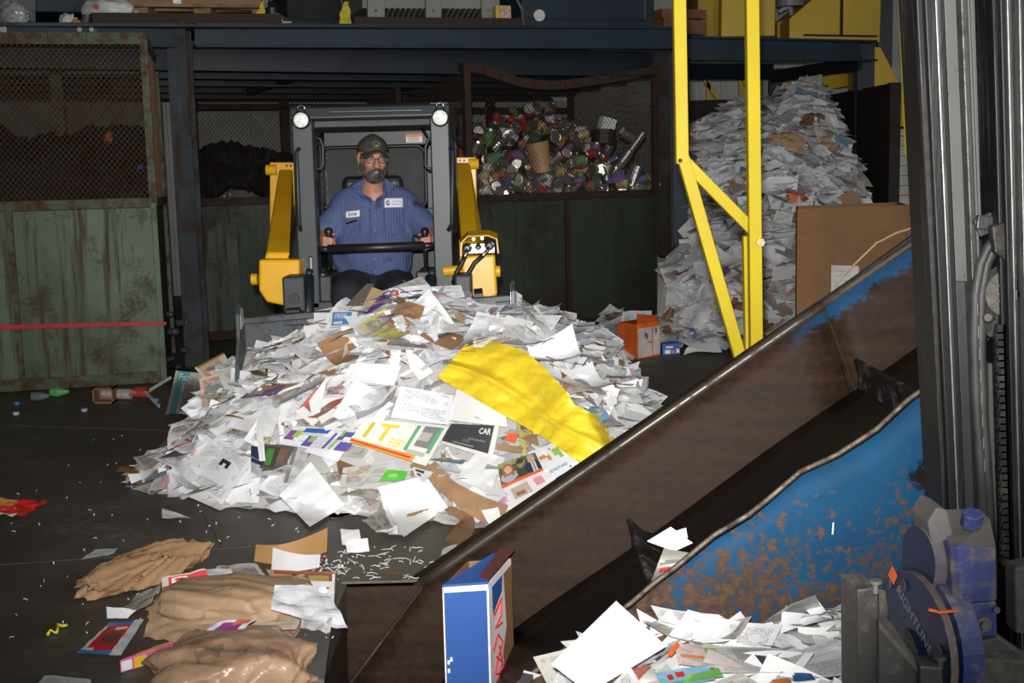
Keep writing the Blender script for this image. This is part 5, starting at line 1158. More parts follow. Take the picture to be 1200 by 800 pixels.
laid('paper_scrap', 'scrap of newsprint with bold heading near kraft strip', 'scrap', [(486,557),(497,566),(508,553),(484,547)], .10, (10,8), paint=blk((.1,.6,.6,.9,(.05,.05,.05)),(.2,.3,.5,.5,(.1,.1,.1)), base=(.6,.6,.6)))
laid('envelope', 'large white envelope with a purple label on right flank', 'envelope', [(640,413),(693,412),(697,385),(652,387)], .08, (14,10), paint=blk((.86,.45,.93,.95,(.12,.06,.25)),(.45,.4,.62,.8,(.72,.71,.68)), base=(.78,.78,.77)))
laid('office_sheet', 'printed white sheet standing out at the right flank', 'paper', [(693,405),(722,426),(731,399),(704,381)], .10, (8,8), tint=(.72,.72,.74), ink=1)
laid('cardboard_sheet', 'reddish brown cardboard on the right flank by the conveyor', 'cardboard', [(706,497),(742,513),(768,482),(713,465)], .05, (8,8), tint=(.27,.135,.06), folds=.02)
laid('cardboard_sheet', 'tan torn cardboard above the reddish brown one', 'cardboard', [(706,464),(742,466),(738,448),(712,447)], .06, (8,8), tint=(.40,.25,.13), folds=.04)
laid('paper_strip', 'long white strip with curled end on the right flank', 'paper strip', [(724,448),(733,455),(708,432),(698,432)], .10, (4,8), tint=(.82,.82,.82))
laid('envelope', 'white sheet on the right flank under the big envelope', 'envelope', [(650,440),(705,436),(700,418),(648,420)], .05, (8,6), tint=(.74,.74,.73))
laid('flyer', 'flyer with yellow vegetables near the loader bucket left', 'flyer', [(348,398),(371,396),(373,379),(345,380)], .09, (14,12), paint=blk((.05,.45,.95,.95,(.55,.42,.08)),(.1,.5,.3,.9,(.7,.55,.1)),(.55,.55,.8,.9,(.6,.35,.05)),(.3,.1,.8,.4,(.7,.7,.65)),(.05,.05,.25,.45,(.2,.38,.1)), base=(.30,.42,.14)), words=[('3/$1', (.35,.1,.9,.4), M_ink)])
laid('flyer', 'flyer with a blue square reading free at the pile top', 'flyer', [(386,384),(415,380),(420,364),(388,364)], .0, (14,12), paint=blk((.08,.1,.8,.92,(.10,.22,.5)),(.14,.2,.5,.36,(.6,.65,.7)), base=(.72,.72,.7)), words=[('FREE', (.16,.5,.6,.82), M_inkw)], hit=HITC)
laid('flyer', 'red and tan food flyer at the pile top left', 'flyer', [(372,372),(396,376),(404,360),(378,358)], .09, (10,8), tint=(.62,.25,.12), ink=3)
laid('purple_folder', 'purple card strip near the driver at the pile top', 'card', [(428,369),(452,356),(462,341),(444,343)], .0, (6,8), tint=(.09,.035,.20), hit=HITC)
laid('letter', 'white letter with a red square logo at the pile top', 'letter', [(460,356),(512,352),(502,333),(456,338)], .0, (20,14), paint=blk((.02,.5,.18,.85,(.55,.04,.04)),(.05,.58,.15,.78,(.7,.4,.4)),(.24,.62,.8,.68,(.05,.05,.07)),(.2,.2,.7,.24,(.3,.3,.3)), base=(.8,.8,.81), ink=0), hit=HITC)
laid('envelope', 'white windowed envelope at the pile top right of the letter', 'envelope', [(505,352),(545,348),(540,334),(500,336)], .0, (8,8), tint=(.72,.72,.75), ink=1, hit=HITC)
laid('dark_card', 'brown dark card leaning up before the driver', 'card', [(405,358),(425,358),(438,333),(430,332)], .0, (5,6), tint=(.14,.11,.09), hit=HITC)
laid('cardboard_sheet', 'buff card between the dark card and the letter', 'card', [(425,358),(445,362),(452,342),(436,336)], .0, (5,6), tint=(.46,.34,.18), hit=HITC)
laid('newspaper', 'grey and green sheet across the pile under the bucket edge', 'newspaper', [(512,390),(575,386),(570,366),(520,366)], .07, (12,10), paint=blk((.1,.5,.85,.75,(.12,.34,.18)), base=(.55,.55,.53), ink=1))
laid('paper_sleeve', 'tall white paper sleeve stuck up by the right bucket tip', 'paper', [(588,384),(609,384),(612,346),(603,340)], .10, (5,8), tint=(.80,.80,.78))
laid('booklet', 'stack edge of grey brochures on the left flank', 'booklet', [(222,486),(240,490),(272,442),(262,436)], .09, (6,12), tint=(.34,.33,.25), ink=3)
laid('newspaper', 'rolled newspaper behind the punched sheet', 'newspaper', [(332,565),(352,562),(362,530),(345,522)], .06, (8,8), paint=blk((.0,0,.25,1,(.18,.18,.18)), base=(.5,.5,.48), ink=1))
laid('newspaper', 'newspaper bundle at centre front under the flyers', 'newspaper', [(398,572),(470,558),(462,540),(402,548)], .06, (12,8), tint=(.5,.49,.47), ink=2, folds=.03)
laid('magazine', 'magazine with bright green edge under the yellow lettered flyer', 'magazine', [(420,566),(474,562),(478,552),(436,548)], .075, (14,6), paint=blk((.4,0,1,1,(.10,.42,.05)),(.55,.3,.75,.7,(.2,.6,.12)), base=(.45,.44,.4), ink=1))
laid('photo_flyer', 'dark flyer with green bottle photo at centre left front', 'flyer', [(304,548),(330,553),(346,522),(308,520)], .085, (12,12), paint=blk((.05,.1,.55,.95,(.06,.06,.04)),(.15,.2,.4,.8,(.08,.22,.06)),(.55,.3,.8,.8,(.2,.12,.08)), base=(.12,.10,.09)))
laid('dark_box', 'navy printed card at centre left front', 'card', [(294,553),(306,560),(308,524),(294,522)], .085, (6,10), paint=blk((0,.45,1,1,(.03,.035,.09)), base=(.5,.5,.5), ink=1))
laid('office_sheet', 'plain white sheet on the middle slope', 'paper', [(265,500),(318,512),(330,478),(290,466)], .07, (8,8), tint=(.82,.82,.83))
laid('office_sheet', 'white sheet high on the slope left of the yellow sheet', 'paper', [(400,446),(462,452),(470,428),(412,424)], .07, (8,8), tint=(.82,.82,.83))
for q, lb in (([(404,446),(420,428),(440,408),(428,406)], 'wide white paper strip high on the middle slope'), ([(455,436),(462,447),(470,420),(462,412)], 'white strip upright beside the yellow sheet top'), ([(300,505),(304,540),(311,540),(308,503)], 'white strip hanging on the lower left slope'), ([(480,430),(492,446),(508,436),(474,402)], 'red lined white strip by the yellow sheet corner'), ([(362,470),(366,490),(374,488),(384,440)], 'white strip with a blue line on the middle slope'), ([(345,482),(367,500),(374,492),(356,476)], 'short white strip on the middle slope'), ([(302,486),(318,500),(326,492),(312,482)], 'short white strip on the left middle slope')):
    laid('paper_strip', lb, 'paper strip', q, .11, (3, 8), tint=(.83,.83,.83))
b = MB(); P = [HIT(x, v) + (0,-.10,.05) for x, v in ((205,447),(176,465),(192,481))]
for p, q in zip(P[:-1], P[1:]): b.bar(p, q, .022, .003, up=(0,-1,.2))
T(b.build('paper_strip', mat('strip_white', (.8,.8,.8), .6)), 'bent white strip jutting out at the pile left edge', 'paper strip')
# ---- kraft strips and the yellow sheet
M_kraft = mat('kraft_paper', (.36,.215,.115), .7, 0, .18, 9, .5, 26)
def ribbon(path, w, name, label, cat, m_, lift=.09, n=36, nv=8, hit=None, crump=.014):
    hit = hit or HIT; path = np.array(path, float); s = np.linspace(0, len(path)-1, n+1); px = np.interp(s, range(len(path)), path[:, 0]); pv = np.interp(s, range(len(path)), path[:, 1])
    for _ in range(3): px[1:-1] = (px[:-2]+px[2:])/2; pv[1:-1] = (pv[:-2]+pv[2:])/2
    C = np.array([hit(a, b_) for a, b_ in zip(px, pv)]); 
    for _ in range(8): C[1:-1] = (C[:-2]+C[2:])/2
    V = []
    for j in range(nv+1):
        for i in range(n+1):
            t = C[min(i+1, n)] - C[max(i-1, 0)]; t /= np.linalg.norm(t); d = C[i]-CAM; d /= np.linalg.norm(d); sd = np.cross(t, d); sd /= np.linalg.norm(sd)
            wi = w*(np.interp(i/n, np.linspace(0, 1, 6), [.8,1.05,.9,1.1,1.2,1.3])); k = j/nv - .5
            p = C[i] + sd*wi*k - d*(lift - .10*abs(k)**1.5*w/.1*.3); p = p - d*crump*(ridge(p[None], 16, 2)[0]-.4); p[2] = max(p[2], .004); V.append(p)
    return T(mkobj(name, V, grid_faces(n, nv), m_, None, True), label, cat)
ribbon([(503,545),(515,562),(532,577),(556,592),(590,606)], .085, 'kraft_strip', 'long twisted kraft paper strip at the pile front right', 'paper', M_kraft)
ribbon([(478,610),(510,604),(540,600),(550,612),(538,632),(532,640)], .075, 'kraft_strip', 'dark crumpled kraft paper curling down to the pit edge', 'paper', mat('kraft_dark', (.22,.125,.065), .75, 0, .2, 9, .5, 26), .07)
def yellow_sheet():
    up_ = np.array([(546,403),(582,400),(613,410),(640,432),(664,459),(673,474),(694,484),(735,502),(775,522)], float); lo_ = np.array([(512,442),(541,458),(570,475),(597,490),(620,503),(639,514),(661,529),(682,544),(712,568)], float)
    FEAT.append(np.vstack((up_, lo_[::-1]))); nu, nv = 84, 34; V = []
    for j in range(nv+1):
        for i in range(nu+1):
            s = i/nu*8; a = np.array([np.interp(s, range(9), up_[:, k]) for k in (0, 1)]); c = np.array([np.interp(s, range(9), lo_[:, k]) for k in (0, 1)]); q = c + (a-c)*(j/nv); V.append(HIT(*q))
    V = np.array(V).reshape(nv+1, nu+1, 3)
    for _ in range(4): V[1:-1, 1:-1] = .25*(V[:-2, 1:-1] + V[2:, 1:-1] + V[1:-1, :-2] + V[1:-1, 2:])
    d = V - CAM; d /= np.linalg.norm(d, axis=-1)[..., None]
    gj, gi = np.meshgrid(np.linspace(0, 1, nv+1), np.linspace(0, 1, nu+1), indexing='ij')
    W = gj - (.40 - .05*gi + .35*np.clip(gi-.5, 0, 1)) ; fold = .05*np.exp(-(W/.07)**2)*np.clip(1.2-gi, 0, 1) - .03*np.exp(-((W-.13)/.10)**2)*np.clip(1-gi, 0, 1)
    dome = .09*np.exp(-((gi-.42)/.22)**2)*np.clip(W*2.2, 0, 1)
    P3 = V.reshape(-1, 3); cr = (.060*(ridge(P3*np.array((1,1,1.5)), 6, 4) - .4) + .034*(ridge(P3, 15, 9) - .4) + .016*(ridge(P3, 36, 2) - .4)).reshape(nv+1, nu+1)
    V = V - d*(.10 + fold + dome + cr)[..., None]
    o = mkobj('plastic_sheet', V.reshape(-1, 3), grid_faces(nu, nv), mat('yellow_sheet_plastic', (.80,.60,.03), .42, 0, .06, 5, .7, 16), None, True); return T(o, 'bright yellow crumpled plastic sheet draped over the pile', 'plastic sheet')
yellow_sheet()
# ---- single loose sheets spread over the whole pile
def region(x, y):
    if x < -1.45: return 'left flank'
    if x > .35: return 'right flank'
    return 'front foot' if y < 5.95 else 'middle slope' if y < 6.25 else 'crest'
def sampler():
    while True:
        x, y = R.uniform(-2.1, 1.15), R.uniform(4.95, 8.5)
        if pdist(x, y, POLY) < .0: continue
        if y > 6.52 and x < .1: 
            if R.random() < .9 or y > 6.65: continue
        return x, y
KN = {0: ('office_sheet', 'loose white office sheet', 'paper'), 1: ('office_sheet', 'loose printed white sheet', 'paper'), 2: ('newspaper_page', 'loose grey newspaper page', 'newspaper'), 3: ('flyer_page', 'loose coloured flyer page', 'flyer'), 4: ('kraft_scrap', 'loose brown kraft scrap', 'scrap')}
cnt = 0
while cnt < 215:
    x, y = sampler(); z = float(HZ(x, y)); r = R.random()
    tint, ink = pick_kind(r); kd = 4 if r >= .95 else ink
    nr = slope_n(HZ, x, y); q = R.random()*.7; nr = nr*(1-q) + UP*q + np.array([R.gauss(0,.12), R.gauss(0,.12), 0]); nr /= np.linalg.norm(nr)
    c = np.array((x, y, z + R.uniform(.03, .075)))
    if in_feat(proj(c)[0]): continue
    P, uv = rsheet_pts(c, nr, R.uniform(.17,.225), R.uniform(.22,.30), 5, 5, (R.gauss(0,.07), R.gauss(0,.08), R.gauss(0,.06)), R.uniform(0, 6.3)); P += np.outer(noise(P, 12)*.008, nr); P[:, 2] = np.maximum(P[:, 2], .005)
    if feat_mask(proj(P)).mean() > .12: continue
    if P[:, 1].max() > 6.6 and x < .1: continue
    nm, lb, ct = KN[kd]; o = mkobj(nm, P, grid_faces(5, 5), PAPER, None, True); set_uv(o.data, uv); paint_attr(o.data, tint, ink, R.random())
    rg = region(x, y); T(o, whereis(lb, P), ct, f'{lb}s, {rg}'); cnt += 1
V0, F0 = core(HZ, -2.15, 1.2, 4.9, 8.75, (56, 62), PAPER, '', '', '')
PENS = lambda P: P[:, 1].max() > 6.62 and -1.55 < P[0, 0] < .08
loose_mass('paper_pile', HZ, sampler, 3400, 1.05, .05, V0, F0, (.5,.49,.47), 'big pile of waste paper scraps in front of the loader', 'paper pile')
PENS = None
# ---------------------------------------------------------------- mixed paper in the bunker
YFX = [1.5,1.9,2.6,3.3,3.9,4.2]; YFY = [11.2,10.75,10.7,11.2,12.0,13.2]
C2X = [1.5,1.98,2.4,2.75,3.1,3.4,3.55,3.72,3.9,4.1]; C2Z = [1.55,1.78,1.95,2.12,2.25,2.36,2.25,1.7,.9,.15]
def H2(x, y):
    x = np.asarray(x, float); y = np.asarray(y, float); d = np.clip((y - np.interp(x, YFX, YFY))/2.9, 0, 1)
    h = np.interp(x, C2X, C2Z)*np.sin(d*PI/2)*((x > 1.70 + (y-12.2)*.12) | (y < 12.2)); return h + (.09*np.sin(4.3*x + 1.5*y)*np.sin(3.7*y - x) + .05*np.sin(9*x+7*y))*np.clip(d*6, 0, 1)
HIT2 = lambda px, v: march(px, v, H2, 9.5, 15.4, .02)
def samp2():
    while True:
        x, y = R.uniform(1.5, 4.1), R.uniform(10.6, 15.0)
        if (x > 1.78 + (y-12.2)*.12 or y < 11.9) and y > np.interp(x, YFX, YFY) - .05 and (x < 3.95 - .14*(y-12.8)): return x, y
V0, F0 = core(H2, 1.45, 4.1, 10.5, 15.2, (40, 60), PAPER, '', '', '', .05)
loose_mass('mixed_paper_pile', H2, samp2, 2300, 1.15, .09, V0, F0, (.45,.44,.41), 'tall pile of mixed paper inside the dark bunker', 'paper pile', clear=False, grey=.92, strips=.22)
LATE = []
for k in range(60):
    x, y = samp2(); z = float(H2(x, y)); 
    if y > 14.6: continue
    r = R.random(); tint, ink = pick_kind(r); kd = 4 if r >= .95 else ink
    nr = slope_n(H2, x, y); q = R.random()*.6; nr = nr*(1-q) + UP*q; nr /= np.linalg.norm(nr); c = np.array((x, y, z + R.uniform(.06, .12)))
    P, uv = rsheet_pts(c, nr, R.uniform(.2,.3), R.uniform(.22,.34), 4, 4, (R.gauss(0,.08), R.gauss(0,.1), R.gauss(0,.08)), R.uniform(0, 6.3)); P[:, 2] = np.maximum(P[:, 2], .005)
    nm, lb, ct = KN[kd]; o = mkobj(nm, P, grid_faces(4, 4), PAPER, None, True); set_uv(o.data, uv); paint_attr(o.data, tint, ink, R.random())
    LATE.append((o, lb, ct, P))
def blob(c, r, name, label, cat, m_, amp=.25, h=None, seed=0, flat=False, parent=None, tilt=None, base=True, pw=2.0):
    c = np.asarray(c, float); r = np.asarray(r, float); h = h or r.min()/7
    Mx = tilt if tilt is not None else np.eye(3)
    def fn(X, Y, Z):
        P = np.stack((X-c[0], Y-c[1], Z-c[2]), -1).reshape(-1, 3) @ Mx; Q = P/r
        k = (np.abs(Q)**pw).sum(1)**(1/pw); d = (k-1)*r.min() + amp*r.min()*(ridge(Q, 2.1, seed) - .42)*1.6 + amp*r.min()*.35*(ridge(Q, 6.5, seed+3) - .4)
        return d.reshape(X.shape)
    R_ = np.abs(Mx) @ r if tilt is None else np.full(3, r.max()); V, Fs = surfnet(fn, c - R_*1.35, c + R_*1.35, h); V[:, 2] = np.maximum(V[:, 2], .006) if base else V[:, 2]
    o = mkobj(name, V, Fs, m_, parent, not flat); 
    if label: T(o, label, cat)
    return o
M_kraft2 = mat('kraft_brown_dark', (.13,.075,.045), .8, 0, .3, 9)
blob(HIT2(919,177) + (0,-.05,.02), (.20,.14,.17), 'kraft_bag', 'crumpled brown kraft bag high on the bunker pile', 'paper bag', M_kraft, .8, .022, 2, True)
blob(HIT2(955,142) + (0,0,.0), (.13,.1,.10), 'kraft_bag', 'dark brown crumpled bag near the bunker pile peak', 'paper bag', M_kraft2, .8, .02, 5, True)
laid('kraft_sheet', 'flat kraft sheet at the right edge of the bunker pile', 'paper', [(955,176),(982,178),(988,153),(962,160)], .12, (8,8), tint=(.34,.21,.12), hit=HIT2, folds=.2)
laid('newspaper', 'newspaper spread draped near the bunker pile peak', 'newspaper', [(912,165),(942,172),(936,142),(906,140)], .12, (10,10), tint=(.50,.49,.42), ink=2, hit=HIT2)
laid('office_sheet', 'pointed white sheet standing on the bunker pile peak', 'paper', [(950,125),(964,126),(961,108),(957,112)], .05, (5,5), tint=(.7,.7,.7), hit=lambda px, v: pt(px, v, 13.95))
laid('paper_strip', 'white paper strip hanging down the bunker pile left', 'paper strip', [(862,214),(868,215),(866,190),(861,190)], .12, (3,6), tint=(.75,.75,.75), hit=HIT2)
laid('office_sheet', 'white crumpled sheet low on the bunker pile', 'paper', [(808,392),(835,385),(838,365),(815,355)], .14, (6,6), tint=(.62,.62,.64), hit=HIT2, folds=.1)
laid('orange_sheet', 'orange scrap on the bunker pile beside the guard', 'scrap', [(926,238),(942,236),(944,226),(924,226)], .14, (4,4), tint=(.7,.2,.08), hit=HIT2)
laid('office_sheet', 'yellow green sheet on the bunker pile beside the big box', 'paper', [(908,285),(932,290),(931,280),(904,275)], .14, (5,5), tint=(.5,.5,.28), hit=HIT2)
laid('magazine', 'magazine with rainbow cover on the bunker pile', 'magazine', [(866,206),(880,207),(879,196),(868,195)], .14, (8,6), hit=HIT2, paint=blk((0,.5,.5,1,(.1,.2,.5)),(.5,.5,1,1,(.6,.1,.08)),(.2,.2,.8,.5,(.6,.5,.1)), base=(.2,.3,.2)))
for q, lb, tn, ik in (([(852,300),(873,302),(878,284),(858,282)], 'white sheet on the bunker pile between the yellow posts', (.7,.7,.7), 1), ([(826,345),(848,342),(846,322),(828,326)], 'pale sheet low on the bunker pile inside the guard', (.66,.66,.66), 0), ([(904,330),(928,326),(930,312),(906,312)], 'white sheet on the bunker pile left of the big box', (.68,.68,.68), 0), ([(905,262),(926,268),(930,250),(910,246)], 'printed sheet on the bunker pile above the big box corner', (.66,.66,.66), 1), ([(812,290),(838,296),(842,280),(820,272)], 'pale leaflet on the bunker pile left edge', (.6,.6,.58), 3)):
    laid('office_sheet', lb, 'paper', q, .14, (5,5), tint=tn, ink=ik, hit=HIT2)
for o, lb, ct, P in LATE: T(o, whereis(lb, P, ' in the bunker'), ct, f'{lb}s on the bunker pile')
# ---- big brown carton behind the conveyor
M_card = mat('carton_brown', (.25,.125,.055), .75, 0, .12, 3, .15, 30); M_cardd = mat('carton_inner', (.25,.125,.06), .8, 0, .15, 4)
def carton(name, label, cat, A, B_, depth, z0, z1, lean=(0,0), m_=None, th=.012, closed=False):
    A, B_ = np.asarray(A, float), np.asarray(B_, float); d = np.asarray(depth, float); ln = np.array((lean[0], lean[1], 0)); root = empty(name, (A+B_+d)/2*np.array((1,1,0)) + (0,0,z0)); T(root, label, cat)
    c = [A*np.array((1,1,0)), B_*np.array((1,1,0)), (B_+d)*np.array((1,1,0)), (A+d)*np.array((1,1,0))]
    for i in range(4):
        p, q = c[i], c[(i+1) % 4]; b = MB(); n_ = np.cross(q-p, UP); n_ /= np.linalg.norm(n_)
        b.prism([p + UP*z0, q + UP*z0, q + UP*z1 + ln, p + UP*z1 + ln], -n_*th); b.build('side', m_ or M_card, root, bevel=.003)
    b = MB(); b.prism([q + UP*(z0+.004) for q in c], UP*th); b.build('bottom', m_ or M_card, root)
    return root, c
Yb = 9.6; A, B_ = pt(934,350,Yb), pt(1062,350,Yb+.35); zt2 = pt(960,244,Yb)[2]
rt, cc = carton('cardboard_carton', 'large brown cardboard carton standing open behind the conveyor', 'box', A, B_, (.16,.75,0), 0, zt2, (.0,0))
b = MB(); b.prism([B_*np.array((1,1,0)) + UP*zt2, B_*np.array((1,1,0)) + UP*(zt2-.02) + (.24,.08,0), B_*np.array((1,1,0)) + UP*(zt2-.35) + (.26,.1,0), B_*np.array((1,1,0)) + UP*(zt2-.4)], (0,.012,0)); b.build('flap', M_cardd, rt)
b = MB(); u_ = (B_-A)*np.array((1,1,0)); n_ = np.array((u_[1],-u_[0],0)); n_ /= np.linalg.norm(n_)
p0 = A*np.array((1,1,0)) + u_*.30 + n_*.003; zl = pt(985,322,Yb)[2]; b.prism([p0 + UP*(zl-.15), p0 + u_*.25 + UP*(zl-.15), p0 + u_*.25 + UP*(zl+.05), p0 + UP*(zl+.07)], n_*.002); lb_ = b.build('shipping_label', mat('label_white', (.62,.6,.57), .6), rt)
b = MB()
for k in range(4): b.bar(p0 + u_*.03 + UP*(zl+.02-.04*k) + n_*.003, p0 + u_*(.17 - .03*(k%2)) + UP*(zl+.02-.04*k) + n_*.003, .001, .008, up=n_)
b.build('label_print', M_ink, lb_)
b = MB(); b.bar(A*np.array((1,1,0)) + UP*(zt2-.2) + n_*.002, B_*np.array((1,1,0)) + UP*(zt2-.23) + n_*.002, .004, .006, up=n_); b.build('crease', M_cardd, rt)
laid('kraft_flap', 'brown open box flap standing behind the big carton', 'cardboard', [(988,246),(1012,240),(1000,222),(985,228)], .1, (5,5), tint=(.26,.14,.08), hit=lambda px, v: pt(px, v, 11.2))
laid('leaflet', 'pale leaflet poking out right of the brown flap', 'paper', [(1012,246),(1026,245),(1020,232),(1014,238)], .1, (5,5), tint=(.55,.58,.6), hit=lambda px, v: pt(px, v, 11.3))
# ---- cartons and paper on the floor before the can bin
def closed_box(name, label, cat, A, B_, depth, h, m_, marks=()):
    A, B_, d = (np.asarray(q, float) for q in (A, B_, depth)); b = MB(); b.prism([A, B_, B_ + d, A + d], UP*h); o = b.build(name, m_, None, bevel=.003); T(o, label, cat); u_ = B_ - A; n_ = np.cross(u_, UP); n_ /= np.linalg.norm(n_)
    for x0, y0, x1, y1, mm_ in marks:
        P = [A + u_*x + UP*h*y + n_*.002 for x, y in ((x0,y0),(x1,y0),(x1,y1),(x0,y1))]; b = MB(); b.prism(P, n_*.001); b.build('print', mm_, o)
    return o, A, u_, n_
M_or = mat('carton_orange', (.72,.13,.015), .6); M_greyp = mat('carton_grey_print', (.52,.48,.44), .6); M_bl = mat('carton_blue', (.035,.10,.36), .5); M_wp = mat('carton_white_print', (.7,.7,.7), .6)
P0, P1 = pg(747,421), pg(774,416); o, A, u_, n_ = closed_box('orange_carton', 'orange and grey carton standing on the floor by the can bin', 'box', P0, P1, (-.14,.22,0), .29, M_or, ((.03,.04,.62,.88,M_greyp),(.67,.06,.97,.88,M_greyp),(.45,.42,.62,.46,M_or)))
for bx in ((.30,.62,.38,.74),(.36,.55,.44,.7),(.76,.68,.84,.84)):
    b = MB(); b.prism([A + u_*x + UP*.29*y + n_*.0035 for x, y in ((bx[0],bx[1]),(bx[2],bx[1]),(bx[2],bx[3]),(bx[0],bx[3]))], n_*.001); b.build('print', mat('carton_ink', (.15,.13,.12), .6), o)
b = MB(); b.prism([A + UP*.29, A + u_*1.0 + UP*.29, A + u_*.9 + UP*.33 + (0,.12,0), A + u_*.2 + UP*.36 + (-.03,.12,0)], (0,.006,.0)); b.build('flap', M_or, o)
P0, P1 = pg(776,416), pg(797,415); o, A, u_, n_ = closed_box('small_blue_carton', 'small blue carton on the floor beside the orange carton', 'box', P0, P1, (0,.1,0), .095, M_bl, ((.15,.1,.45,.45,M_wp),(.5,.15,.68,.4,M_or),(.78,.15,.96,.5,M_wp),(.2,.6,.6,.78,M_wp)))
SC = [([(724,392),(764,390),(763,363),(729,366)], 'white printed sheet propped behind the orange carton', (.62,.62,.62), 1, 10.9), ([(722,384),(748,390),(752,372),(736,370)], 'crumpled white paper left of the orange carton', (.55,.55,.54), 0, 10.8), ([(716,404),(745,408),(745,392),(722,390)], 'buff paper on the floor behind the orange carton', (.42,.38,.30), 3, 10.9), ([(786,388),(816,386),(806,372),(790,374)], 'cream sheet behind the small blue carton', (.6,.58,.5), 0, 11.0), ([(790,404),(822,403),(812,383),(795,386)], 'blue and pink magazine beside the small blue carton', (.12,.16,.34), 3, 10.7), ([(800,414),(845,412),(838,400),(806,404)], 'white crumpled sheet at the foot of the bunker pile', (.6,.6,.6), 0, 10.3), ([(832,410),(850,408),(852,399),(834,400)], 'blue striped sheet at the foot of the bunker pile', (.6,.62,.66), 1, 10.4), ([(773,374),(786,382),(790,360),(784,358)], 'brown card leaning against the can bin', (.22,.13,.08), 0, 11.1), ([(806,380),(824,392),(842,376),(826,352)], 'large bent white sheet by the blue post foot', (.6,.6,.62), 0, 10.9), ([(720,420),(742,424),(744,412),(724,408)], 'cream crumpled paper on the floor by the main pile', (.6,.57,.48), 0, 10.2)]
for q, lb, tn, ik, Y_ in SC:
    Q = [pt(x, v, Y_ + .12*(i > 1)) for i, (x, v) in enumerate(q)]; Q = [np.array((p[0], p[1], max(p[2], .01))) for p in Q]
    f_ = quad_fn(*Q); o = sheet('office_sheet' if ik != 3 else 'magazine', lambda u, v: f_(u, v) + np.stack((0*u, .10*(ridge(f_(u, v), 9, 1)-.4) - .25*(u-.5)**2, .02*noise(f_(u, v), 9)), -1), 7, 7, tn, ik); T(o, lb, 'magazine' if ik == 3 else 'paper')
def samp3():
    px, v = R.uniform(716, 858), R.uniform(392, 410); p = pg(px, v); return p[0], p[1]
loose_mass('floor_paper_scraps', lambda x, y: .06*np.clip((np.asarray(y)-10.3)*2, 0, 2.2) + 0*np.asarray(x), samp3, 170, .9, .10, label='scattered paper scraps on the floor before the can bin', cat='paper scraps', clear=False, grey=.85)
# ---------------------------------------------------------------- food cans in the cage bin
CANC = [('red', (.36,.03,.03)), ('white', (.55,.54,.50)), ('green', (.09,.19,.08)), ('yellow', (.38,.29,.10)), ('blue', (.07,.10,.22)), ('brown', (.16,.10,.07)), ('orange', (.38,.16,.07)), ('purple', (.14,.08,.19)), ('red', (.30,.05,.04)), ('white', (.5,.48,.42)), ('yellow', (.42,.33,.16)), ('bare', (.55,.53,.5)), ('bare', (.40,.38,.34)), ('bare', (.22,.21,.19))]
M_tin = worn('tin_metal', (.50,.48,.44), (.16,.11,.07), .55, .75, 20, None, .25, .85, .2)
def can_mesh(col, k, bare):
    b = MB(); r, h, n = .042, .112, 12; pr = [(.0,.004),(.85,.003),(.93,.0),(1.0,.03),(1.0,.10)] 
    z = [0,.003,.0,.005,.02] ; prof = [(.001,.006),(.037,.006),(.0385,0),(.042,.001),(.042,.012)]
    if bare: prof += [(.0405,.03),(.042,.04),(.0405,.05),(.042,.06),(.0405,.07),(.042,.082)]
    prof += [(.042,.1),(.042,.111),(.0385,.112),(.037,.104),(.001,.104)]
    V = []; 
    for rr, zz in prof: V += [(rr*math.cos(2*PI*i/n), rr*math.sin(2*PI*i/n), zz) for i in range(n)]
    V = np.array(V); s = 1 - .35*N.rand()*np.clip(np.sin(V[:, 2]/.112*PI), 0, 1)[:, None]*(np.abs(V[:, :1])/.042); V[:, 0] *= s[:, 0]; V[:, :2] += V[:, 2:]*N.normal(0, .12, 2); m0 = len(prof)
    Fs = [(j*n+i, j*n+(i+1)%n, (j+1)*n+(i+1)%n, (j+1)*n+i) for j in range(m0-1) for i in range(n)]; mi = [(1 if (not bare and 4 <= j < m0-5) else 0) for j in range(m0-1) for i in range(n)]
    b.add(V, Fs + [tuple(range(n-1,-1,-1)), tuple((m0-1)*n+i for i in range(n))]); b.m = mi + [0, 0]; return b
A3 = np.array((a3[0], a3[1], 0)); U3 = np.array((b3[0]-a3[0], b3[1]-a3[1], 0))
def Hc(s, t): return z3 - .02 + np.interp(s, [0,.12,.28,.5,.62,.74,.84,1], [.35,.62,.80,.92,.88,.62,.42,.20])*np.interp(t, [0,.12,.35,.7,1], [.30,.72,.97,1.0,.7])
cu = {}
for nm, c in CANC: cu.setdefault(nm, []).append(c)
proto = []
for nm, c in CANC:
    for q in range(2): proto.append((nm, can_mesh(c, q, nm == 'bare').build('food_can', [M_tin, mat(f'can_label_{nm}', c, .45, 0, .5, 25)] if nm != 'bare' else M_tin, None, False)))
GEO = [(nm, o) for nm, o in proto]; first = {id(o): True for _, o in GEO}
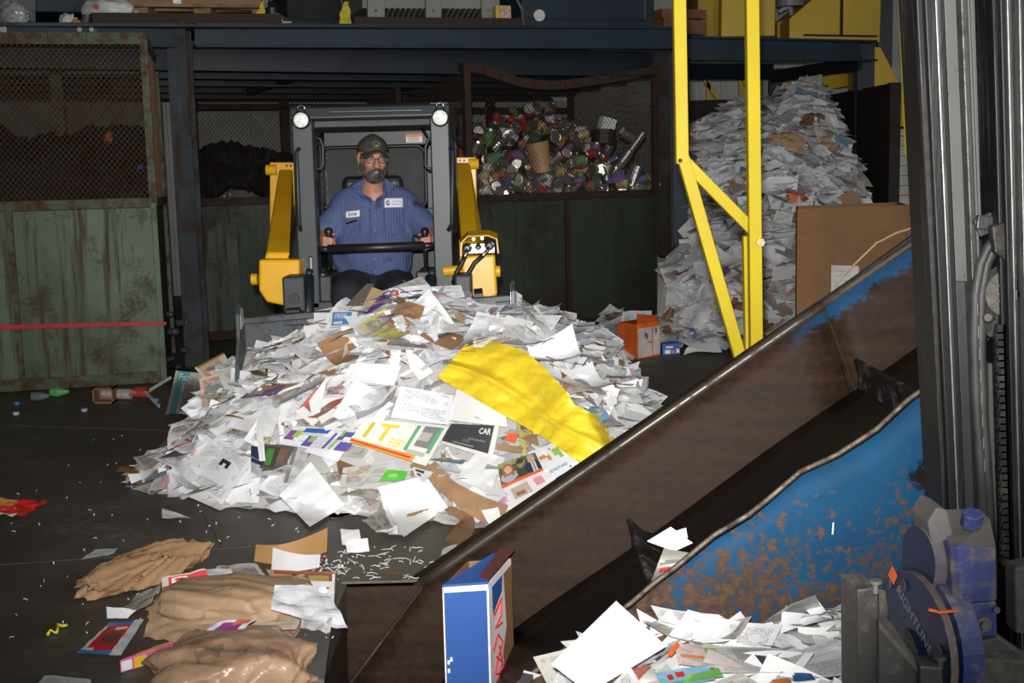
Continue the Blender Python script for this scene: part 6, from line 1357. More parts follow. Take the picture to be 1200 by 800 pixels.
for k in range(298):
    nm, o = R.choice(GEO); s, t = R.uniform(.02, .98), abs(R.gauss(0, .24)); 
    if t > .98: continue
    z = float(Hc(s, t)) + R.uniform(-.05, .03)
    if k % 5 < 2: t = R.uniform(.01, .05); z = z3 + R.uniform(.0, float(Hc(s, .05)) - z3)
    c = A3 + U3*s + D3*t
    if first[id(o)]: q = o; first[id(o)] = False
    else: q = o.copy(); COL.objects.link(q)
    q.location = (c[0] - (.0), c[1] + .07, z); q.rotation_euler = (R.uniform(0, 3.1), R.uniform(0, 3.1), R.uniform(0, 6.3)); sc = R.uniform(.95, 1.6); q.scale = (sc, sc*R.uniform(.7, 1), sc*R.uniform(.75, 1.1))
    col_ = ('at the left end','left of the tan tub','around the tan tub','right of the tan tub','below the black pot','at the right end')[int(np.searchsorted([.16,.30,.44,.62,.80], s))]
    row_ = ('bottom','lower','middle','upper','top')[int(np.searchsorted([.22,.40,.58,.74], z - z3))]; pose = 'lying' if abs(math.cos(q.rotation_euler[0])) < .5 else 'upright' if abs(math.cos(q.rotation_euler[0])*math.cos(q.rotation_euler[1])) > .75 else 'tilted'
    T(q, f'{pose} {nm + "-labelled" if nm != "bare" else "bare metal"} can in the {row_} layer {col_}', 'can', f'{pose} {nm} cans {row_} {col_}')
for nm, o in GEO:
    if first[id(o)]: bpy.data.objects.remove(o)
V = []; nu, nv = 22, 14
for s, t in grid_uv(nu, nv): p = A3 + U3*(.01+.98*s) + D3*(.03 + .95*t); V.append((p[0], p[1], float(Hc(s, t))*min(1, .4+6*t) + z3*max(0, .6-6*t) - .10 + .05*math.sin(37*s+3)*math.sin(29*t)))
T(mkobj('can_heap', V, grid_faces(nu, nv), worn('crushed_metal', (.10,.095,.085), (.03,.022,.02), .4, .6, 14, None, .4, .5, .6), None, False), 'dark mass of crushed metal beneath the food cans', 'scrap heap', None, 'stuff')
def on_heap(px, v, Y): return pt(px, v, Y)
def tilted_cyl(px, v, Y, r, h, ax, m_, name, label, cat, r2=None):
    c = pt(px, v, Y); ax = np.asarray(ax, float); ax /= np.linalg.norm(ax); b = MB(); r2 = r2 or r
    b.tube([c - ax*h/2, c - ax*h*.48, c - ax*h*.2, c - ax*h*.19, c + ax*h*.2, c + ax*h*.21, c + ax*h*.48, c + ax*h/2, c + ax*h*.5, c + ax*h*.3], [r*.9, r, r*1.0, r*.98, (r+r2)/2*.98, (r+r2)/2, r2, r2, r2*.92, r2*.88], 18); return T(b.build(name, m_, None, False, bevel=0), label, cat)
tilted_cyl(632, 184, 12.26, .105, .30, (-.15,-.1,1), mat('tan_tub', (.36,.20,.10), .6, 0, .1, 4), 'plastic_tub', 'tan tub standing in the middle of the can heap', 'tub', .118)
tilted_cyl(707, 161, 12.85, .125, .15, (.05,.1,1), mat('black_pot', (.02,.019,.018), .5), 'cooking_pot', 'black cooking pot near the top right of the can heap', 'pot')
b = MB(); c = pt(718, 207, 12.72); b.obox(c, (.095,.02,.005), (-.02,.09,0), (0,.01,.062)); T(b.build('purple_box', mat('purple_card', (.10,.06,.24), .6), None, bevel=.004), 'purple box lying low right in the can heap', 'box')
b = MB(); c = pt(711, 147, 13.0); b.obox(c, (.07,.02,-.02), (-.02,.04,0), (.02,.01,.075)); o = T(b.build('white_carton', M_wp, None, bevel=.004), 'white and blue carton sticking up from the can heap', 'carton')
b = MB(); cc_ = c + (-.02,-.048,0); b.obox(cc_ , (.03,.009,-.009), (0,.001,0), (.006,0,.03)); b.build('print', M_bl, o)
for px, v, ax, rr, hh, lb in ((746,166,(.6,.1,.8),.045,.22,'long shiny tin upright at right in the can heap'), (731,186,(.6,.1,.75),.062,.20,'large shiny tin leaning at right in the can heap'), (742,207,(.35,.1,.9),.075,.22,'biggest shiny tin low right in the can heap'), (735,158,(.9,.3,-.5),.06,.14,'round tin lid end beside the black pot')):
    tilted_cyl(px, v, 12.80, rr, hh, ax, M_tin, 'large_tin', lb, 'can')
b = MB(); V = []; 
for x0, y0, D_, wd in ((a2, b2, np.array((-.5,2.0,0)), None),):
    Uv = np.array((b2[0]-a2[0], b2[1]-a2[1], 0)); V = [tuple(np.array((a2[0],a2[1],0)) + Uv*(.02+.96*s) + D_*(.04+.9*t) + UP*(z2 - .02 + .55*t + .10*math.sin(9*s)*math.sin(7*t+1) + .12*noise(np.array([[s*9, t*9, 1.0]]), 1)[0] + .10*R.random()*abs(noise(np.array([[s*40, t*40, 1.0]]), 1)[0]) + .05*R.random())) for s, t in grid_uv(64, 30)]
T(mkobj('dark_scrap', V, grid_faces(64, 30), worn('dark_scrap_mat', (.018,.017,.016), (.05,.045,.04), .6, .8, 18, None, .7), None, False), 'dark mixed scrap filling the middle cage bin', 'scrap heap', None, 'stuff')
Uv = b1 - a1; D_ = np.array((-.3,1.35,0)); V = [tuple(a1 + Uv*(.02+.96*s) + D_*(.04+.9*t) + UP*(zr1 - .06 + .62*t + .08*math.sin(8*s+1)*math.sin(6*t+1) + .10*noise(np.array([[s*9, t*9, 2.0]]), 1.3)[0] + .09*R.random()*abs(noise(np.array([[s*40, t*40, 2.0]]), 1.3)[0]) + .04*R.random())) for s, t in grid_uv(64, 30)]
T(mkobj('dark_scrap', V, grid_faces(64, 30), bpy.data.materials['dark_scrap_mat'], None, False), 'dark scrap filling the pale green cage bin', 'scrap heap', None, 'stuff')
for px, v, c, lb in ((69,207,(.5,.5,.5),'pale crushed bottle behind the left bin net'), (165,206,(.05,.12,.5),'small blue bottle cap behind the left bin net'), (127,167,(.4,.12,.05),'orange scrap behind the left bin net')):
    b = MB(); p = pt(px, v, 10.1); b.tube([p, p + (.0,.02,.06), p + (0,.03,.09)], [.035,.034,.012], 10); T(b.build('plastic_scrap', mat('scrap_' + lb.split()[0] + lb.split()[1], c, .4)), lb, 'scrap')
b = MB(); p = pt(266, 229, 11.8); a = [p + (.03*math.cos(t), 0, .03*math.sin(t)) for t in np.linspace(0, 2*PI, 13)]; b.tube(a, .006, 6, cap=False); T(b.build('metal_ring', M_tin), 'small metal ring on the rail of the middle bin', 'ring')
# ---------------------------------------------------------------- things on the mezzanine edge
zd = 2.88
def on_deck(px, v, back): p = bp(px, v) + np.array((-.05, .12, 0))*back/.13; return p
M_wood = worn('pallet_wood', (.30,.18,.09), (.14,.08,.04), .5, .7, 6, None, .8)
eP = empty('pallet', bp(220, 12) + (0,.5,0)); T(eP, 'wooden pallet under the brown gaylord carton on the mezzanine', 'pallet')
b = MB(); b.bar(bp(101,21)+(0,.1,0), bp(324,22)+(0,.1,0), .16, .09); T(b.build('steel_channel', M_rust, None, bevel=.004), 'rusty steel channel under the wooden pallet on the mezzanine', 'beam')
for px in (152, 228, 298):
    b = MB(); p = bp(px, 8) + (0,.25,0); b.box((p[0]-.07,p[1],p[2]-.045),(p[0]+.07,p[1]+1.0,p[2]+.045)); b.build('block', M_wood, eP)
b = MB(); b.bar(bp(140,2)+(0,.22,0), bp(306,4)+(0,.22,0), .1, .025); b.build('deck_board', M_wood, eP)
b = MB(); b.bar(bp(140,2)+(0,.5,0), bp(306,4)+(0,.5,0), .1, .025); b.build('deck_board', M_wood, eP)
p, q = bp(136,0)+(0,.3,0), bp(298,1)+(0,.3,0); rt, cc = carton('gaylord_carton', 'brown gaylord carton on the wooden pallet up on the mezzanine', 'box', p, q, (-.4,.9,0), p[2]+.0, p[2]+.95)
b = MB(); n_ = np.array((.25,-.97,0)); b.obox(bp(197,-2)+(0,.28,0), (.03,.012,0), (0,.002,0), (0,0,.03)); b.build('label', M_wp, rt)
blob(bp(116,7)+(0,.25,0), (.22,.15,.10), 'plastic_bag', 'white plastic bag with a red spot on the mezzanine', 'bag', mat('white_bag_plastic', (.52,.52,.5), .4), .3, .02, 4)
b = MB(); p = bp(108.5,6)+(0,.07,0); b.cyl(p, p + (0,.015,0), .022, 12); b.build('red_spot', mat('red_spot', (.5,.06,.03), .5), bpy.data.objects['plastic_bag'])
b = MB(); p = bp(95,23)+(0,.08,-.03); b.cyl(p, p + (.012,.02,.07), .032, 14); T(b.build('tin_can', M_tin), 'small shiny can on the mezzanine edge at left', 'can')
blob(bp(84,25)+(0,.1,0), (.045,.04,.03), 'orange_peel', 'orange scrap beside the small can on the mezzanine', 'scrap', mat('orange_scrap', (.5,.2,.04), .6), .4, .01, 2)
blob(bp(72,22)+(0,.15,.01), (.06,.05,.05), 'torn_paper', 'torn white paper on the mezzanine edge at left', 'paper', mat('torn_white', (.55,.5,.45), .7), .9, .011, 7, True)
blob(bp(6,15)+(0,.2,0), (.10,.1,.11), 'plastic_bag', 'crumpled clear bag at the far left of the mezzanine', 'bag', mat('grey_film', (.35,.36,.36), .3), .7, .018, 9, True)
b = MB(); b.hexa([bp(12,4)+(0,.5,0), bp(92,5)+(0,.5,0), bp(92,5)+(-.3,1.3,0), bp(12,4)+(-.3,1.3,0), bp(12,-40)+(0,.5,0), bp(92,-40)+(0,.5,0), bp(92,-40)+(-.3,1.3,0), bp(12,-40)+(-.3,1.3,0)]); T(b.build('steel_bin', M_blueb, None, bevel=.01), 'dark blue steel bin at the left end of the mezzanine', 'bin')
for q0, q1, back, lb in ((328,398,1.1,'black steel bin on the mezzanine behind the yellow rag'), (94,134,1.5,'black steel bin on the mezzanine behind the white plastic bag')):
    dv = np.array((-.12, back, 0)); d2 = np.array((-.3, .8, 0)); P_ = [bp(q0,26)+dv, bp(q1,26)+dv]; b = MB(); b.hexa([P_[0], P_[1], P_[1]+d2, P_[0]+d2] + [p+(0,0,.95) for p in (P_[0], P_[1], P_[1]+d2, P_[0]+d2)])
    o = T(b.build('steel_bin', M_dark, None, bevel=.012), lb, 'bin'); b = MB(); b.bar(P_[0]+(0,-.01,.12), P_[1]+(0,-.01,.12), .03, .04); b.build('rim', M_blued, o)
def rag(px, v, w, h, lb, col):
    A, B_, C_, D = bp(px-w*.5, v+h*.5)+(0,.05,0), bp(px+w*.5, v+h*.5)+(0,.05,0), bp(px+w*.25, v-h*.5)+(0,.1,0), bp(px-w*.05, v-h*.5)+(0,.1,0); f_ = quad_fn(A, B_, C_, D)
    return T(sheet('plastic_rag', lambda u, v_: f_(u, v_) + np.stack((.03*noise(f_(u, v_), 14), .06*ridge(f_(u, v_), 12, 2), 0*u), -1), 8, 8, mats=mat('rag_yellow', (.50,.42,.03), .6), smooth=False), lb, 'rag')
rag(402, 13, 16, 27, 'yellow plastic rag standing beside the grey plastic pallet', None); rag(304, 8, 8, 18, 'yellow rag by the gaylord carton right side', None)
b = MB(); p = bp(313,6)+(0,.2,0); b.tube([p+(0,0,-.1), p+(0,0,.0), p+(0,0,.06), p+(0,0,.1)], [.06,.06,.025,.025], 12); T(b.build('dark_bottle', M_black), 'dark bottle beside the gaylord carton', 'bottle')
b = MB(); b.bar(bp(322,17)+(0,.1,.02), bp(330,26)+(0,.02,.0), .04, .01); b.bar(bp(330,26)+(0,.02,0), bp(340,26)+(0,.02,0), .05, .015); T(b.build('paper_wedge', mat('grey_paper', (.3,.29,.27), .7)), 'grey folded paper at the end of the steel channel', 'paper')
b = MB(); b.bar(bp(411,24)+(0,.1,0), bp(609,25.5)+(0,.1,0), .16, .07); T(b.build('steel_channel', M_rust, None, bevel=.004), 'rusty steel channel under the grey plastic pallet', 'beam')
eG = empty('plastic_pallet_box', bp(510,12)+(0,.6,0)); T(eG, 'grey ribbed plastic pallet box on the mezzanine', 'crate'); M_gp = mat('grey_plastic', (.21,.21,.195), .6, 0, .1, 5)
for p0, p1 in ((427,448),(497,516),(564,581)):
    b = MB(); b.prism([bp(p0,17)+(0,.25,0), bp(p1,17.5)+(0,.25,0), bp(p1,-40)+(0,.25,0), bp(p0,-40)+(0,.25,0)], (-.03,.12,0)); ft = b.build('foot', M_gp, eG, bevel=.008); b = MB(); c = bp((p0+p1)/2-.5, 8)+(0,.245,0); b.cyl(c, c+(0,-.006,0), .014, 10); b.build('hole', M_black, ft)
b = MB(); b.prism([bp(420,4)+(0,.3,0), bp(585,5)+(0,.3,0), bp(585,-40)+(0,.3,0), bp(420,-40)+(0,.3,0)], (-.3,.9,0)); b.build('tray', M_gp, eG)
for k in range(18):
    px = 450 + k*6.6
    if 494 < px < 518: continue
    b = MB(); b.bar(bp(px,15)+(-.05,.55,0), bp(px+3,5)+(0,.27,0), .012, .02); b.build('rib', M_gp, eG)
A, B_ = bp(581,20.5)+(0,.12,0), bp(599,21)+(0,.12,0); b = MB(); b.prism([A, B_, B_+(-.03,.12,0), A+(-.03,.12,0)], UP*.125); o = T(b.build('yellow_box', mat('box_yellow', (.6,.38,.02), .5), None, bevel=.003), 'small yellow printed box beside the grey pallet box', 'box'); u_ = B_-A
b = MB(); n_ = np.cross(u_, UP); n_ /= np.linalg.norm(n_); b.prism([A+u_*.25+UP*.01+n_*.002, B_+UP*.01+n_*.002, B_+UP*.11+n_*.002, A+u_*.25+UP*.11+n_*.002], n_*.001); b.build('picture', mat('box_picture', (.45,.33,.24), .5, 0, .5, 30), o)
b = MB(); b.tube([bp(604,-10)+(0,.3,0), bp(612,6)+(0,.3,0), bp(614,28)+(0,.2,0)], .012, 8); T(b.build('cable', mat('grey_cable', (.13,.12,.10), .6)), 'grey cable hanging down behind the yellow box', 'cable')
b = MB(); b.hexa([bp(612,27)+(0,.35,0), bp(771,31)+(0,.35,0), bp(771,31)+(-.5,1.4,0), bp(612,27)+(-.5,1.4,0), bp(612,-60)+(0,.35,0), bp(771,-60)+(0,.35,0), bp(771,-60)+(-.5,1.4,0), bp(612,-60)+(-.5,1.4,0)]); o = T(b.build('steel_container', M_blueb, None, bevel=.012), 'large dark blue steel container on the mezzanine right of centre', 'container')
b = MB(); b.bar(bp(604,16)+(0,.34,0), bp(760,18.5)+(0,.34,0), .02, .02); b.build('weld_line', M_blued, o); b = MB(); b.bar(bp(760,18)+(0,.34,0), bp(760,-50)+(0,.34,0), .02, .02); b.build('weld_line', M_blued, o)
b = MB(); c = bp(633,13)+(0,.33,0); b.cyl(c, c+(0,-.02,0), .055, 14); T(b.build('cup_lid', mat('lid_white', (.5,.48,.45), .5)), 'pale round lid on the blue container ledge', 'lid')
b = MB(); b.bar(pt(770,17,12.9), pt(822,18,13.1), .2, .09); b.bar(pt(772,30,12.9), pt(822,34,13.1), .2, .14); T(b.build('wooden_beam', worn('timber_reddish', (.20,.09,.05), (.10,.05,.03), .5, .7, 5)), 'reddish timber beams stacked left of the yellow hopper', 'timber')
for k, (px, v, col, lb, sc) in enumerate(((29,12,(.5,.5,.5),'',1),)): pass
# ---------------------------------------------------------------- litter under the left bin
b = MB(); p, q = pg(109,473), pg(135,471); b.box((p[0],p[1],.0),(q[0],p[1]+.12,.012)); b.box((p[0],p[1],.0),(p[0]+.01,p[1]+.12,.11)); b.box((q[0]-.01,p[1],0),(q[0],p[1]+.12,.11)); b.box((p[0],p[1]+.11,0),(q[0],p[1]+.12,.11)); b.box((p[0],p[1],.1),(q[0],p[1]+.12,.11)); T(b.build('small_tray', M_cardd, None), 'small open box of cans on the floor under the green bin', 'box')
for px, v, col, lb in ((118,469,(.5,.08,.05),'red can inside the small open box'), (127,470,(.55,.5,.48),'pale can inside the small open box'), (144,470,(.55,.5,.45),'pale can on the floor right of the small open box'), (164,468,(.45,.04,.03),'red can on the floor by the pile left edge')):
    p = pg(px, v); b = MB(); z = .045 if px > 130 else .055; b.cyl(p + (-.05,.05,z), p + (.05,.04,z), .038, 14); T(b.build('drink_can', mat('can_' + lb.split()[0], col, .35, .3, .4, 25)), lb, 'can')
b = MB(); p = pg(60,465); b.tube([p+(0,0,.035), p+(.05,.0,.035), p+(.10,.01,.035), p+(.13,.012,.035)], [.03,.035,.02,.014], 12); T(b.build('plastic_bottle', mat('bottle_green', (.12,.45,.12), .2)), 'green plastic bottle on the floor under the green bin', 'bottle')
b = MB(); p = pg(38,470); b.tube([p+(0,0,.035), p+(.06,.0,.035), p+(.12,.01,.035)], [.03,.032,.014], 12); T(b.build('plastic_bottle', mat('bottle_clear', (.16,.18,.19), .15)), 'clear plastic bottle left of the green bottle', 'bottle')
for px, v, col, lb in ((20,474,(.05,.2,.45),'blue bottle cap on the floor at far left'), (183,470,(.05,.22,.5),'blue bottle cap by the bent white strip'), (19,486,(.5,.5,.5),'white bit on the floor at far left'), (99,482,(.4,.35,.45),'pale bit on the floor below the small open box'), (15,458,(.45,.2,.08),'orange scrap below the green bin at far left')):
    p = pg(px, v); b = MB(); b.cyl(p + (0,0,.002), p + (0,0,.022), .022, 12); T(b.build('bottle_cap', mat('cap_' + '_'.join(lb.split()[:2]), col, .5)), lb, 'cap')
for k in range(8):
    v = 368 + k*10 + (12 if k > 2 else 0); px = (199,212,204,216,200,209,214,203)[k]; p = pt(px, v, 10.0 + R.uniform(0, .3)); o = blob(p, (R.uniform(.03,.06),.04,R.uniform(.02,.045)), 'crushed_bottle', ('topmost','second','third','fourth','fifth','sixth','seventh','lowest')[k] + ' crushed clear bottle between the green bin and blue post', 'bottle', mat('bottle_film', (.05,.055,.06), .2), 1.0, .012, k); o['group'] = 'crushed bottles beside the blue post'
# ---------------------------------------------------------------- foreground rubbish
def floor_sheet(name, label, cat, Q, n=(8, 8), z=.02, tint=(.7,.7,.7), ink=0, paint=None, crump=.02, words=(), hh=None, mats_=None, fq=20):
    hh = hh or [z]*4; P = [pg(x, v, h_) for (x, v), h_ in zip(Q, hh)]; f_ = quad_fn(*P)
    def fn(u, v, e=0): 
        q = f_(np.asarray(u, float), np.asarray(v, float)); q = q + np.stack((0*q[:, 0], 0*q[:, 0], e + crump*(ridge(q, fq, 4) + .25*noise(q, 9))), -1); q[:, 2] = np.maximum(q[:, 2], .004); return q
    o = T(sheet(name, fn, n[0], n[1], tint, ink, paint, mats=mats_, smooth=crump < .045), label, cat)
    for wd in words: lettering(wd[0], lambda u, v: fn(u, v, .004), wd[1], wd[2], o, bold=.015)
    return o
M_bagk = mat('kraft_bag_paper', (.36,.235,.14), .62, 0, .10, 5, .5, 18)
M_bagp = mat('kraft_bag_film', (.34,.215,.135), .30, 0, .16, 6, .5, 20)
p = pg(262, 742); blob((p[0], p[1]+.17, .045), (.285,.175,.088), 'kraft_bag', 'full brown kraft bag lying at left front, the upper one', 'paper bag', M_bagk, .34, .010, 1, pw=2.7)
bg1 = [o for o in COL.objects if o.get('label','').endswith('the upper one')][0]
mo = floor_sheet('bag_mouth', None, None, [(168,752),(240,764),(262,738),(176,728)], (14,10), hh=[.02,.03,.07,.07], crump=.04, mats_=M_bagk); mo.parent = bg1; mo.location = mo.location - bg1.location
p = pg(268, 800); bg2 = blob((p[0], p[1]+.06, .018), (.245,.21,.098), 'kraft_bag', 'brown printed bag in clear film at the bottom left', 'paper bag', M_bagp, .34, .010, 6, pw=2.7)
bv2 = BVHTree.FromPolygons([tuple(np.array(v.co) + ORI[bg2.name]) for v in bg2.data.vertices], [tuple(f.vertices) for f in bg2.data.polygons])
def on_bag(px, v):
    d = Vector(ray(px, v)).normalized(); h = bv2.ray_cast(Vector(CAM), d); return np.array(h[0] - d*.004) if h[0] else pg(px, v)
M_bpr = mat('bag_print_red', (.30,.15,.10), .5); M_bpk = mat('bag_print_dark', (.22,.15,.10), .5)
for (x0, v0, x1, v1, mm_) in ((222,757,250,752,M_bpr),(232,768,262,757,M_bpk),(240,760,258,767,M_bpk),(276,766,290,762,M_bpk),(228,764,234,775,M_bpk),(312,760,340,772,M_bpr),(300,768,304,778,M_bpr),(284,752,296,756,M_bpr)):
    q = [(x0,v0+4),(x1,v1+4),(x1,v1-4),(x0,v0-4)]; f_ = lambda u, v, q=q: np.array([on_bag(*(np.array(q[0])*(1-a)*(1-c)+np.array(q[1])*a*(1-c)+np.array(q[2])*a*c+np.array(q[3])*(1-a)*c)) for a, c in zip(u, v)]); uv = grid_uv(5, 3); mkobj('bag_print', f_(uv[:, 0], uv[:, 1]), grid_faces(5, 3), mm_, bg2)
# long crumpled kraft paper
a_, c_ = pg(104, 706), pg(228, 662); ax = (c_-a_)/np.linalg.norm(c_-a_); tl = np.stack((ax, np.cross(UP, ax), UP), 1)
blob((a_+c_)/2 + (0,.03,.055), (.30,.105,.07), 'kraft_paper', 'long crumpled kraft paper lying left of the kraft bags', 'paper', mat('kraft_crumpled', (.34,.205,.105), .6, 0, .12, 6, .4, 18), .55, .0085, 12, False, tilt=tl)
floor_sheet('chip_bag', 'red and clear snack bag behind the upper kraft bag', 'bag', [(190,694),(246,681),(240,668),(190,680)], (14,8), paint=blk((.15,.1,1,.9,(.55,.02,.03)),(.22,.25,.6,.7,(.72,.6,.55)),(.28,.35,.55,.6,(.6,.03,.03)), base=(.45,.4,.35)), hh=[.04,.06,.10,.08])
floor_sheet('chip_bag', 'grey silvery wrapper right of the red snack bag', 'bag', [(246,684),(278,682),(270,667),(240,668)], (8,8), tint=(.5,.5,.52), hh=[.06,.06,.09,.08])
floor_sheet('brownie_carton', 'red and blue flattened dessert carton on the floor', 'carton', [(89,767),(142,768),(169,727),(128,731)], (22,16), z=.012, crump=.01, paint=blk((0,0,1,.13,(.05,.2,.45)),(.1,.12,.72,.88,(.5,.02,.02)),(.22,.3,.66,.62,(.13,.05,.03)),(.3,.62,.6,.7,(.18,.07,.04)),(.35,.75,.7,.84,(.66,.55,.5)),(.0,.88,.8,1,(.06,.2,.5)),(.72,0,1,1,(.62,.62,.64)),(.1,.14,.25,.2,(.6,.5,.5)), base=(.6,.6,.62)))
p0, p1 = pg(141,789), pg(183,776); b = MB(); n_ = np.array((.1,.16,0)); b.prism([p0, p1, p1+n_*.45, p0+n_*.45], UP*.045); o = T(b.build('candy_carton', mat('carton_pink', (.6,.10,.28), .5), None, bevel=.003), 'pink and yellow small carton beside the lower kraft bag', 'carton')
u_ = p1-p0; b = MB(); b.prism([p0+u_*.45+UP*.046, p1+UP*.046, p1+n_*.45+UP*.046, p0+u_*.45+n_*.45+UP*.046], UP*.001); b.prism([p0+u_*.4+(-.0,-.002,.004), p0+u_*.75+(0,-.002,.004), p0+u_*.75+(0,-.002,.04), p0+u_*.4+(0,-.002,.04)], (0,-.001,0)); b.build('yellow_panel', mat('carton_yellow', (.7,.42,.03), .5), o)
b = MB(); b.prism([p0+u_*.05+(0,-.002,.006), p0+u_*.35+(0,-.002,.006), p0+u_*.35+(0,-.002,.038), p0+u_*.05+(0,-.002,.038)], (0,-.001,0)); b.build('white_panel', M_wp, o)
floor_sheet('coupon_sheet', 'coupon sheet with food photos at the pit edge', 'flyer', [(335,714),(391,712),(393,671),(312,668)], (22,18), paint=blk((.05,.7,.95,.95,(.22,.08,.05)),(.1,.78,.5,.9,(.4,.2,.08)),(.6,.74,.9,.9,(.35,.25,.08)),(0,.94,1,1,(.4,.1,.08)),(.1,.5,.9,.56,(.5,.08,.06)),(.1,.25,.9,.30,(.5,.08,.06)),(.2,.36,.4,.45,(.4,.2,.15)),(.6,.36,.8,.45,(.35,.15,.1)),(.0,.6,.1,1,(.35,.25,.15)), base=(.68,.66,.64)), hh=[.03,.03,.10,.10], crump=.008)
floor_sheet('plastic_bag', 'crumpled white plastic bag hanging over the pit edge', 'bag', [(318,726),(408,744),(382,694),(322,690)], (13,11), tint=(.62,.62,.65), hh=[.08,.02,.10,.14], crump=.05, fq=11)
floor_sheet('wrapper', 'clear wrapper with printing under the white plastic bag', 'wrapper', [(352,738),(386,748),(390,732),(356,724)], (10,8), tint=(.45,.42,.44), ink=3, hh=[.02,.02,.05,.05], crump=.05)
for k in range(8):
    floor_sheet('magazine', ('lowest','second lowest','third lowest','fourth lowest','fourth from top','third from top','second from top','topmost')[k] + ' magazine of the stack between the two kraft bags', 'magazine', [(268+3*k,752-2.2*k),(344+.5*k,750-2.4*k),(352,740-1.6*k),(282+3*k,741-1.4*k)], (6,4), tint=R.choice([(.55,.42,.3),(.62,.55,.45),(.3,.12,.12),(.5,.36,.22)]), ink=1, z=.03+.009*k, crump=.012)['group'] = 'magazines between the kraft bags'
floor_sheet('magazine', 'purple printed wrapper on top of the magazines', 'wrapper', [(238,744),(280,745),(300,728),(256,730)], (10,6), paint=blk((.2,.2,.8,.8,(.25,.05,.2)),(.5,.6,.9,.95,(.5,.12,.08)), base=(.62,.6,.66)), hh=[.09,.09,.11,.11])
floor_sheet('film_wrap', 'clear crumpled film left of the upper kraft bag', 'film', [(140,728),(178,716),(192,692),(158,706)], (12,10), tint=(.22,.20,.17), hh=[.02,.06,.10,.05], crump=.06)
floor_sheet('white_paper', 'white paper scrap above the dessert carton', 'paper', [(126,730),(150,729),(160,716),(125,717)], (8,8), tint=(.7,.7,.68), hh=[.01,.02,.06,.05], crump=.03)
floor_sheet('newspaper', 'loose newspaper behind the upper kraft bag', 'newspaper', [(246,676),(312,678),(300,663),(256,664)], (10,6), tint=(.6,.6,.55), ink=3, z=.04)
floor_sheet('paper_scrap', 'flat grey leaflet on the dark floor at left', 'paper', [(94,657),(133,650),(138,643),(112,645)], (6,6), tint=(.55,.56,.58), z=.006, crump=.012, ink=1)
floor_sheet('paper_scrap', 'white curled scrap on the floor before the pile', 'paper', [(190,610),(226,610),(205,604),(190,599)], (6,6), tint=(.75,.75,.77), z=.006, crump=.03)
floor_sheet('newspaper', 'pale newspaper at the very bottom left edge', 'newspaper', [(40,812),(110,815),(106,799),(52,795)], (6,6), tint=(.5,.52,.45), ink=1, z=.01)
floor_sheet('red_snack_bag', 'red snack bag lying on the floor at the left edge', 'bag', [(-20,609),(28,611),(57,592),(-12,590)], (16,10), paint=blk((0,0,.75,.22,(.68,.66,.62)),(.1,.3,.95,1,(.55,.02,.015)),(.15,.6,.5,.95,(.45,.22,.06)),(.3,.4,.6,.5,(.6,.2,.15)), base=(.5,.03,.02)), hh=[.01,.01,.03,.06], crump=.05)
def standing(name, label, cat, A, B_, vt0, vt1, tint, n=(12, 6), bow=.05, ink=0):
    p, q = pg(*A), pg(*B_); h0, h1 = pt(A[0], vt0, p[1])[2], pt(B_[0], vt1, q[1])[2]; f_ = quad_fn(p, q, q + UP*h1 + (0,.05,0), p + UP*h0 + (0,.05,0))
    return T(sheet(name, lambda u, v: f_(u, v) + np.stack((0*u, -bow*np.sin(u*PI) + .03*(ridge(f_(u, v), 9, 6)-.4), 0*u), -1), n[0], n[1], tint, ink), label, cat)
standing('cardboard_piece', 'curved brown cardboard piece standing on the floor near the pit', 'cardboard', (298,657), (383,646), 642, 622, (.40,.22,.09), bow=.1)
standing('paper_roll', 'grey white curled paper beside the pit edge', 'paper', (318,668), (374,665), 646, 654, (.6,.6,.61), bow=.03)
floor_sheet('white_card', 'small white card lying by the pit edge, left one', 'paper', [(401,640),(424,641),(421,621),(399,622)], (6,6), tint=(.76,.76,.77), hh=[.01,.01,.06,.05])
floor_sheet('white_card', 'small white card lying by the pit edge, right one', 'paper', [(407,650),(433,649),(431,634),(405,635)], (6,6), tint=(.8,.8,.8), hh=[.015,.015,.06,.05])
floor_sheet('brown_scrap', 'small brown scrap among the shreds at the pit edge', 'scrap', [(446,677),(472,676),(468,667),(450,668)], (5,5), tint=(.16,.10,.06), z=.01)
floor_sheet('paper_scrap', 'white torn scrap at the conveyor corner', 'scrap', [(516,656),(534,648),(536,640),(520,644)], (5,5), tint=(.7,.7,.72), z=.02, crump=.03)
floor_sheet('small_flyer', 'small folded flyer fallen in front of the pile centre', 'flyer', [(424,612),(440,625),(460,620),(450,600)], (10,10), tint=(.6,.58,.58), ink=3, hh=[.01,.01,.1,.1], crump=.03)
floor_sheet('white_scrap', 'white crumpled scrap in front of the pile centre', 'paper', [(440,628),(466,630),(466,618),(448,616)], (8,6), tint=(.74,.74,.75), z=.01, crump=.06)
b = MB(); b.tube([pg(x, v, .012) for x, v in ((56,743),(59,738),(66,741),(68,734),(65,731),(74,733),(79,732))], .006, 6); T(b.build('plastic_strap', mat('strap_yellow', (.7,.62,.04), .5), None, True), 'short yellow twisted strap on the floor at bottom left', 'strap')
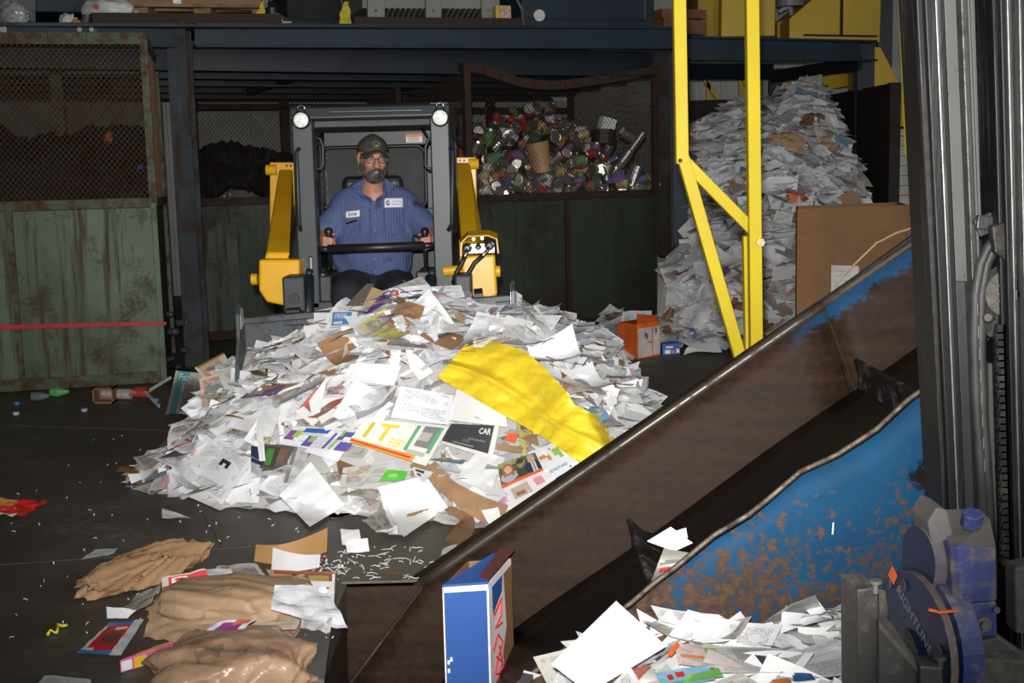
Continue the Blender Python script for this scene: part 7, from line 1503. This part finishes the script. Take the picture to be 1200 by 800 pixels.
# white shreds: uncountable little bits on the floor
b = MB()
def shred(px, v, L, w=.004):
    p = pg(px, v, .004); a = R.uniform(0, 6.3); m_ = p + np.array((math.cos(a), math.sin(a), 0))*L*.5 + (0,0,.006); q = m_ + np.array((math.cos(a+R.gauss(0,.7)), math.sin(a+R.gauss(0,.7)), 0))*L*.5
    b.bar(p, m_, w, .002); b.bar(m_, q, w, .002)
for k in range(64): shred(R.gauss(460, 38), min(680, R.uniform(640, 680)), R.uniform(.008, .06), R.uniform(.002, .0045))
for k in range(50): shred(R.gauss(395, 16), R.gauss(662, 9), R.uniform(.008, .03), .003)
for k in range(110): shred(R.uniform(10, 390), R.uniform(500, 760), R.uniform(.004, .02), R.uniform(.002, .0045))
T(b.build('paper_shreds', mat('shred_white', (.7,.7,.68), .7)), 'tiny white paper shreds scattered over the dark floor', 'shreds', None, 'stuff')
# ---------------------------------------------------------------- blue and white carton standing in the pit
Yx = 4.05; A, B_ = pt(520, 740, Yx), pt(574, 740, Yx+.02); C_ = pt(601, 740, Yx+.30); zt3 = pt(548, 687, Yx)[2]; z0 = -.415
M_cb = mat('carton_royal_blue', (.025,.092,.34), .5, 0, .06, 3); M_cw = mat('carton_bright_white', (.75,.75,.76), .5); eC = empty('blue_carton', ((A+C_)/2)*np.array((1,1,0)) + (0,0,z0)); T(eC, 'tall blue and white carton standing open in the conveyor pit', 'box')
fl = lambda p, z: np.array((p[0], p[1], z)); D_ = A + (C_-B_); th = .006
for p, q, nm, mm_ in ((A,B_,'front',M_cb),(B_,C_,'side',M_cw),(C_,D_,'back',M_card),(D_,A,'left_side',M_card)):
    n_ = np.cross(fl(q,0)-fl(p,0), UP); n_ /= np.linalg.norm(n_); b = MB(); b.prism([fl(p,z0), fl(q,z0), fl(q,zt3), fl(p,zt3)], -n_*th); b.build('panel', mm_, eC)
n1 = np.cross(fl(B_,0)-fl(A,0), UP); n1 /= np.linalg.norm(n1); u1 = fl(B_,0)-fl(A,0); n2 = np.cross(fl(C_,0)-fl(B_,0), UP); n2 /= np.linalg.norm(n2); u2 = fl(C_,0)-fl(B_,0)
b = MB()
for q in ([(0,0),(.035,0),(.035,1),(0,1)],[(0,.965),(1,.965),(1,1),(0,1)],[(.955,0),(1,0),(1,1),(.955,1)]): b.prism([fl(A,0)+u1*x+UP*(z0+(zt3-z0)*y)+n1*.001 for x, y in q], n1*.001)
b.build('white_border', M_cw, eC)
b = MB(); b.prism([fl(A,zt3)+(0,0,.002), fl(B_,zt3)+(0,0,.002), fl(C_,zt3)+(-.03,0,.015), fl(D_,zt3)+(.09,.0,.02)], (0,0,.006)); b.build('top_flap', M_cb, eC)
b = MB(); b.prism([fl(B_,zt3)+(0,0,.01), fl(C_,zt3)+(.015,-.0,.03), fl(C_,zt3)+(-.04,.0,.035), fl(B_,zt3)+(-.03,.02,.02)], (0,0,.004)); b.build('side_flap', mat('flap_maroon', (.10,.03,.03), .6), eC)
def on2(x, y): return fl(B_,0)+u2*x+UP*(zt3 - y)+n2*.003
b = MB(); b.prism([on2(.60,.02), on2(.95,.02), on2(1.0,.5), on2(.95,.8), on2(.62,.5), on2(.5,.3), on2(.68,.22)], n2*.001); b.build('raw_card', M_card, eC)
b = MB(); b.prism([on2(.1,.02), on2(.55,.02), on2(.5,.075), on2(.12,.12)], n2*.001); b.prism([on2(.12,.44), on2(.48,.44), on2(.5,.6), on2(.15,.6)], n2*.001); b.build('blue_patch', M_cb, eC)
b = MB()
for P in ([(.15,.13),(.5,.10),(.45,.16),(.2,.18),(.5,.19)], [(.1,.25),(.3,.21),(.5,.26),(.25,.30),(.15,.34),(.35,.36)], [(.2,.28),(.45,.33),(.2,.38),(.48,.40)], [(.35,.26),(.5,.36),(.3,.41)]): b.tube([on2(*q) for q in P], .0035, 5)
b.build('red_scrawl', M_inkr, eC)
b = MB()
for x, y in ((.06,.26),(.06,.29),(.12,.25)): b.prism([fl(A,0)+u1*(x+dx)+UP*(zt3-y-dy)+n1*.001 for dx, dy in ((0,0),(.05,0),(.05,.015),(0,.015))], n1*.001)
b.build('small_print', M_cw, eC)
# ---------------------------------------------------------------- papers in the hopper mouth at the bottom
def H4(x, y):
    x = np.asarray(x, float); y = np.asarray(y, float); d = pdist(x, y, np.array([(.05,2.45),(1.1,2.45),(1.25,3.24),(.15,3.24),(.0,3.0)]))
    return np.interp(x, [0,.2,.5,.7,.9,1.1], [.26,.31,.36,.37,.40,.42])*np.clip((d+.0)*9, 0, 1) + .012*np.sin(14*x+9*y)
HIT4 = lambda px, v: march(px, v, H4, 2.3, 3.6, .006)
def samp4():
    while True:
        x, y = R.uniform(.05, 1.15), R.uniform(2.5, 3.2)
        if H4(x, y) > .2: return x, y
V0, F0 = core(H4, 0, 1.3, 2.4, 3.28, (30, 22), PAPER, '', '', '', .008)
def near(name, lb, cat, Q, **k): return laid(name, lb, cat, Q, k.pop('lift', .04), k.pop('n', (10,8)), hit=k.pop('hit', HIT4), **k)
near('office_sheet', 'big blank white sheet at the bottom leaning on the belt edge', 'paper', [(646,778),(690,812),(781,757),(722,704)], tint=(.86,.86,.87), hit=lambda px, v: pt(px, v, 3.0 - (v-704)/100*.22), lift=.0)
near('office_sheet', 'white sheet peeking out behind the big blank bottom sheet', 'paper', [(752,735),(768,746),(776,730),(746,713)], tint=(.78,.78,.79), hit=lambda px, v: pt(px, v, 3.24), lift=.0)
near('office_sheet', 'pale printed sheet standing against the blue sheet left end', 'paper', [(777,775),(814,777),(815,753),(784,740)], tint=(.72,.74,.75), ink=1, hit=lambda px, v: pt(px, v, 3.2), lift=.0)
near('newspaper', 'newspaper page with an orange line in the hopper papers', 'newspaper', [(795,778),(850,784),(842,756),(790,754)], tint=(.62,.52,.47), paint=blk((.1,.4,.6,.5,(.75,.22,.06)), base=(.64,.54,.49), ink=1))
near('newspaper', 'newspaper with a green stripe and dark photo in the hopper', 'newspaper', [(842,788),(948,788),(925,760),(822,756)], n=(22,12), paint=blk((.02,.6,.14,.95,(.30,.42,.12)),(.5,.35,.78,.75,(.07,.075,.085)),(.3,.5,.5,.9,(.4,.4,.38)),(.8,.3,.95,.9,(.48,.48,.46)), base=(.66,.65,.62), ink=1), lift=.05)
near('office_sheet', 'white typed sheets at right by the steel upright', 'paper', [(905,800),(997,790),(996,738),(930,765)], tint=(.76,.76,.78), ink=1, lift=.06)
near('office_sheet', 'pink tinged folded sheet in the hopper papers', 'paper', [(824,776),(876,784),(836,762),(830,760)], tint=(.72,.62,.60), lift=.065)
near('flyer', 'bright flyer with red fruit in the hopper papers', 'flyer', [(778,806),(838,796),(830,778),(768,788)], n=(18,12), paint=blk((.15,.4,.3,.75,(.6,.03,.03)),(.35,.5,.5,.85,(.62,.04,.03)),(.05,.05,.9,.25,(.1,.4,.12)),(.55,.3,.8,.6,(.65,.4,.06)), base=(.25,.5,.66)), lift=.06)
near('flyer', 'green striped leaflet in the hopper papers', 'flyer', [(800,800),(848,792),(842,782),(806,792)], tint=(.16,.42,.12), lift=.07)
near('paper_roll', 'white rolled sheet at the bottom of the hopper papers', 'paper', [(726,806),(772,806),(768,784),(736,782)], tint=(.8,.8,.8), lift=.05, curl=-.4)
near('paper_scrap', 'black and teal printed scrap left of the big blank sheet', 'scrap', [(606,806),(650,808),(640,792),(614,785)], n=(14,8), paint=blk((0,.3,.4,.9,(.04,.04,.045)),(.5,.4,.75,.7,(.08,.35,.42)),(.6,.1,.95,.4,(.5,.12,.1)), base=(.5,.5,.48)), lift=.03, hit=lambda px, v: pt(px, v, 3.3))
near('blue_card', 'small blue card among the hopper papers', 'card', [(930,798),(956,796),(950,788),(928,788)], tint=(.03,.13,.34), lift=.075)
near('orange_scrap', 'orange crumpled scrap at the bottom right of the hopper', 'scrap', [(894,806),(932,806),(924,794),(906,796)], tint=(.65,.2,.05), lift=.08, folds=.05)
near('yellow_card', 'pale yellow card under the big blank bottom sheet', 'card', [(764,784),(782,776),(780,760),(768,764)], tint=(.66,.6,.34), hit=lambda px, v: pt(px, v, 3.12), lift=0)
loose_mass('hopper_papers', H4, samp4, 200, .85, .015, V0, F0, (.55,.54,.52), 'loose papers heaped against the blue conveyor sheet', 'paper pile', clear=True)
b = MB(); b.bar(HIT4(782,778)+(0,-.05,.045), HIT4(791,768)+(0,-.05,.05), .008, .008); T(b.build('orange_stick', M_or), 'short orange stick on the hopper papers', 'stick')
# papers caught on the belt cleat
cl = lambda px, v: pt(px, v, 3.95)
laid('office_sheet', 'white sheet caught on the conveyor belt cleat', 'paper', [(758,634),(790,646),(812,636),(786,617)], .0, (6,6), tint=(.8,.8,.8), hit=cl)
laid('office_sheet', 'second white sheet behind the one on the belt cleat', 'paper', [(780,632),(806,630),(804,618),(785,624)], .0, (6,6), tint=(.76,.76,.76), hit=lambda px, v: pt(px, v, 4.05))
laid('newspaper', 'rolled newspaper with a red panel on the belt cleat', 'newspaper', [(762,684),(798,668),(810,648),(778,642)], .0, (14,12), hit=lambda px, v: pt(px, v, 3.8 - .12*math.sin((v-640)/44*PI)), paint=blk((.15,.25,.5,.42,(.6,.10,.06)),(.1,.5,.8,.55,(.2,.2,.2)),(.2,.62,.8,.66,(.25,.25,.25)), base=(.55,.52,.47)))
